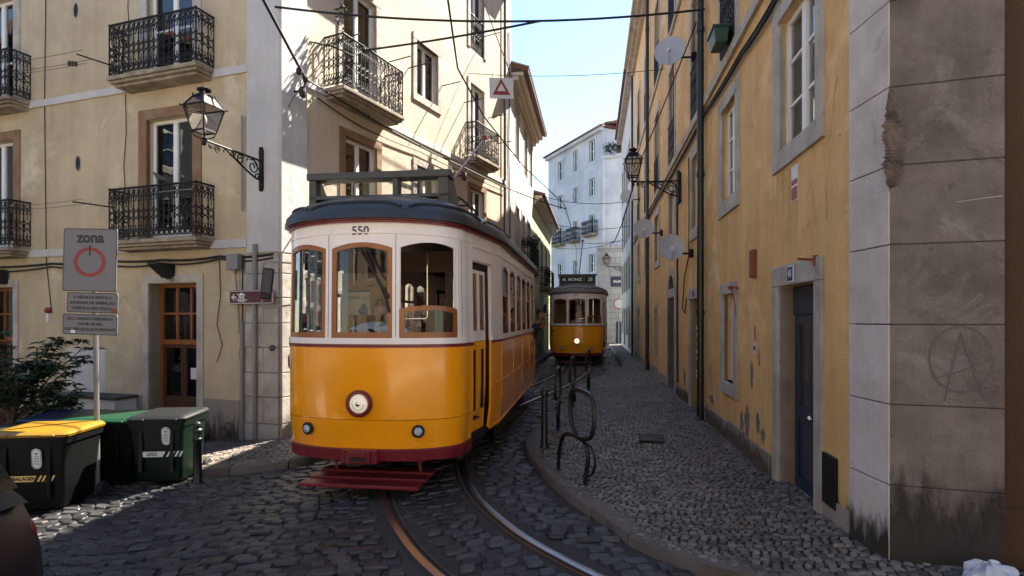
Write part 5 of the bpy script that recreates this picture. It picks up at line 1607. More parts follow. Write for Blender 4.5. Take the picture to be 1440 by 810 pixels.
    b.box(-.35, .35, 2.5, 3.3, 3.24, 3.34); b.lathe([(.16, 0), (.14, .14), (.07, .2), (.05, .3)], 16, Matrix.Translation((0, 2.95, 3.3)))
    for x in (-.12, .12): b.tube([(x, 2.5, 3.5), (x * 1.2, 2.9, 3.6), (x, 3.6, 3.42)], .02, 6)
    for sg in (-1, 1): b.tube([(sg * .42, 2.1, 3.32), (sg * .45, 2.6, 3.56), (sg * .45, 3.6, 3.58), (sg * .44, 4.3, 3.50), (sg * .4, 4.6, 3.3)], .016, 6)
    for y in (2.6, 3.2, 3.9): b.tube([(-.45, y, 3.57), (.45, y, 3.57)], .014, 6)
    b.tube([(.3, 2.5, 3.3), (.3, 2.5, 3.56)], .03, 6); b.tube([(.3, 3.9, 3.3), (.3, 3.9, 3.56)], .03, 6); b.tube([(-.3, 3.9, 3.3), (-.3, 3.9, 3.56)], .03, 6)
    tg = B(b, 'trolley_base', M['iron'])
    b = MB(); b.tube([(0, 2.95, 3.6), (.12, 6.4, 5.62)], .026, 8); b.lathe([(.05, -.05), (.06, 0), (.05, .05)], 12, Matrix.Translation((.12, 6.4, 5.66)) @ Matrix.Rotation(R(90), 4, 'Y')); B(b, 'trolley_pole', M['tred'], tg)
    # underframe and wheels
    b = MB(); b.box(-.9, .9, .75, TL - .75, .5, .62); b.box(-.65, .65, 2.2, 6.0, .25, .5); b.box(-1.0, 1.0, 2.4, 5.8, .3, .46); b.box(-.85, .85, .95, 1.0, .16, .5); b.box(-.9, -.86, 1.0, 2.4, .2, .5); b.box(.86, .9, 1.0, 2.4, .2, .5); b.box(-1.02, -.98, 2.4, 5.8, .14, .47); b.box(.98, 1.02, 2.4, 5.8, .14, .47); B(b, 'underframe', M['black'])
    for y in (3.0, 5.2):
        for x in (-.45, .45):
            b = MB(); b.lathe([(.06, -.06), (.34, -.06), (.34, .03), (.37, .035), (.37, .06), (.06, .06)], 24, Matrix.Translation((x, y, .345)) @ Matrix.Rotation(R(90), 4, 'Y')); B(b, 'wheel', M['railrust'], smooth=True)
    # interior
    b = MB(); b.prism([(-.95, .6), (-.6, .25), (.6, .25), (.95, .6), (1.12, 1.75), (1.12, TL - 1.75), (.95, TL - .6), (.6, TL - .25), (-.6, TL - .25), (-.95, TL - .6), (-1.12, TL - 1.75), (-1.12, 1.75)], .63, .70); B(b, 'floor', M['black'])
    for q in ((-1.05, -.42, 1.9, 1.93, .7, 2.419), (.40, 1.05, 1.9, 1.93, .7, 2.419), (-1.02, 1.02, 1.88, 1.95, 2.42, 2.70), (-.62, .62, TL - 1.93, TL - 1.9, .7, 2.7)):
        b = MB(); b.box(*q); B(b, 'bulkhead', M['tan' if q[0] < -1.04 else 'seatwood'])
    b = MB(); b.tube([(.62, 1.5, .7), (.62, 1.5, 2.6)], .016, 8); b.tube([(.42, .98, 2.6), (.42, .98, 1.82), (.40, .98, 1.80), (-.05, .98, 1.80)], .014, 8)
    B(b, 'grab_pole', M['chrome'])
    b = MB(); b.box(-.22, .1, .34, .62, .7, 1.56); b.lathe([(.13, 1.56), (.12, 1.62), (.03, 1.66)], 16, Matrix.Translation((-.05, .48, 0))); b.tube([(-.05, .48, 1.66), (-.05, .36, 1.68)], .015, 6); b.box(.35, .75, .42, .6, .7, 1.52)
    B(b, 'controller', M['tframe'])
    for i in range(5):
        for sg in (-1, 1):
            b = MB(); y = 2.3 + i * .8
            b.box(sg * .72 - .36, sg * .72 + .36, y, y + .42, 1.06, 1.14); b.box(sg * .72 - .36, sg * .72 + .36, y + .40, y + .45, 1.14, 1.72); b.box(sg * .72 - .3, sg * .72 + .3, y + .1, y + .3, .7, 1.06); B(b, 'seat', M['seatwood'])
    return tr

TRZ = R(-7.5)
tram1 = build_tram('tram', 'yellow and white tram numbered 550 with an open frame on its roof', (-1.54, 5.79, 0), TRZ, '550', None, 'yellow trams on the single track', True)
tram2 = build_tram('tram', 'distant yellow tram with M. MONIZ 28 on its roof sign', (2.50, 21.9, 0), R(-8), '571', ('M. MONIZ', '28'), 'yellow trams on the single track', True)
# tray 550 hangs lower lamp: the near tram's lamp glows softly
for ch in tram1.children:
    if ch.name.startswith('headlight'):
        for g in ch.children:
            if g.name.startswith('lens'): g.data.materials[0] = M['lens']
MT = WM[tram1.name]
def tl(x, y, z): return MT @ Vector((x, y, z))
# small printed things inside the near tram
T = MT @ frame3((-.80, 1.885, 2.02), (1, 0, 0), (0, 0, 1)) @ Matrix.Diagonal((.78, .7, 1, 1))
po = thing('advert_poster', 'white and blue advert poster behind the driver of tram 550', 'poster', tuple(tl(-.80, 1.885, 2.02)), TRZ)
b = MB()
b.box(-.20, .20, -.24, .24, 0, .006, 0, T); b.box(-.20, .20, .20, .24, .0061, .008, 1, T)
b.build('poster_sheet', [M['adwhite'], M['adblue']], po)
vs, fs = text_mesh('mo', .13, T @ Matrix.Translation((-.10, .10, .009)), mirror=True); b = MB(); b.add(vs, fs)
b.build('poster_lettering', M['adblue'], po)
vs, fs = text_mesh('Lyca', .12, T @ Matrix.Translation((.08, .10, .009)), mirror=True); b = MB(); b.add(vs, fs)
b.build('poster_lettering', M['adgreen'], po)
b = MB(); b.ell(T @ Vector((.09, -.08, .01)), .04, .01, .045); b.ell(T @ Vector((.09, -.17, .01)), .08, .01, .06); b.build('poster_picture', M['adblue'], po)
T = MT @ (frame3((-.86, .52, 1.74), (.75, -.66, 0), (0, 0, 1)))
b = MB(); b.box(-.075, .075, -.12, .12, 0, .012, 0, T); b.box(-.074, .074, .02, .085, .0125, .014, 1, T); b.box(-.074, .074, -.119, .018, .0125, .014, 2, T)
cd = thing('route_card', 'small white, orange and navy card standing in the left front window of tram 550', 'card', tuple(tl(-.86, .52, 1.62)), TRZ)
b.build('card', [M['labelwhite'], M['orange'], M['navy']], cd)
vs, fs = text_mesh('12', .085, T @ Matrix.Translation((-.02, -.07, .015))); b = MB(); b.add(vs, fs); b.build('card_lettering', M['purewhite'], cd)

# ------------------------------------------------------------------ people
def skin_body(name, joints, edges, mats, paint, root=0, parent=None, levels=2):
    """one continuous figure: joints = [(point, radius)], grown with a skin modifier"""
    me = bpy.data.meshes.new(name)
    me.from_pydata([tuple(j[0]) for j in joints], edges, [])
    o = bpy.data.objects.new(name, me); COL.objects.link(o)
    md = o.modifiers.new("skin", 'SKIN'); md.use_smooth_shade = True
    for i, j in enumerate(joints):
        r = j[1] if isinstance(j[1], tuple) else (j[1], j[1])
        me.skin_vertices[0].data[i].radius = r
        me.skin_vertices[0].data[i].use_root = (i == root)
    sb = o.modifiers.new("sub", 'SUBSURF'); sb.levels = levels; sb.render_levels = levels
    dg = bpy.context.evaluated_depsgraph_get()
    m2 = bpy.data.meshes.new_from_object(o.evaluated_get(dg))
    bpy.data.objects.remove(o)
    m2.materials.clear()
    for m in mats: m2.materials.append(m)
    for p in m2.polygons:
        p.material_index = paint(p.center); p.use_smooth = True
    if parent is not None:
        m2.transform(WM[parent.name].inverted())
    o = bpy.data.objects.new(name, m2); COL.objects.link(o)
    if parent is not None: o.parent = parent; WM[o.name] = WM[parent.name]
    return o

def head_parts(parent, c, face, up, s=1.0):
    """face, hair and features; c = head centre, face = facing direction"""
    f = Vector(face).normalized(); u = (Vector(up) - f * Vector(up).dot(f)).normalized(); r_ = f.cross(u)
    T = Matrix(((r_.x, f.x, u.x, c[0]), (r_.y, f.y, u.y, c[1]), (r_.z, f.z, u.z, c[2]), (0, 0, 0, 1)))
    b = MB()
    vs = []; n = 20; k = 14
    for i in range(k + 1):
        ph = math.pi * i / k
        for j in range(n):
            th = 2 * math.pi * j / n
            x = .074 * math.sin(ph) * math.cos(th); y = .094 * math.sin(ph) * math.sin(th); z = .115 * math.cos(ph)
            if z < -.03: x *= 1 - .32 * ((-z - .03) / .085); y = y * (1 - .12 * ((-z - .03) / .085)) + .012
            fr = max(0, math.sin(th)) ** 10 * math.sin(ph)
            if -.04 < z < .02: y += fr * .018 * (1 - abs(z + .015) / .035 if abs(z + .015) < .035 else 0)
            vs.append(T @ Vector((x * s, y * s, z * s)))
    fs = [(i * n + j, (i + 1) * n + j, (i + 1) * n + (j + 1) % n, i * n + (j + 1) % n) for i in range(k) for j in range(n)]
    b.add(vs, fs)
    for sg in (-1, 1): b.ell(T @ Vector((sg * .076 * s, -.005 * s, -.005 * s)), .012 * s, .022 * s, .03 * s, 8)
    hd = b.build('head', M['skin'], parent, smooth=True, ang=60)
    b = MB()
    for sg in (-1, 1):
        b.ell(T @ Vector((sg * .03 * s, .083 * s, .008 * s)), .011 * s, .009 * s, .008 * s, 8); b.tube([T @ Vector((sg * .045 * s, .082 * s, .03 * s)), T @ Vector((sg * .016 * s, .094 * s, .032 * s))], .004 * s, 4)
    b.tube([T @ Vector((-.022 * s, .085 * s, -.058 * s)), T @ Vector((.022 * s, .085 * s, -.058 * s))], .004 * s, 4)
    b.build('face_features', M['hair'], hd)
    b = MB(); vs = []
    for i in range(9):
        ph = math.pi * .60 * i / 8
        for j in range(n):
            th = 2 * math.pi * j / n
            cut = 1.0 if math.sin(th) < .35 else .62
            p_ = ph * cut
            vs.append(T @ Vector((.083 * s * math.sin(p_) * math.cos(th), .103 * s * math.sin(p_) * math.sin(th) - .006 * s, .125 * s * math.cos(p_))))
    fs = [(i * n + j, (i + 1) * n + j, (i + 1) * n + (j + 1) % n, i * n + (j + 1) % n) for i in range(8) for j in range(n)]
    b.add(vs, fs); b.build('hair', M['hair'], parent, smooth=True, ang=70)

def hand(parent, wrist, direction, palm_n, s=1.0, curl=.5):
    """palm, four curled fingers of unequal length and a thumb, all one skin mesh rooted in the wrist"""
    d = Vector(direction).normalized(); n = Vector(palm_n); n = (n - d * n.dot(d)).normalized(); r_ = d.cross(n)
    w = Vector(wrist); J = [(w, .022 * s), (w + d * .045 * s, (.032 * s, .017 * s))]; E = [(0, 1)]
    for k, (off, ln) in enumerate(((-.03, .072), (-.010, .082), (.010, .076), (.029, .060))):
        b0 = w + d * .085 * s + r_ * off * s
        J.append((b0, .0105 * s)); E.append((1, len(J) - 1))
        a = 0; p = b0
        for q in range(3):
            a += curl * .75; p = p + (d * math.cos(a) + n * math.sin(a)) * ln * s / 3 * 1.15
            J.append((p, (.0095 - q * .001) * s)); E.append((len(J) - 2, len(J) - 1))
    t0 = w + d * .035 * s - r_ * .034 * s
    J.append((t0, .012 * s)); E.append((1, len(J) - 1))
    p = t0
    for q in range(2):
        p = p + (d * .75 - r_ * .45 + n * (.3 + .3 * q)).normalized() * .032 * s; J.append((p, .010 * s)); E.append((len(J) - 2, len(J) - 1))
    return skin_body('hand', J, E, [M['skin']], lambda c: 0, 0, parent, 1)

# driver of tram 550: bends to the handles, arms out to both sides
dp_ = thing('person', 'tram driver in a light blue shirt leaning over the controls of tram 550', 'person', tuple(tl(.08, .8, .70)), TRZ)
V = lambda x, y, z: tl(x, y, z)
J = [(V(-.17, .95, 1.12), .15), (V(-.17, .90, 1.38), (.17, .13)), (V(-.14, .80, 1.60), (.19, .12)), (V(-.06, .70, 1.74), .06), (V(-.04, .67, 1.79), .055),
     (V(-.34, .80, 1.67), .075), (V(-.50, .64, 1.58), .055), (V(-.36, .46, 1.63), .045), (V(-.28, .42, 1.66), .035),
     (V(.27, .76, 1.68), .075), (V(.46, .58, 1.66), .055), (V(.62, .50, 1.72), .045), (V(.56, .40, 1.76), .036), (V(.53, .37, 1.765), .030),
     (V(-.26, .98, 1.08), .11), (V(-.28, .98, .80), .07), (V(-.28, .98, .72), .05), (V(-.07, .98, 1.08), .11), (V(-.04, .96, .80), .07), (V(-.04, .96, .72), .05)]
J[10] = (V(.34, .58, 1.62), .055); J[9] = (V(.08, .74, 1.68), .08); J[11] = (V(.44, .44, 1.69), .042); J[12] = (V(.50, .40, 1.74), .034); J[13] = (V(.47, .385, 1.75), .028)
E = [(0, 1), (1, 2), (2, 3), (3, 4), (2, 5), (5, 6), (6, 7), (7, 8), (2, 9), (9, 10), (10, 11), (11, 12), (12, 13), (0, 14), (14, 15), (15, 16), (0, 17), (17, 18), (18, 19)]
inv1 = MT.inverted()
def paint(c):
    q = inv1 @ c
    if q.z < 1.12: return 2
    if q.y < .52 and (q.x < -.1 or q.x > .3): return 1
    if q.z > 1.76 and q.y < .76 and abs(q.x + .05) < .08: return 1
    return 0
skin_body('body', J, E, [M['shirt'], M['skin'], M['trousers']], paint, 0, dp_)
md = (MT.to_3x3() @ Vector((.30, -.95, -.18)))
head_parts(dp_, V(-.02, .61, 1.90), md, (0, 0, 1), 1.0)
hand(dp_, V(-.28, .42, 1.66), MT.to_3x3() @ Vector((.5, -.6, .1)), (0, 0, -1), 1.0, .6)
hand(dp_, V(.47, .385, 1.75), MT.to_3x3() @ Vector((-.9, -.3, .15)), MT.to_3x3() @ Vector((0, -1, -.3)), 1.0, .8)

def passenger(label, x, y, lean, cloth, arm, hz=1.72):
    pr = thing('person', label, 'person', tuple(tl(x, y, 1.14)), TRZ, 'passengers at the tram windows')
    o = lambda dx, dy, dz: V(x + dx, y + dy, dz)
    J = [(o(0, 0, 1.20), .14), (o(lean * .3, 0, 1.42), (.15, .11)), (o(lean * .7, -.02, 1.60), (.16, .10)), (o(lean * .9, -.04, 1.72), .05), (o(lean, -.05, 1.77), .048),
         (o(lean * .7 + .05, -.17, 1.60), .06), (o(lean * .7 + arm * .6, -.26, 1.60), .042), (o(lean * .7 + arm, -.38, 1.72), .036), (o(lean * .7 + arm, -.42, 1.76), .028),
         (o(lean * .7 - .02, .17, 1.58), .06), (o(lean * .6, .22, 1.36), .045), (o(lean * .6 + .1, .1, 1.2), .035), (o(0, -.3, 1.2), .08), (o(.0, -.34, .85), .055), (o(.0, -.36, .74), .045)]
    E = [(0, 1), (1, 2), (2, 3), (3, 4), (2, 5), (5, 6), (6, 7), (7, 8), (2, 9), (9, 10), (10, 11), (0, 12), (12, 13), (13, 14)]
    a7, a6 = o(lean * .7 + arm, -.38, 1.72), o(lean * .7 + arm * .6, -.26, 1.60)
    skin_body('body', J, E, [M[cloth], M['skin']], lambda c: 1 if ((c - a7).length < .14 or c.z > 1.70) else 0, 0, pr)
    head_parts(pr, o(lean + .01, -.07, 1.88), MT.to_3x3() @ Vector((.35, -.93, 0)), (0, 0, 1), .95)
    hand(pr, o(lean * .7 + arm, -.42, 1.76), MT.to_3x3() @ Vector((.1, -.5, .8)), MT.to_3x3() @ Vector((-1, 0, 0)), .95, .5)
passenger('dark-haired passenger leaning out of the rearmost side window of tram 550', .98, 6.30, .34, 'dress', .22)
passenger('passenger in grey sitting at the second side window of tram 550', .86, 3.2, .08, 'curtain2', .18)
passenger('passenger in light blue sitting behind the others in tram 550', .86, 4.75, .10, 'shirt', .16)
# driver of the far tram
MT2 = WM[tram2.name]; V2 = lambda x, y, z: MT2 @ Vector((x, y, z))
d2 = thing('person', 'driver in a blue shirt behind the middle window of the far tram 28', 'person', tuple(V2(0, .85, .7)), R(-8))
J = [(V2(0, .95, 1.1), .15), (V2(0, .93, 1.4), (.17, .13)), (V2(0, .9, 1.64), (.19, .12)), (V2(0, .89, 1.78), .055), (V2(0, .88, 1.83), .05), (V2(-.2, .88, 1.66), .07), (V2(-.27, .7, 1.45), .05), (V2(-.12, .5, 1.6), .038),
     (V2(.2, .88, 1.66), .07), (V2(.27, .7, 1.45), .05), (V2(.12, .5, 1.6), .038), (V2(-.1, .95, .95), .10), (V2(-.1, .95, .72), .06), (V2(.1, .95, .95), .10), (V2(.1, .95, .72), .06)]
skin_body('body', J, [(0, 1), (1, 2), (2, 3), (3, 4), (2, 5), (5, 6), (6, 7), (2, 8), (8, 9), (9, 10), (0, 11), (11, 12), (0, 13), (13, 14)], [M['shirt'], M['skin'], M['trousers']], lambda c: 2 if c.z < 1.1 else (1 if c.z > 1.76 else 0), 0, d2)
head_parts(d2, V2(0, .85, 1.93), MT2.to_3x3() @ Vector((0, -1, 0)), (0, 0, 1))

# ------------------------------------------------------------------ street lanterns
def lantern(name, label, W, s, z, L, sc=1.0):
    base = W.pt(s, z, 0)
    root = thing(name, label, 'street lamp', tuple(base), 0, 'wall lanterns on scrolled iron brackets')
    P_ = lambda o, zz: W.pt(s, z + zz, o)
    b = MB(); W.box(b, s - .035, s + .035, z - .42, z + .22, .0, .075); b.ell(P_(.06, .24), .035, .035, .035); b.ell(P_(.06, -.43), .035, .035, .035)
    b.build('wall_plate', M['iron'], root)
    b = MB()
    b.tube([P_(0.02, .04), P_(L + .02, .05)], .017, 6)
    b.tube([P_(.03, -.26)] + [P_(.05 + (L * .62) * (1 - math.cos(a)), -.26 - .06 * math.sin(a * 2) + .29 * (1 - math.cos(a))) for a in np.linspace(.05, math.pi / 2, 12)], .015, 6)
    def spiral(o, zz, r0, turns, d=1, ph=0):
        b.tube([P_(o + d * r0 * (1 - .75 * q) * math.cos(ph + q * turns * 2 * math.pi), zz + r0 * (1 - .75 * q) * math.sin(ph + q * turns * 2 * math.pi)) for q in np.linspace(0, 1, 22)], .011, 5)
    spiral(.20 * L, -.10, .12, 1.4, 1, 1.0); spiral(.42 * L, -.05, .08, 1.4, -1, 0.5); spiral(.58 * L, .0, .055, 1.3, 1, 2.0); spiral(.12 * L, -.24, .06, 1.2, -1, 0); spiral(.80 * L, -.03, .06, 1.5, 1, 0); spiral(.90 * L, -.01, .035, 1.3, -1, 1)
    for q in (.28, .5, .68): b.tube([P_(q * L, .04), P_(q * L + .03, -.03)], .01, 5)
    b.tube([P_(.04, -.2), P_(.2 * L, .03)], .010, 5)
    b.build('bracket', M['iron'], root)
    c = P_(L, .05)
    A = Vector((W.d.x, W.d.y, 0)); N = Vector((W.n.x, W.n.y, 0)); U = Vector((0, 0, 1))
    A2 = (A + N).normalized(); N2 = (N - A).normalized()
    q4 = lambda r_, zz: [c + A2 * r_ * sc * i + N2 * r_ * sc * j + U * zz * sc for i, j in ((-1, -1), (1, -1), (1, 1), (-1, 1))]
    q4 = (lambda r_, zz: [c + A * r_ * sc * i + N * r_ * sc * j + U * zz * sc for i, j in ((-1, -1), (1, -1), (1, 1), (-1, 1))])
    f = MB()
    f.lathe([(.02, -.08), (.035, -.05), (.02, 0), (.03, .03)], 10, Matrix.Translation(c))
    for i in range(4):                                     # cradle under the lamp
        f.tube([c + U * .0, q4(.09, .05)[i], q4(.105, .115)[i]], .009, 5)
    bot, mid, top_ = q4(.112, .12), q4(.19, .47), q4(.10, .62)
    for ring in (bot, mid, top_): f.tube(ring, .014, 5, closed=True)
    for i in range(4):
        f.tube([bot[i], mid[i]], .012, 5); f.tube([mid[i], top_[i]], .012, 5)
        f.tube([mid[i], mid[i] + (mid[i] - (c + U * .47 * sc)).normalized() * .05], .010, 5); f.ell(top_[i] + U * .02, .014, .014, .03)
    f.lathe([(.115, .615), (.12, .64), (.07, .67), (.055, .70), (.095, .715), (.10, .735), (.05, .76), (.015, .79)], 16, Matrix.Translation(c) @ Matrix.Scale(sc, 4))
    fo = f.build('lantern_frame', M['iron'], root, smooth=True)
    g = MB()
    for r0, r1 in ((bot, mid), (mid, top_)):
        for i in range(4): g.add([r0[i], r0[(i + 1) % 4], r1[(i + 1) % 4], r1[i]], [(0, 1, 2, 3)])
    g.add(bot, [(0, 1, 2, 3)])
    g.build('lamp_glass', M['lampglass'], fo)
    g = MB(); g.lathe([(.02, .12), (.022, .2), (.04, .24), (.04, .32), (.02, .36)], 10, Matrix.Translation(c) @ Matrix.Scale(sc, 4)); g.build('bulb', M['labelwhite'], fo, smooth=True)
    return root
lantern('street_lamp', 'iron lantern on a scrolled bracket from the white strip of the corner building', LF, .33, 4.36, 1.2, 1.0)
lantern('street_lamp', 'iron lantern on a scrolled bracket from the ochre wall, beside a small dish', RW, ys(12.06), 4.68, 1.0, .95)
lantern('street_lamp', 'small far lantern on the grey masonry house above the round sign', Wall((7.6, 38.9), (.3, -1), 1 if Wall((7.6, 38.9), (.3, -1), 1).n.x < 0 else -1), 0.0, 5.3, 1.25, 1.15)

# ------------------------------------------------------------------ satellite dishes on the ochre wall
def dish(label, y, z, r_, out, aim, off=-.0):
    s = ys(y); root = thing('satellite_dish', label, 'satellite dish', tuple(RW.pt(s, z, 0)), 0, 'satellite dishes on the right wall')
    c = RW.pt(s, z, out) + Vector((0, 0, 0))
    n = Vector(aim).normalized(); x = n.cross(Vector((0, 0, 1))).normalized(); u = x.cross(n)
    T = Matrix(((x.x, u.x, n.x, c.x), (x.y, u.y, n.y, c.y), (x.z, u.z, n.z, c.z), (0, 0, 0, 1))) @ Matrix.Diagonal((1, 1.06, 1, 1))
    b = MB(); k = 8; n_ = 32; vs = []
    for i in range(k + 1):
        q = r_ * i / k
        for j in range(n_): vs.append(T @ Vector((q * math.cos(2 * math.pi * j / n_), q * math.sin(2 * math.pi * j / n_), .16 * r_ * (q / r_) ** 2)))
    for i in range(k, -1, -1):
        q = r_ * i / k
        for j in range(n_): vs.append(T @ Vector((q * math.cos(2 * math.pi * j / n_), q * math.sin(2 * math.pi * j / n_), .16 * r_ * (q / r_) ** 2 - .008)))
    fs = [(i * n_ + j, i * n_ + (j + 1) % n_, (i + 1) * n_ + (j + 1) % n_, (i + 1) * n_ + j) for i in range(2 * k + 1) for j in range(n_)]
    b.add(vs, fs); b.build('reflector', M['dish'], root, smooth=True, ang=50)
    b = MB(); lp = T @ Vector((0, -r_ * .35, r_ * .75))
    b.tube([T @ Vector((0, -r_ * .98, .1 * r_)), lp], .011, 6); ar = b.build('feed_arm', M['dish'], root)
    b = MB(); b.tube([lp + (c - lp).normalized() * -.02, lp + (c - lp).normalized() * .10], [.028, .04], 8); b.build('feed_horn', M['labelwhite'], ar)
    b = MB(); b.tube([T @ Vector((0, 0, -.01)), T @ Vector((0, -.02, -.10)), RW.pt(s - .0, z - .12, out * .6), RW.pt(s, z - .12, 0.02)], .02, 6); b.box(-.05, .05, -.02, .02, -.08, .08, 0, Matrix.Translation(RW.pt(s, z - .12, .02))); b.build('mount', M['iron'], root)
dish('grey satellite dish high up beside the green flower box', 10.45, 6.73, .275, .45, (-.42, -1, .22))
dish('grey satellite dish just under the ochre wall lantern, smallest in view', 22.2, 6.57, .27, .50, (-.35, -1, .25))
dish('pale satellite dish between the two drainpipes, farther of the low pair', 15.2, 4.21, .255, .50, (-.2, -1, .15))
dish('pale satellite dish over the arched doorway, nearer of the low pair', 10.63, 3.14, .232, .40, (-.10, -1, .12))

# ------------------------------------------------------------------ green flower box below the second-floor railing
fb = thing('flower_box', 'dark green plastic flower box hung from the second-floor railing', 'flower box', tuple(RW.pt(ys(8.35), 5.7, .2)))
b = MB(); s0f, s1f = ys(7.55), ys(7.95)
b.hexa([RW.pt(s0f + .03, 5.50, .08), RW.pt(s1f - .03, 5.50, .08), RW.pt(s1f - .03, 5.50, .24), RW.pt(s0f + .03, 5.50, .24), RW.pt(s0f, 5.70, .06), RW.pt(s1f, 5.70, .06), RW.pt(s1f, 5.70, .27), RW.pt(s0f, 5.70, .27)])
b.build('trough', M['flowergreen'], fb, bevel=.015)
b = MB(); RW.box(b, s0f - .015, s1f + .015, 5.69, 5.72, .05, .285); b.build('rim', M['flowergreen'], fb)

# ------------------------------------------------------------------ wall mounted small things on the corner building
s_, z_ = LF.at(336, 369)
b = MB(); LF.box(b, s_ - .12, s_ + .12, z_ - .13, z_ + .13, .03, .16); jb = thing('junction_box', 'grey metal junction box at the corner above the museum sign', 'junction box', tuple(LF.pt(s_, z_, 0)))
b.build('case', M['greypipe'], jb, bevel=.01)
b = MB(); LF.box(b, s_ - .015, s_ + .015, z_ - .2, z_ - .12, .06, .10); b.tube([LF.pt(s_, z_ - .13, .09), LF.pt(s_ - .06, z_ - .9, .06), LF.pt(s_ - .05, z_ - 1.2, .05)], .012, 6); b.build('conduit', M['greypipe'], jb)
s0_, z0_ = LF.at(322, 428, .14); s1_, z1_ = LF.at(384, 408, .14)
sm_ = (s0_ + s1_) / 2; zm_ = (z0_ + z1_) / 2 + .005; hw_ = abs(s0_ - s1_) / 2; hh_ = .115
mus = thing('museum_sign', 'small maroon arrow sign with a temple symbol beside the corner drainpipes', 'sign', tuple(LF.pt(sm_, zm_, .1)))
b = MB(); LF.box(b, sm_ - hw_, sm_ + hw_, zm_ - hh_, zm_ + hh_, .12, .14); b.build('sign_panel', M['signmaroon'], mus, bevel=.004)
b = MB(); T = LF.mat3(sm_, zm_, .1425)
def sgn(pts): b.add([T @ Vector((x, y, 0)) for x, y in pts], [tuple(range(len(pts)))])
for a, c_ in (((-hw_ + .01, -hh_ + .01), (hw_ - .01, -hh_ + .018)), ((-hw_ + .01, hh_ - .018), (hw_ - .01, hh_ - .01)), ((-hw_ + .01, -hh_ + .01), (-hw_ + .018, hh_ - .01)), ((hw_ - .018, -hh_ + .01), (hw_ - .01, hh_ - .01))):
    sgn([a, (c_[0], a[1]), c_, (a[0], c_[1])])
x0 = -hw_ + .05
sgn([(x0, 0), (x0 + .055, .055), (x0 + .075, .055), (x0 + .032, .012), (x0 + .10, .012), (x0 + .10, -.012), (x0 + .032, -.012), (x0 + .075, -.055), (x0 + .055, -.055)])
x1 = x0 + .145
sgn([(x1 - .005, .035), (x1 + .065, .075), (x1 + .135, .035)]); sgn([(x1, -.075), (x1 + .13, -.075), (x1 + .13, -.06), (x1, -.06)])
for i in range(4): sgn([(x1 + .008 + i * .033, -.055), (x1 + .022 + i * .033, -.055), (x1 + .022 + i * .033, .03), (x1 + .008 + i * .033, .03)])
b.build('sign_symbols', M['purewhite'], mus)
text_part('sign_lettering', 'Museu do\nFado\nTeatro Antigo', .042, LF.mat3(sm_ - (.19 if (LF.mat3(0, 0, 0).col[0].xyz.dot(Vector((LF.d.x, LF.d.y, 0))) > 0) else -.19), zm_, .1428), M['purewhite'], mus)
fl = thing('floodlight', 'black wedge-shaped floodlight over door number 69', 'floodlight', tuple(LF.pt(2.35, 2.75, 0)))
b = MB(); s_, z_ = LF.at(240, 380)
p = [(0, -.12), (0, .09), (.34, .11), (.34, .07), (.06, -.14)]
vs = [LF.pt(s_ - .12, z_ + zz, oo + .02) for oo, zz in p] + [LF.pt(s_ + .12, z_ + zz, oo + .02) for oo, zz in p]
b.add(vs, [(0, 1, 2, 3, 4), (9, 8, 7, 6, 5)] + [(i, i + 5, (i + 1) % 5 + 5, (i + 1) % 5) for i in range(5)])
b.build('housing', M['black'], fl, bevel=.008)
b = MB(); LF.box(b, s_ - .04, s_ + .04, z_ - .16, z_ + .02, .0, .06); b.build('bracket', M['iron'], fl)
fl2 = thing('floodlight', 'black box floodlight over the leftmost door, half out of view', 'floodlight', tuple(LF.pt(6.9, 2.7, 0)))
b = MB(); s_, z_ = LF.at(8, 390); LF.box(b, s_ - .13, s_ + .13, z_ - .14, z_ + .14, .03, .2); b.build('housing', M['black'], fl2, bevel=.01)
b = MB(); LF.box(b, s_ - .03, s_ + .03, z_ - .2, z_ + .1, 0, .031); b.build('bracket', M['iron'], fl2)
s_, z_ = LF.at(70, 440)
ab = thing('alarm_bell', 'small red and white bell fitting on the plaster left of the zone sign', 'bell', tuple(LF.pt(s_, z_, 0)))
b = MB(); b.lathe([(.05, 0), (.06, .04), (.04, .08), (.01, .09)], 14, LF.mat3(s_, z_ + .05, .0)); b.build('dome', M['signred'], ab, smooth=True)
b = MB(); LF.box(b, s_ - .03, s_ + .03, z_ - .17, z_ - .01, 0, .05); b.build('base', M['labelwhite'], ab)
s_, z_ = LF.at(386, 489)
vb = thing('doorbell', 'small round metal bell push on the corner stone beside the tram', 'bell', tuple(LF.pt(s_, z_, .05)))
b = MB(); b.lathe([(.05, .045), (.05, .07), (.03, .08), (.0, .082)], 14, LF.mat3(s_, z_, 0)); b.build('push', M['tframe'], vb, smooth=True)

# pigeon on the lower balcony rail
s_, z_ = 2.17, 4.09
pc = LF.pt(s_, 4.10, .37); dx = Vector((LF.d.x, LF.d.y, 0))
J = [(pc + Vector((0, 0, .10)), (.055, .05)), (pc + dx * .06 + Vector((0, 0, .125)), .045), (pc + dx * .10 + Vector((0, 0, .16)), .024), (pc + dx * .125 + Vector((0, 0, .185)), .024), (pc + dx * .165 + Vector((0, 0, .18)), .006),
     (pc - dx * .09 + Vector((0, 0, .065)), .034), (pc - dx * .19 + Vector((0, 0, .03)), (.026, .008)), (pc + dx * .01 + Vector((0, 0, .03)), .008), (pc + dx * .02 + Vector((0, 0, .0)), .006)]
pg = skin_body('pigeon', J, [(0, 1), (1, 2), (2, 3), (3, 4), (0, 5), (5, 6), (0, 7), (7, 8)], [M['tframe']], lambda c: 0, 0, None, 2)
tag(pg, 'dark pigeon perched on the balcony rail left of the lantern', 'pigeon')
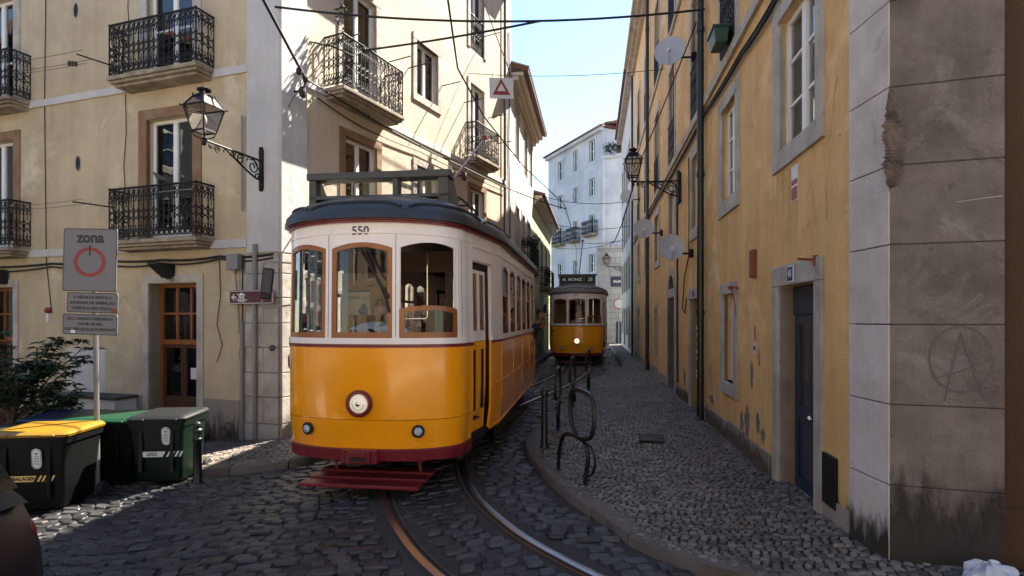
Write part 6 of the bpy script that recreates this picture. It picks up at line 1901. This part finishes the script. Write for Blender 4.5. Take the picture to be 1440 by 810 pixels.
# utility cabinet against the wall
s0_, z1_ = LF.at(195, 556); s1_, _ = LF.at(112, 556)
uc = thing('utility_cabinet', 'low grey utility cabinet against the wall behind the bins', 'cabinet', tuple(LF.pt(s0_, -.5, .1)))
b = MB(); LF.box(b, s0_, s1_, -.7, z1_ - .03, .03, .45); b.build('cabinet_body', M['pilaster'], uc, bevel=.01)
b = MB(); LF.box(b, s0_ - .03, s1_ + .03, z1_ - .028, z1_ + .02, .03, .49); b.build('cabinet_top', M['mortar'], uc, bevel=.006)

# ------------------------------------------------------------------ zone sign
SX, SY = -5.17, 7.1; gz = zgf(SX, SY)
zs = thing('zone_sign', 'stacked grey zone sign plates with a red ring on a thin pole among the bins', 'traffic sign', (SX, SY, gz))
b = MB(); b.tube([(SX, SY, gz - .05), (SX - .02, SY, 1.3), (SX - .05, SY, 2.85)], .03, 10); b.build('pole', M['zinc'], zs, smooth=True)
TS = frame3((SX - .04, SY - .05, 0), (1, -.10, -.028), (.028, 0, 1))
def plate(cx, cz, w, h, nm='sign_plate'):
    b = MB(); r_ = .025; pl = []
    for (sx, sy, a0) in ((1, 1, 0), (-1, 1, 90), (-1, -1, 180), (1, -1, 270)):
        for k in range(4):
            a = R(a0 + k * 30); pl.append((cx + sx * (w / 2 - r_) + r_ * math.cos(a), cz + sy * (h / 2 - r_) + r_ * math.sin(a)))
    b.prism(pl, -.01, .0, 0, TS); 
    n = len(pl); inn = [(cx + (x - cx) * (1 - .028 * .72 / w), cz + (y - cz) * (1 - .028 * .72 / h)) for x, y in pl]
    b.add([TS @ Vector((x, y, .0015)) for x, y in pl] + [TS @ Vector((x, y, .0015)) for x, y in inn], [(i, (i + 1) % n, n + (i + 1) % n, n + i) for i in range(n)], 1)
    return b.build(nm, [M['signwhite'], M['signblack']], zs)
P1 = plate(-.10, 2.525, .72, .78); P2 = plate(-.05, 1.995, .68, .25); P3 = plate(-.075, 1.725, .735, .255)
TT = lambda x, z: TS @ Matrix.Translation((x, z, .002))
text_part('sign_lettering', 'zona', .19, TT(-.10, 2.80), M['signblack'], P1, bold=.006)
b = MB(); ri, ro = .165, .215
vs = []; n = 48
for k in range(n):
    a = 2 * math.pi * k / n; vs += [TS @ Vector((-.10 + ri * math.cos(a), 2.50 + ri * .86 * math.sin(a), .0022)), TS @ Vector((-.10 + ro * math.cos(a), 2.50 + ro * .86 * math.sin(a), .0022))]
b.add(vs, [(2 * k, 2 * k + 1, (2 * k + 3) % (2 * n), (2 * k + 2) % (2 * n)) for k in range(n)])
b.build('red_ring', M['signred'], P1)
b = MB(); b.box(-.112, -.092, 2.58, 2.71, .0024, .004, 0, TS); b.build('clip', M['signblack'], P1)
for i, t_ in enumerate(('A VEÍCULOS AFETOS À', 'ATIVIDADE DE ANIMAÇÃO', 'TURÍSTICA NÃO PESADA')): text_part('sign_lettering', t_, .050, TT(-.05, 2.06 - i * .068), M['signblack'], P2, bold=.0012)
for i, t_ in enumerate(('EXC. CARGAS E DESCARGAS', 'DAS 8H ÀS 20H', 'EXC. VEÍCULOS AUTORIZADOS')): text_part('sign_lettering', t_, .048, TT(-.075, 1.795 - i * .066), M['signblack'], P3, bold=.0012)
b = MB(); b.box(.20, .27, 1.885, 1.93, .0026, .0036, 0, TS); b.build('sticker', M['signred'], P2)
b = MB(); b.box(-.33, -.27, 1.615, 1.65, .0026, .0036, 0, TS); b.build('sticker', M['labelwhite'], P3)

# ------------------------------------------------------------------ wheelie bins
def bin_(label, x, y, rz, w, d, h, bm_, lm, stripe=None, text=None, wheels=True):
    g0 = zgf(x, y); root = thing('wheelie_bin', label, 'bin', (x, y, g0), rz, 'wheelie bins at the kerb')
    T = WM[root.name]
    b = MB(); tp = .82
    zs2 = [.07, .10, h - .10, h - .06, h]
    sc = lambda z: tp + (1 - tp) * (z / h)
    def ring(z, k=1.0, r_=.05):
        ww, dd = w / 2 * sc(z) * k, d / 2 * sc(z) * k; out = []
        for sx, sy, a0 in ((1, 1, 0), (-1, 1, 90), (-1, -1, 180), (1, -1, 270)):
            for q in range(4):
                a = R(a0 + q * 30); out.append((sx * (ww - r_) + r_ * math.cos(a), sy * (dd - r_) + r_ * math.sin(a), z))
        return out
    rings = [ring(.06, .96), ring(.09), ring(h * .5), ring(h - .10), ring(h - .098, 1.045), ring(h - .02, 1.045), ring(h - .02, .98)]
    vs = [p for r_ in rings for p in r_]; n = 16
    fs = [(i * n + j, i * n + (j + 1) % n, (i + 1) * n + (j + 1) % n, (i + 1) * n + j) for i in range(len(rings) - 1) for j in range(n)] + [tuple(range(n))] + [tuple((len(rings) - 1) * n + j for j in range(n))]
    b.add(vs, fs)
    for sx in (-.28, .28): b.box(sx * w - .02, sx * w + .02, -d / 2 * .98 - .012, -d / 2 * .9, .2, h - .14)
    bo = b.build('bin_body', M[bm_], root, local=True, smooth=True, ang=40)
    b = MB()
    lr = [ring(h - .018, 1.07), ring(h + .010, 1.08), ring(h + .032, 1.0), ring(h + .042, .78)]
    for q in lr[2:]:
        for i in range(len(q)): q[i] = (q[i][0], q[i][1], q[i][2] + (.012 if q[i][1] > 0 else 0))
    vs = [p for r_ in lr for p in r_]
    b.add(vs, [(i * n + j, i * n + (j + 1) % n, (i + 1) * n + (j + 1) % n, (i + 1) * n + j) for i in range(3) for j in range(n)] + [tuple(range(n)), tuple(3 * n + j for j in range(n))])
    for sx in (-.3, .3): b.tube([(sx * w - .06, -d / 2 * 1.08, h + .0), (sx * w - .06, -d / 2 * 1.13, h + .005), (sx * w + .06, -d / 2 * 1.13, h + .005), (sx * w + .06, -d / 2 * 1.08, h)], .012, 6)
    b.build('lid', M[lm], root, local=True, smooth=True, ang=40)
    b = MB(); b.tube([(-w * .42, d / 2 * 1.02, h - .05), (-w * .42, d / 2 + .09, h - .03), (w * .42, d / 2 + .09, h - .03), (w * .42, d / 2 * 1.02, h - .05)], .016, 6); b.build('handle', M[bm_], root, local=True)
    if wheels:
        for sx in (-1, 1):
            b = MB(); b.lathe([(.03, -.025), (.09, -.03), (.10, -.015), (.10, .015), (.09, .03), (.03, .025)], 18, Matrix.Translation((sx * (w / 2 + .0), d / 2 * .82 + .04, .10)) @ Matrix.Rotation(R(90), 4, 'Y')); b.build('wheel', M['rubber'], root, local=True, smooth=True)
    yf = lambda z: -d / 2 * sc(z) - .004
    def front(x0, z0): return frame3((x0, yf(z0) - .016, z0), (1, 0, 0), (0, -(1 - tp) * d / 2 / h, 1))
    if stripe:
        zc, x0, ln, mt = stripe
        b = MB(); F = front(x0, zc)
        b.add([F @ Vector(p) for p in ((0, -.035, 0), (ln * .52, -.035, 0), (ln * .60, .035, 0), (0, .035, 0))], [(0, 1, 2, 3)])
        for k in range(4):
            a = ln * (.60 + .1 * k); b.add([F @ Vector(p) for p in ((a, -.035, 0), (a + ln * .05, -.035, 0), (a + ln * .13, .035, 0), (a + ln * .08, .035, 0))], [(0, 1, 2, 3)])
        st = b.build('stripe_label', M[mt], bo, local=False) if False else b.build('stripe_label', M[mt], bo, local=True)
        if text: 
            vs, fs = text_mesh(text, .055, F @ Matrix.Translation((ln * .27, 0, .001)), bold=.002); q = MB(); q.add(vs, fs); q.build('bin_lettering', M['signblack'], bo, local=True)
        # oval council sticker
        F = front(x0 + ln * .62, zc + .23); b = MB(); pl = []
        for k in range(24):
            a = 2 * math.pi * k / 24; pl.append((.055 * math.cos(a), .055 * math.sin(a) + (.06 if math.sin(a) > 0 else -.06)))
        b.add([F @ Vector((px_, py_, 0)) for px_, py_ in pl], [tuple(range(24))], 0)
        for sc_ in (.86, .80):
            pass
        ring_ = [F @ Vector((px_ * .86, py_ * .9, .0012)) for px_, py_ in pl]; b.tube(ring_, .003, 4, closed=True, mi=1)
        b.add([F @ Vector(p) for p in ((-.025, .075, .0012), (0, .035, .0012), (.025, .075, .0012), (0, .062, .0012))], [(0, 1, 2, 3)], 1)
        for k in range(6):
            zz = .02 - k * .018; b.add([F @ Vector(p) for p in ((-.03, zz, .0012), (.03, zz, .0012), (.03, zz + .006, .0012), (-.03, zz + .006, .0012))], [(0, 1, 2, 3)], 1)
        b.build('oval_sticker', [M['labelwhite'], M['tframe']], bo, local=True)
    return root
bin_('dark green bin with a white LIXO stripe label, beside the short bollard', -4.52, 7.52, R(6), .66, .72, .86, 'bingreen', 'lidblack', (.42, -.19, .50, 'labelwhite'), 'LIXO')
bin_('black bin with a green lid behind the sign pole', -5.42, 7.75, R(4), .95, .75, .88, 'binblack', 'lidgreen')
bin_('black bin with a yellow lid and a yellow stripe label', -5.50, 6.75, R(6), .82, .70, .91, 'binblack', 'lidyellow', (.42, -.18, .46, 'labelyellow'), 'EMBALAGENS')
bin_('black bin with a blue lid behind the yellow-lidded one', -6.15, 7.85, R(2), .72, .75, .94, 'binblack', 'lidblue')
bin_('black-lidded bin cut off by the left edge, with a white stripe label', -6.50, 6.85, R(8), .72, .70, .95, 'binblack', 'lidblack', (.42, .02, .46, 'labelwhite'))
# short cast-iron bollard
bx_, by_ = -3.98, 7.2; g0 = zgf(bx_, by_)
b = MB(); b.lathe([(.065, -.05), (.065, .02), (.052, .05), (.05, .52), (.06, .535), (.06, .56), (.048, .575), (.046, .64), (.06, .65), (.06, .675), (.045, .69), (.05, .72), (.042, .755), (.015, .775)], 20, Matrix.Translation((bx_, by_, g0)))
tag(b.build('bollard', M['irongreen'], smooth=True), 'short ringed iron bollard right of the LIXO bin', 'bollard')
# shrub behind the bins
px_, py_ = -7.35, 8.35; g0 = zgf(px_, py_)
sh = thing('shrub', 'dark leafy shrub behind the bins under the left wall', 'shrub', (px_, py_, g0))
b = MB(); rng = random.Random(31); tips = []
b.tube([(px_, py_, g0), (px_ + .02, py_, g0 + .5), (px_ - .03, py_, g0 + 1.15)], [.06, .045, .03], 7)
for i in range(30):
    a = rng.uniform(0, 2 * math.pi); l = rng.uniform(.35, .95); st = Vector((px_, py_, g0 + rng.uniform(.7, 1.15)))
    e_ = st + Vector((math.cos(a) * l, math.sin(a) * l * .55, rng.uniform(.2, 1.1)))
    if i == 0: e_ = Vector((px_ + 1.0, py_ + .1, g0 + 2.0))
    if i == 1: e_ = Vector((px_ + 1.05, py_ - .1, g0 + 1.8))
    m_ = st.lerp(e_, .5) + Vector((0, 0, .08)); b.tube([st, m_, e_], [.018, .012, .006], 5); tips += [m_.lerp(e_, q) for q in (.2, .6, 1.0)]
b.build('stem', M['bark'], sh)
b = MB()
for t_ in tips:
    for w in range(rng.randint(3, 5)):
        c0 = t_ + Vector((rng.gauss(0, .09), rng.gauss(0, .08), rng.gauss(0, .07)))
        n_ = rng.randint(6, 9); a0 = rng.uniform(0, 6.28)
        for k in range(n_):                       # a whorl of narrow leaves round each tip
            a = a0 + 2 * math.pi * k / n_; d = Vector((math.cos(a), math.sin(a), rng.uniform(-.45, .25))).normalized(); s = rng.uniform(.10, .17)
            wv = d.cross(Vector((rng.gauss(0, .3), rng.gauss(0, .3), 1))).normalized()
            b.add([c0, c0 + d * s * .4 + wv * s * .17 + Vector((0, 0, .01)), c0 + d * s + Vector((0, 0, -.015)), c0 + d * s * .4 - wv * s * .17 + Vector((0, 0, .01))], [(0, 1, 2, 3)])
b.build('foliage', M['leaf'], sh)
b = MB(); b.lathe([(.2, -.02), (.24, .02), (.29, .42), (.31, .44), (.31, .48), (.27, .48), (.26, .4)], 20, Matrix.Translation((px_, py_, g0))); b.build('pot', M['roof_tile'], sh, smooth=True)
# weeds along the wall foot
for i, (s, o_, lab) in enumerate(((1.42, .16, 'small green weed at the wall foot right of door 69'), (.95, .14, 'thin weed at the wall foot by the drainpipes'))):
    b = MB(); q = LF.pt(s, zgf(*LF.pt(s, 0)[:2]) + .1, o_); rng = random.Random(i)
    leaf_cloud(b, (q.x, q.y, q.z + .10 + .05 * i), .10 - .03 * i, .08, .11 + .06 * i, 70 - 30 * i, .07, rng, -.4); tag(b.build('weed', M['leaf']), lab, 'weed')
# balcony plant on the white house
b = MB(); q = B2.pt(2.75, 4.55, .3); leaf_cloud(b, q, .35, .35, .22, 160, .16, random.Random(2)); tag(b.build('balcony_plant', M['leaf']), 'green plant on the white house balcony above the tram roof', 'plant')
b = MB(); q = SF.pt(1.15, 6.95, .3); leaf_cloud(b, q + Vector((0, 0, .25)), .14, .14, .3, 50, .11, random.Random(5), -.2); tag(b.build('balcony_plant', M['leaf']), 'wispy plant at the near end of the sunlit balcony on the corner building', 'plant')

# ------------------------------------------------------------------ bicycle racks and bollards on the right pavement
def rack(label, A, e, sc=1.0):
    A = Vector((*A, float(zsr(*A)))); e = Vector((*e, 0)).normalized(); root = thing('bike_rack', label, 'bike rack', tuple(A), 0, 'bent-tube bike racks along the kerb')
    P_ = lambda a, h: A + e * a * sc + Vector((0, 0, h * sc))
    pts = [(0, -.03), (.03, .15), (.10, .32), (.22, .44), (.40, .47), (.62, .47), (.80, .52), (.86, .64), (.84, .84), (.76, .93), (.62, .955), (.36, .95), (.26, .87), (.25, .68), (.30, .54), (.44, .46), (.58, .42), (.66, .30), (.64, .12), (.62, -.03)]
    c = catmull([P_(a, h) for a, h in pts], 5)
    c = [p + e.cross(Vector((0, 0, 1))) * (.03 * math.sin(i / len(c) * math.pi * 2)) for i, p in enumerate(c)]
    b = MB(); b.tube(c, .023, 8); b.build('bent_tube', M['irongreen'], root, smooth=True)
    b = MB(); b.tube(catmull([P_(.52, .44), P_(.74, .42), P_(.84, .30), P_(.80, .16), P_(.70, .10)], 5), .014, 7); b.build('side_loop', M['irongreen'], root, smooth=True)
    b = MB()
    for a in (0, .62): b.lathe([(.05, -.002), (.05, .008), (.02, .012)], 12, Matrix.Translation(P_(a, 0)))
    b.build('foot_plate', M['irongreen'], root)
rack('nearest looped tube bike rack, standing at the bend of the kerb', (.53, 6.50), (.36, -.93))
rack('second bent tube bike rack, behind the plain bollard', (.78, 9.4), (-.12, -.98))
rack('third bent tube bike rack along the kerb', (1.30, 11.7), (-.2, -.97))
rack('farthest bent tube bike rack, in front of the far tram', (1.90, 13.9), (-.2, -.97))
b = MB(); q = (.43, 7.55); b.lathe([(.06, -.03), (.045, .02), (.042, .66), (.05, .67), (.05, .70), (.035, .73), (.01, .745)], 16, Matrix.Translation((*q, .12)))
tag(b.build('bollard', M['irongreen'], smooth=True), 'plain dark bollard at the kerb beside the nearest bike rack', 'bollard')
# drain grate
dg_ = thing('drain_grate', 'dark slotted drain grate set in the right pavement', 'drain grate', (1.96, 8.0, .12), R(-12))
b = MB(); b.box(-.17, .17, -.26, .26, -.02, .012); b.build('grate_frame', M['iron'], dg_, local=True)
b = MB()
for i in range(6): b.box(-.14, .14, -.23 + i * .08, -.19 + i * .08, .0125, .020)
b.build('grate_bars', M['tframe'], dg_, local=True)
# round no-vehicles sign at the far end
rs = thing('round_sign', 'round white sign with a red rim on a post by the far masonry house', 'traffic sign', (7.05, 37.6, .1))
b = MB(); b.tube([(7.05, 37.6, .0), (7.05, 37.6, 3.4)], .04, 8); b.build('pole', M['zinc'], rs)
T = frame3((7.05, 37.54, 2.78), (1, 0, 0), (0, 0, 1))
b = MB(); b.lathe([(.30, 0), (.30, .012)], 32, T, 0); b.build('sign_disc', M['farwhite'], rs)
b = MB(); b.tube([T @ Vector((.325 * math.cos(a), .325 * math.sin(a), .004)) for a in np.linspace(0, 2 * math.pi, 33)[:-1]], .035, 6, closed=True); me_ = b.build('sign_rim', M['signred'], rs)
# white plastic bag at the pillar foot
bg = MB(); rng = random.Random(8); n = 26; k = 14; c0 = Vector((2.79, 3.33, float(zsr(2.79, 3.33)) + .03)); vs = []
for i in range(k + 1):
    ph = math.pi * i / k
    for j in range(n):
        th = 2 * math.pi * j / n; q = 1 + .16 * math.sin(3 * th + 2 * ph) + .12 * math.sin(7 * th - 3 * ph) + rng.uniform(-.07, .07)
        vs.append(c0 + Vector((.135 * q * math.sin(ph) * math.cos(th), .09 * q * math.sin(ph) * math.sin(th), .075 * q * math.cos(ph) * (1 if ph < math.pi / 2 else .5))))
bg.add(vs, [(i * n + j, (i + 1) * n + j, (i + 1) * n + (j + 1) % n, i * n + (j + 1) % n) for i in range(k) for j in range(n)])
tag(bg.build('plastic_bag', M['plastic'], smooth=True, ang=25), 'crumpled white plastic bag at the foot of the stone pillar', 'bag')

# ------------------------------------------------------------------ parked car at the left edge
cr = thing('parked_car', 'dark grey hatchback at the bottom left corner, only its tail in view', 'car', (-3.9, 2.08, -.25))
prof_ = [(-2.28, .30), (-2.22, .42), (-2.23, .62), (-2.30, .80), (-2.42, .93), (-2.62, .985), (-2.72, 1.02)]   # tail, from bumper to window sill
def car_x(x): return x
zc0 = -.12
b = MB()
sec = [(-2.20, .30, .62), (-2.20, .50, .70), (-2.26, .72, .78), (-2.34, .84, .80), (-2.50, .90, .80)]
def sheet(rows, mi=0):
    vs = [p for r_ in rows for p in r_]; n = len(rows[0]); b.add(vs, [(i * n + j, i * n + j + 1, (i + 1) * n + j + 1, (i + 1) * n + j) for i in range(len(rows) - 1) for j in range(n - 1)], mi)
outline = [(-2.36, .28), (-2.30, .36), (-2.29, .55), (-2.31, .76), (-2.36, .92), (-2.44, 1.03), (-2.54, 1.08), (-3.2, 1.08), (-4.6, .96), (-5.2, .93), (-5.8, .85), (-6.1, .72), (-6.2, .5), (-6.15, .28)]
rows = []
for wy in np.linspace(-1, 1, 15):
    row = []
    for x, z in outline:
        tail = max(0, (x + 2.9) / .7) if x > -2.9 else max(0, (-5.6 - x) / .6)
        rnd = abs(wy) ** 3
        row.append((x - .22 * rnd * min(1, tail) if x > -4 else x + .22 * rnd * min(1, tail), 2.08 + wy * .86 * (1 - .05 * (z - .3)), zc0 + z - .05 * rnd * (1 if z > .85 else 0)))
    rows.append(row)
sheet(rows)
for r_ in (rows[0], rows[-1]): b.add(r_, [tuple(range(len(r_)))])
body_ = b.build('body', M['carpaint'], cr, smooth=True, ang=40)
b = MB(); cab = [(-2.44, 1.02), (-2.60, 1.20), (-2.80, 1.42), (-3.05, 1.50), (-4.1, 1.50), (-4.7, 1.30), (-5.2, .93)]
rows = []
for wy in np.linspace(-1, 1, 13):
    rows.append([(x - .06 * abs(wy) ** 3 * (1 if x > -3.5 else -1), 2.08 + wy * (.80 - .30 * max(0, z - .93)), zc0 + z - .03 * abs(wy) ** 4) for x, z in cab])
sheet(rows)
for r_ in (rows[0], rows[-1]): b.add(r_, [tuple(range(len(r_)))])
b.build('cabin', M['carpaint'], cr, smooth=True, ang=40)
b = MB()
for sy in (-1, 1):
    f_ = lambda x, z: (x, 2.08 + sy * (.80 - .30 * max(0, z - .93) + .006), zc0 + z)
    for q in ([(-2.75, .98), (-2.98, 1.34), (-3.6, 1.38), (-3.6, .98)], [(-3.68, .98), (-3.68, 1.38), (-4.1, 1.38), (-4.7, 1.15), (-5.0, .98)]): b.add([f_(*p) for p in q], [tuple(range(len(q)))])
g0_ = [(-2.50, 1.075), (-2.60, 1.20), (-2.79, 1.405)]
r0 = [[(x + .012, 2.08 + wy * .70, zc0 + z + .012) for x, z in g0_] for wy in np.linspace(-1, 1, 9)]; sheet(r0)
b.build('window', M['carglass'], cr)
for sy in (-1, 1):
    b = MB(); b.ell((-2.52, 2.08 + sy * .805, zc0 + .80), .03, .03, .09, 12); tl_ = b.build('tail_lamp', M['amber'], cr, smooth=True)
    for x in (-2.95, -5.4):
        b = MB(); b.lathe([(.05, -.09), (.27, -.1), (.31, -.07), (.31, .07), (.27, .1), (.05, .09)], 24, Matrix.Translation((x, 2.08 + sy * .78, zc0 + .31)) @ Matrix.Rotation(R(90), 4, 'X')); wh = b.build('wheel', M['rubber'], cr, smooth=True)
        b = MB(); b.lathe([(.03, -.102), (.2, -.104), (.2, .104), (.03, .102)], 20, Matrix.Translation((x, 2.08 + sy * .78, zc0 + .31)) @ Matrix.Rotation(R(90), 4, 'X')); b.build('rim', M['chrome'], wh, smooth=True)
b = MB(); b.box(-2.48, -2.27, 1.35, 2.8, zc0 + .34, zc0 + .5); b.build('bumper', M['black'], cr, bevel=.04)
CAR_SHIFT = Matrix.Translation((.05, .03, 0))
cr.location = CAR_SHIFT @ Vector((-3.9, 2.08, -.25))

# ------------------------------------------------------------------ overhead wires
def sag(a, c, s, n=14):
    a, c = Vector(a), Vector(c); return [a.lerp(c, i / n) - Vector((0, 0, 4 * s * (i / n) * (1 - i / n))) for i in range(n + 1)]
def wire(label, pts, r=.012, name='overhead_wire', extra=None):
    b = MB(); b.tube(pts, r, 5)
    if extra: extra(b)
    return tag(b.build(name, M['cable']), label, 'wire', 'overhead wires across the street')
trackz = [Vector((p.x - .05, p.y, 5.8)) for p in TC if p.y > 3]
wire('trolley contact wire running along the track over both trams', [Vector((-1.0, -6, 5.85)), Vector((-.35, 2, 5.8)), Vector((-.80, 7.1, 5.78)), Vector((-.86, 9.0, 5.76)), Vector((-.55, 11.3, 5.8)), Vector((.28, 14.8, 5.78)), Vector((1.85, 20, 5.8)), Vector((2.6, 25, 5.78)), Vector((3.6, 32, 5.8)), Vector((5.0, 44, 5.8))], .014)
ins = SF.pt(.27, 5.80, .28)
def knob(b):
    for p in (ins, ins.lerp(Vector((-3.37, 7.0, 5.72)), .12)): b.ell(p, .05, .05, .07)
    b.tube([SF.pt(.27, 5.62, .02), SF.pt(.27, 5.60, .25), ins], .02, 6); b.ell(SF.pt(.27, 5.58, .22), .06, .06, .10)
b2s = SF.pt(5.75, 5.62, .25)
wire('thick feeder cable dropping from the top left to the insulator on the corner strip', sag((-2.6, 3.0, 5.95), ins, .02) , .022, extra=knob)
def knob2(b):
    b.tube([SF.pt(5.75, 5.45, .02), SF.pt(5.75, 5.45, .22), b2s], .02, 6); b.ell(SF.pt(5.75, 5.42, .2), .07, .07, .12)
    for q in (.3, .62): b.ell(Vector(ins).lerp(Vector(b2s), q) - Vector((0, 0, .05)), .03, .03, .03)
wire('feeder cable slung along the sunlit side of the corner building', sag(ins, b2s, .08) + sag(b2s, (2.0, 21, 5.85), .1)[1:], .018, extra=knob2)
a_ = LF.pt(.05, 6.9, .06); c_ = RW.pt(ys(9.3), 6.86, .05)
wire('upper strand of the span wire crossing the street between corner strip and drainpipe', sag(a_, c_, .22, 20), .019)
q0 = SF.pt(1.5, 6.75, .5)
def loop(b): b.tube([SF.pt(.62, 6.62, .02), SF.pt(.9, 6.6, .3), SF.pt(1.2, 6.52, .5), q0], .014, 6); b.ell(q0, .05, .05, .05)
wire('lower strand of the span wire, starting at the sunlit balcony', sag(q0, Vector(a_).lerp(Vector(c_), .62) - Vector((0, 0, .205)), .03), .019, extra=loop)
w2a = SF.pt(6.1, 8.2, .1); w2b = RW.pt(ys(14), 7.95, .1)
wire('thin wire that carries the triangle board over the street', sag(w2a, w2b, .12, 18), .008)
wire('thin wire slanting down from the top to the triangle board', sag(SF.pt(.9, 11.2, 1.6), SF.pt(7.6, 8.0, .9), .05), .012)
wire('wire from the ochre lantern up to the drainpipe bracket', sag(RW.pt(ys(12.1), 4.95, .95), RW.pt(ys(9.5), 6.75, .15), .05), .012)
wire('guy wire from the corner strip up to the feeder insulator', sag(LF.pt(.33, 4.6, .03), ins, 0), .006)
wire('wire between the ochre lantern and the far masonry house, sagging in an arc', [RW.pt(ys(12.2), 4.7, .98), (2.9, 15, 4.3), (3.6, 20, 4.5), (4.9, 28, 5.6), (6.2, 36, 6.3)], .016)
for i, (ya, za, yb, zb_) in enumerate(((24, 7.0, 24.5, 6.9), (27, 6.4, 27, 6.2), (30, 6.1, 30.5, 6.0), (33, 5.9, 33, 6.4))):
    xa = float(np.interp(ya, [17.5, 24, 33.5], [.2, 1.15, 2.6])); xb = 1.8 + .14 * yb
    wire(('highest', 'second', 'third', 'lowest')[i] + ' of the far span wires holding the contact wire before the bluish house', sag((xa, ya, za), (xb, yb, zb_), .25), .013)
# clothes lines on the left facade
cl = thing('clothes_line', 'slack clothes lines between the two upper left balconies', 'clothes line', tuple(LF.pt(4, 6.6, .4)))
b = MB()
for o_, z_, in ((.55, 6.52), (.40, 6.42), (.48, 6.32)): b.tube([LF.pt(3.75 + t * 2.3, z_ + .08 * t - .10 * t * (1 - t), o_) for t in np.linspace(0, 1, 10)], .004, 4)
b.build('line', M['cable'], cl)
b = MB(); rng = random.Random(2)
for i in range(5): q = LF.pt(4.0 + i * .05, 6.36 + .01 * i, .48); b.box(q.x - .008, q.x + .008, q.y - .01, q.y + .01, q.z - .07, q.z + .02)
b.build('peg', M['black'], cl)
cl = thing('clothes_line', 'slack clothes line between the two lower left balconies', 'clothes line', tuple(LF.pt(4, 3.85, .4)))
b = MB()
for o_, z_, in ((.55, 3.90), (.40, 3.86)): b.tube([LF.pt(3.75 + t * 2.3, z_ + .02 * t - .12 * t * (1 - t), o_) for t in np.linspace(0, 1, 10)], .004, 4)
b.build('line', M['cable'], cl)
# hanging board with a red triangle
tp_ = Vector(w2a).lerp(Vector(w2b), .095); Yt = 14.75
tc_ = Vector(((705 - 720) / 800 * Yt, Yt, 1.8 + (448 - 124) / 800 * Yt))
hb = thing('hanging_sign', 'square white board with a red triangle hung on a wire above the street', 'sign', tuple(tc_))
b = MB(); T = frame3(tc_, (1, .12, .03), (-.03, 0, 1)); w_ = .31; h_ = .27
b.box(-w_, w_, -h_, h_, -.012, 0, 0, T); bo_ = b.build('board', M['boardwhite'], hb, bevel=.004)
b = MB(); tri = lambda s, oy=0: [(0, s * .60 + oy), (-s * .56, -s * .42 + oy), (s * .56, -s * .42 + oy)]
o3 = [T @ Vector((x, y, .0015)) for x, y in tri(.42)]; i3 = [T @ Vector((x, y, .0015)) for x, y in tri(.20, .01)]
b.add(o3 + i3, [(i, (i + 1) % 3, 3 + (i + 1) % 3, 3 + i) for i in range(3)]); b.build('triangle', M['signred'], bo_)
b = MB()
for x in (-.22, .22): b.tube([T @ Vector((x, h_, -.006)), T @ Vector((x, h_ + .12, -.006))], .006, 5)
b.build('hanger', M['cable'], hb)
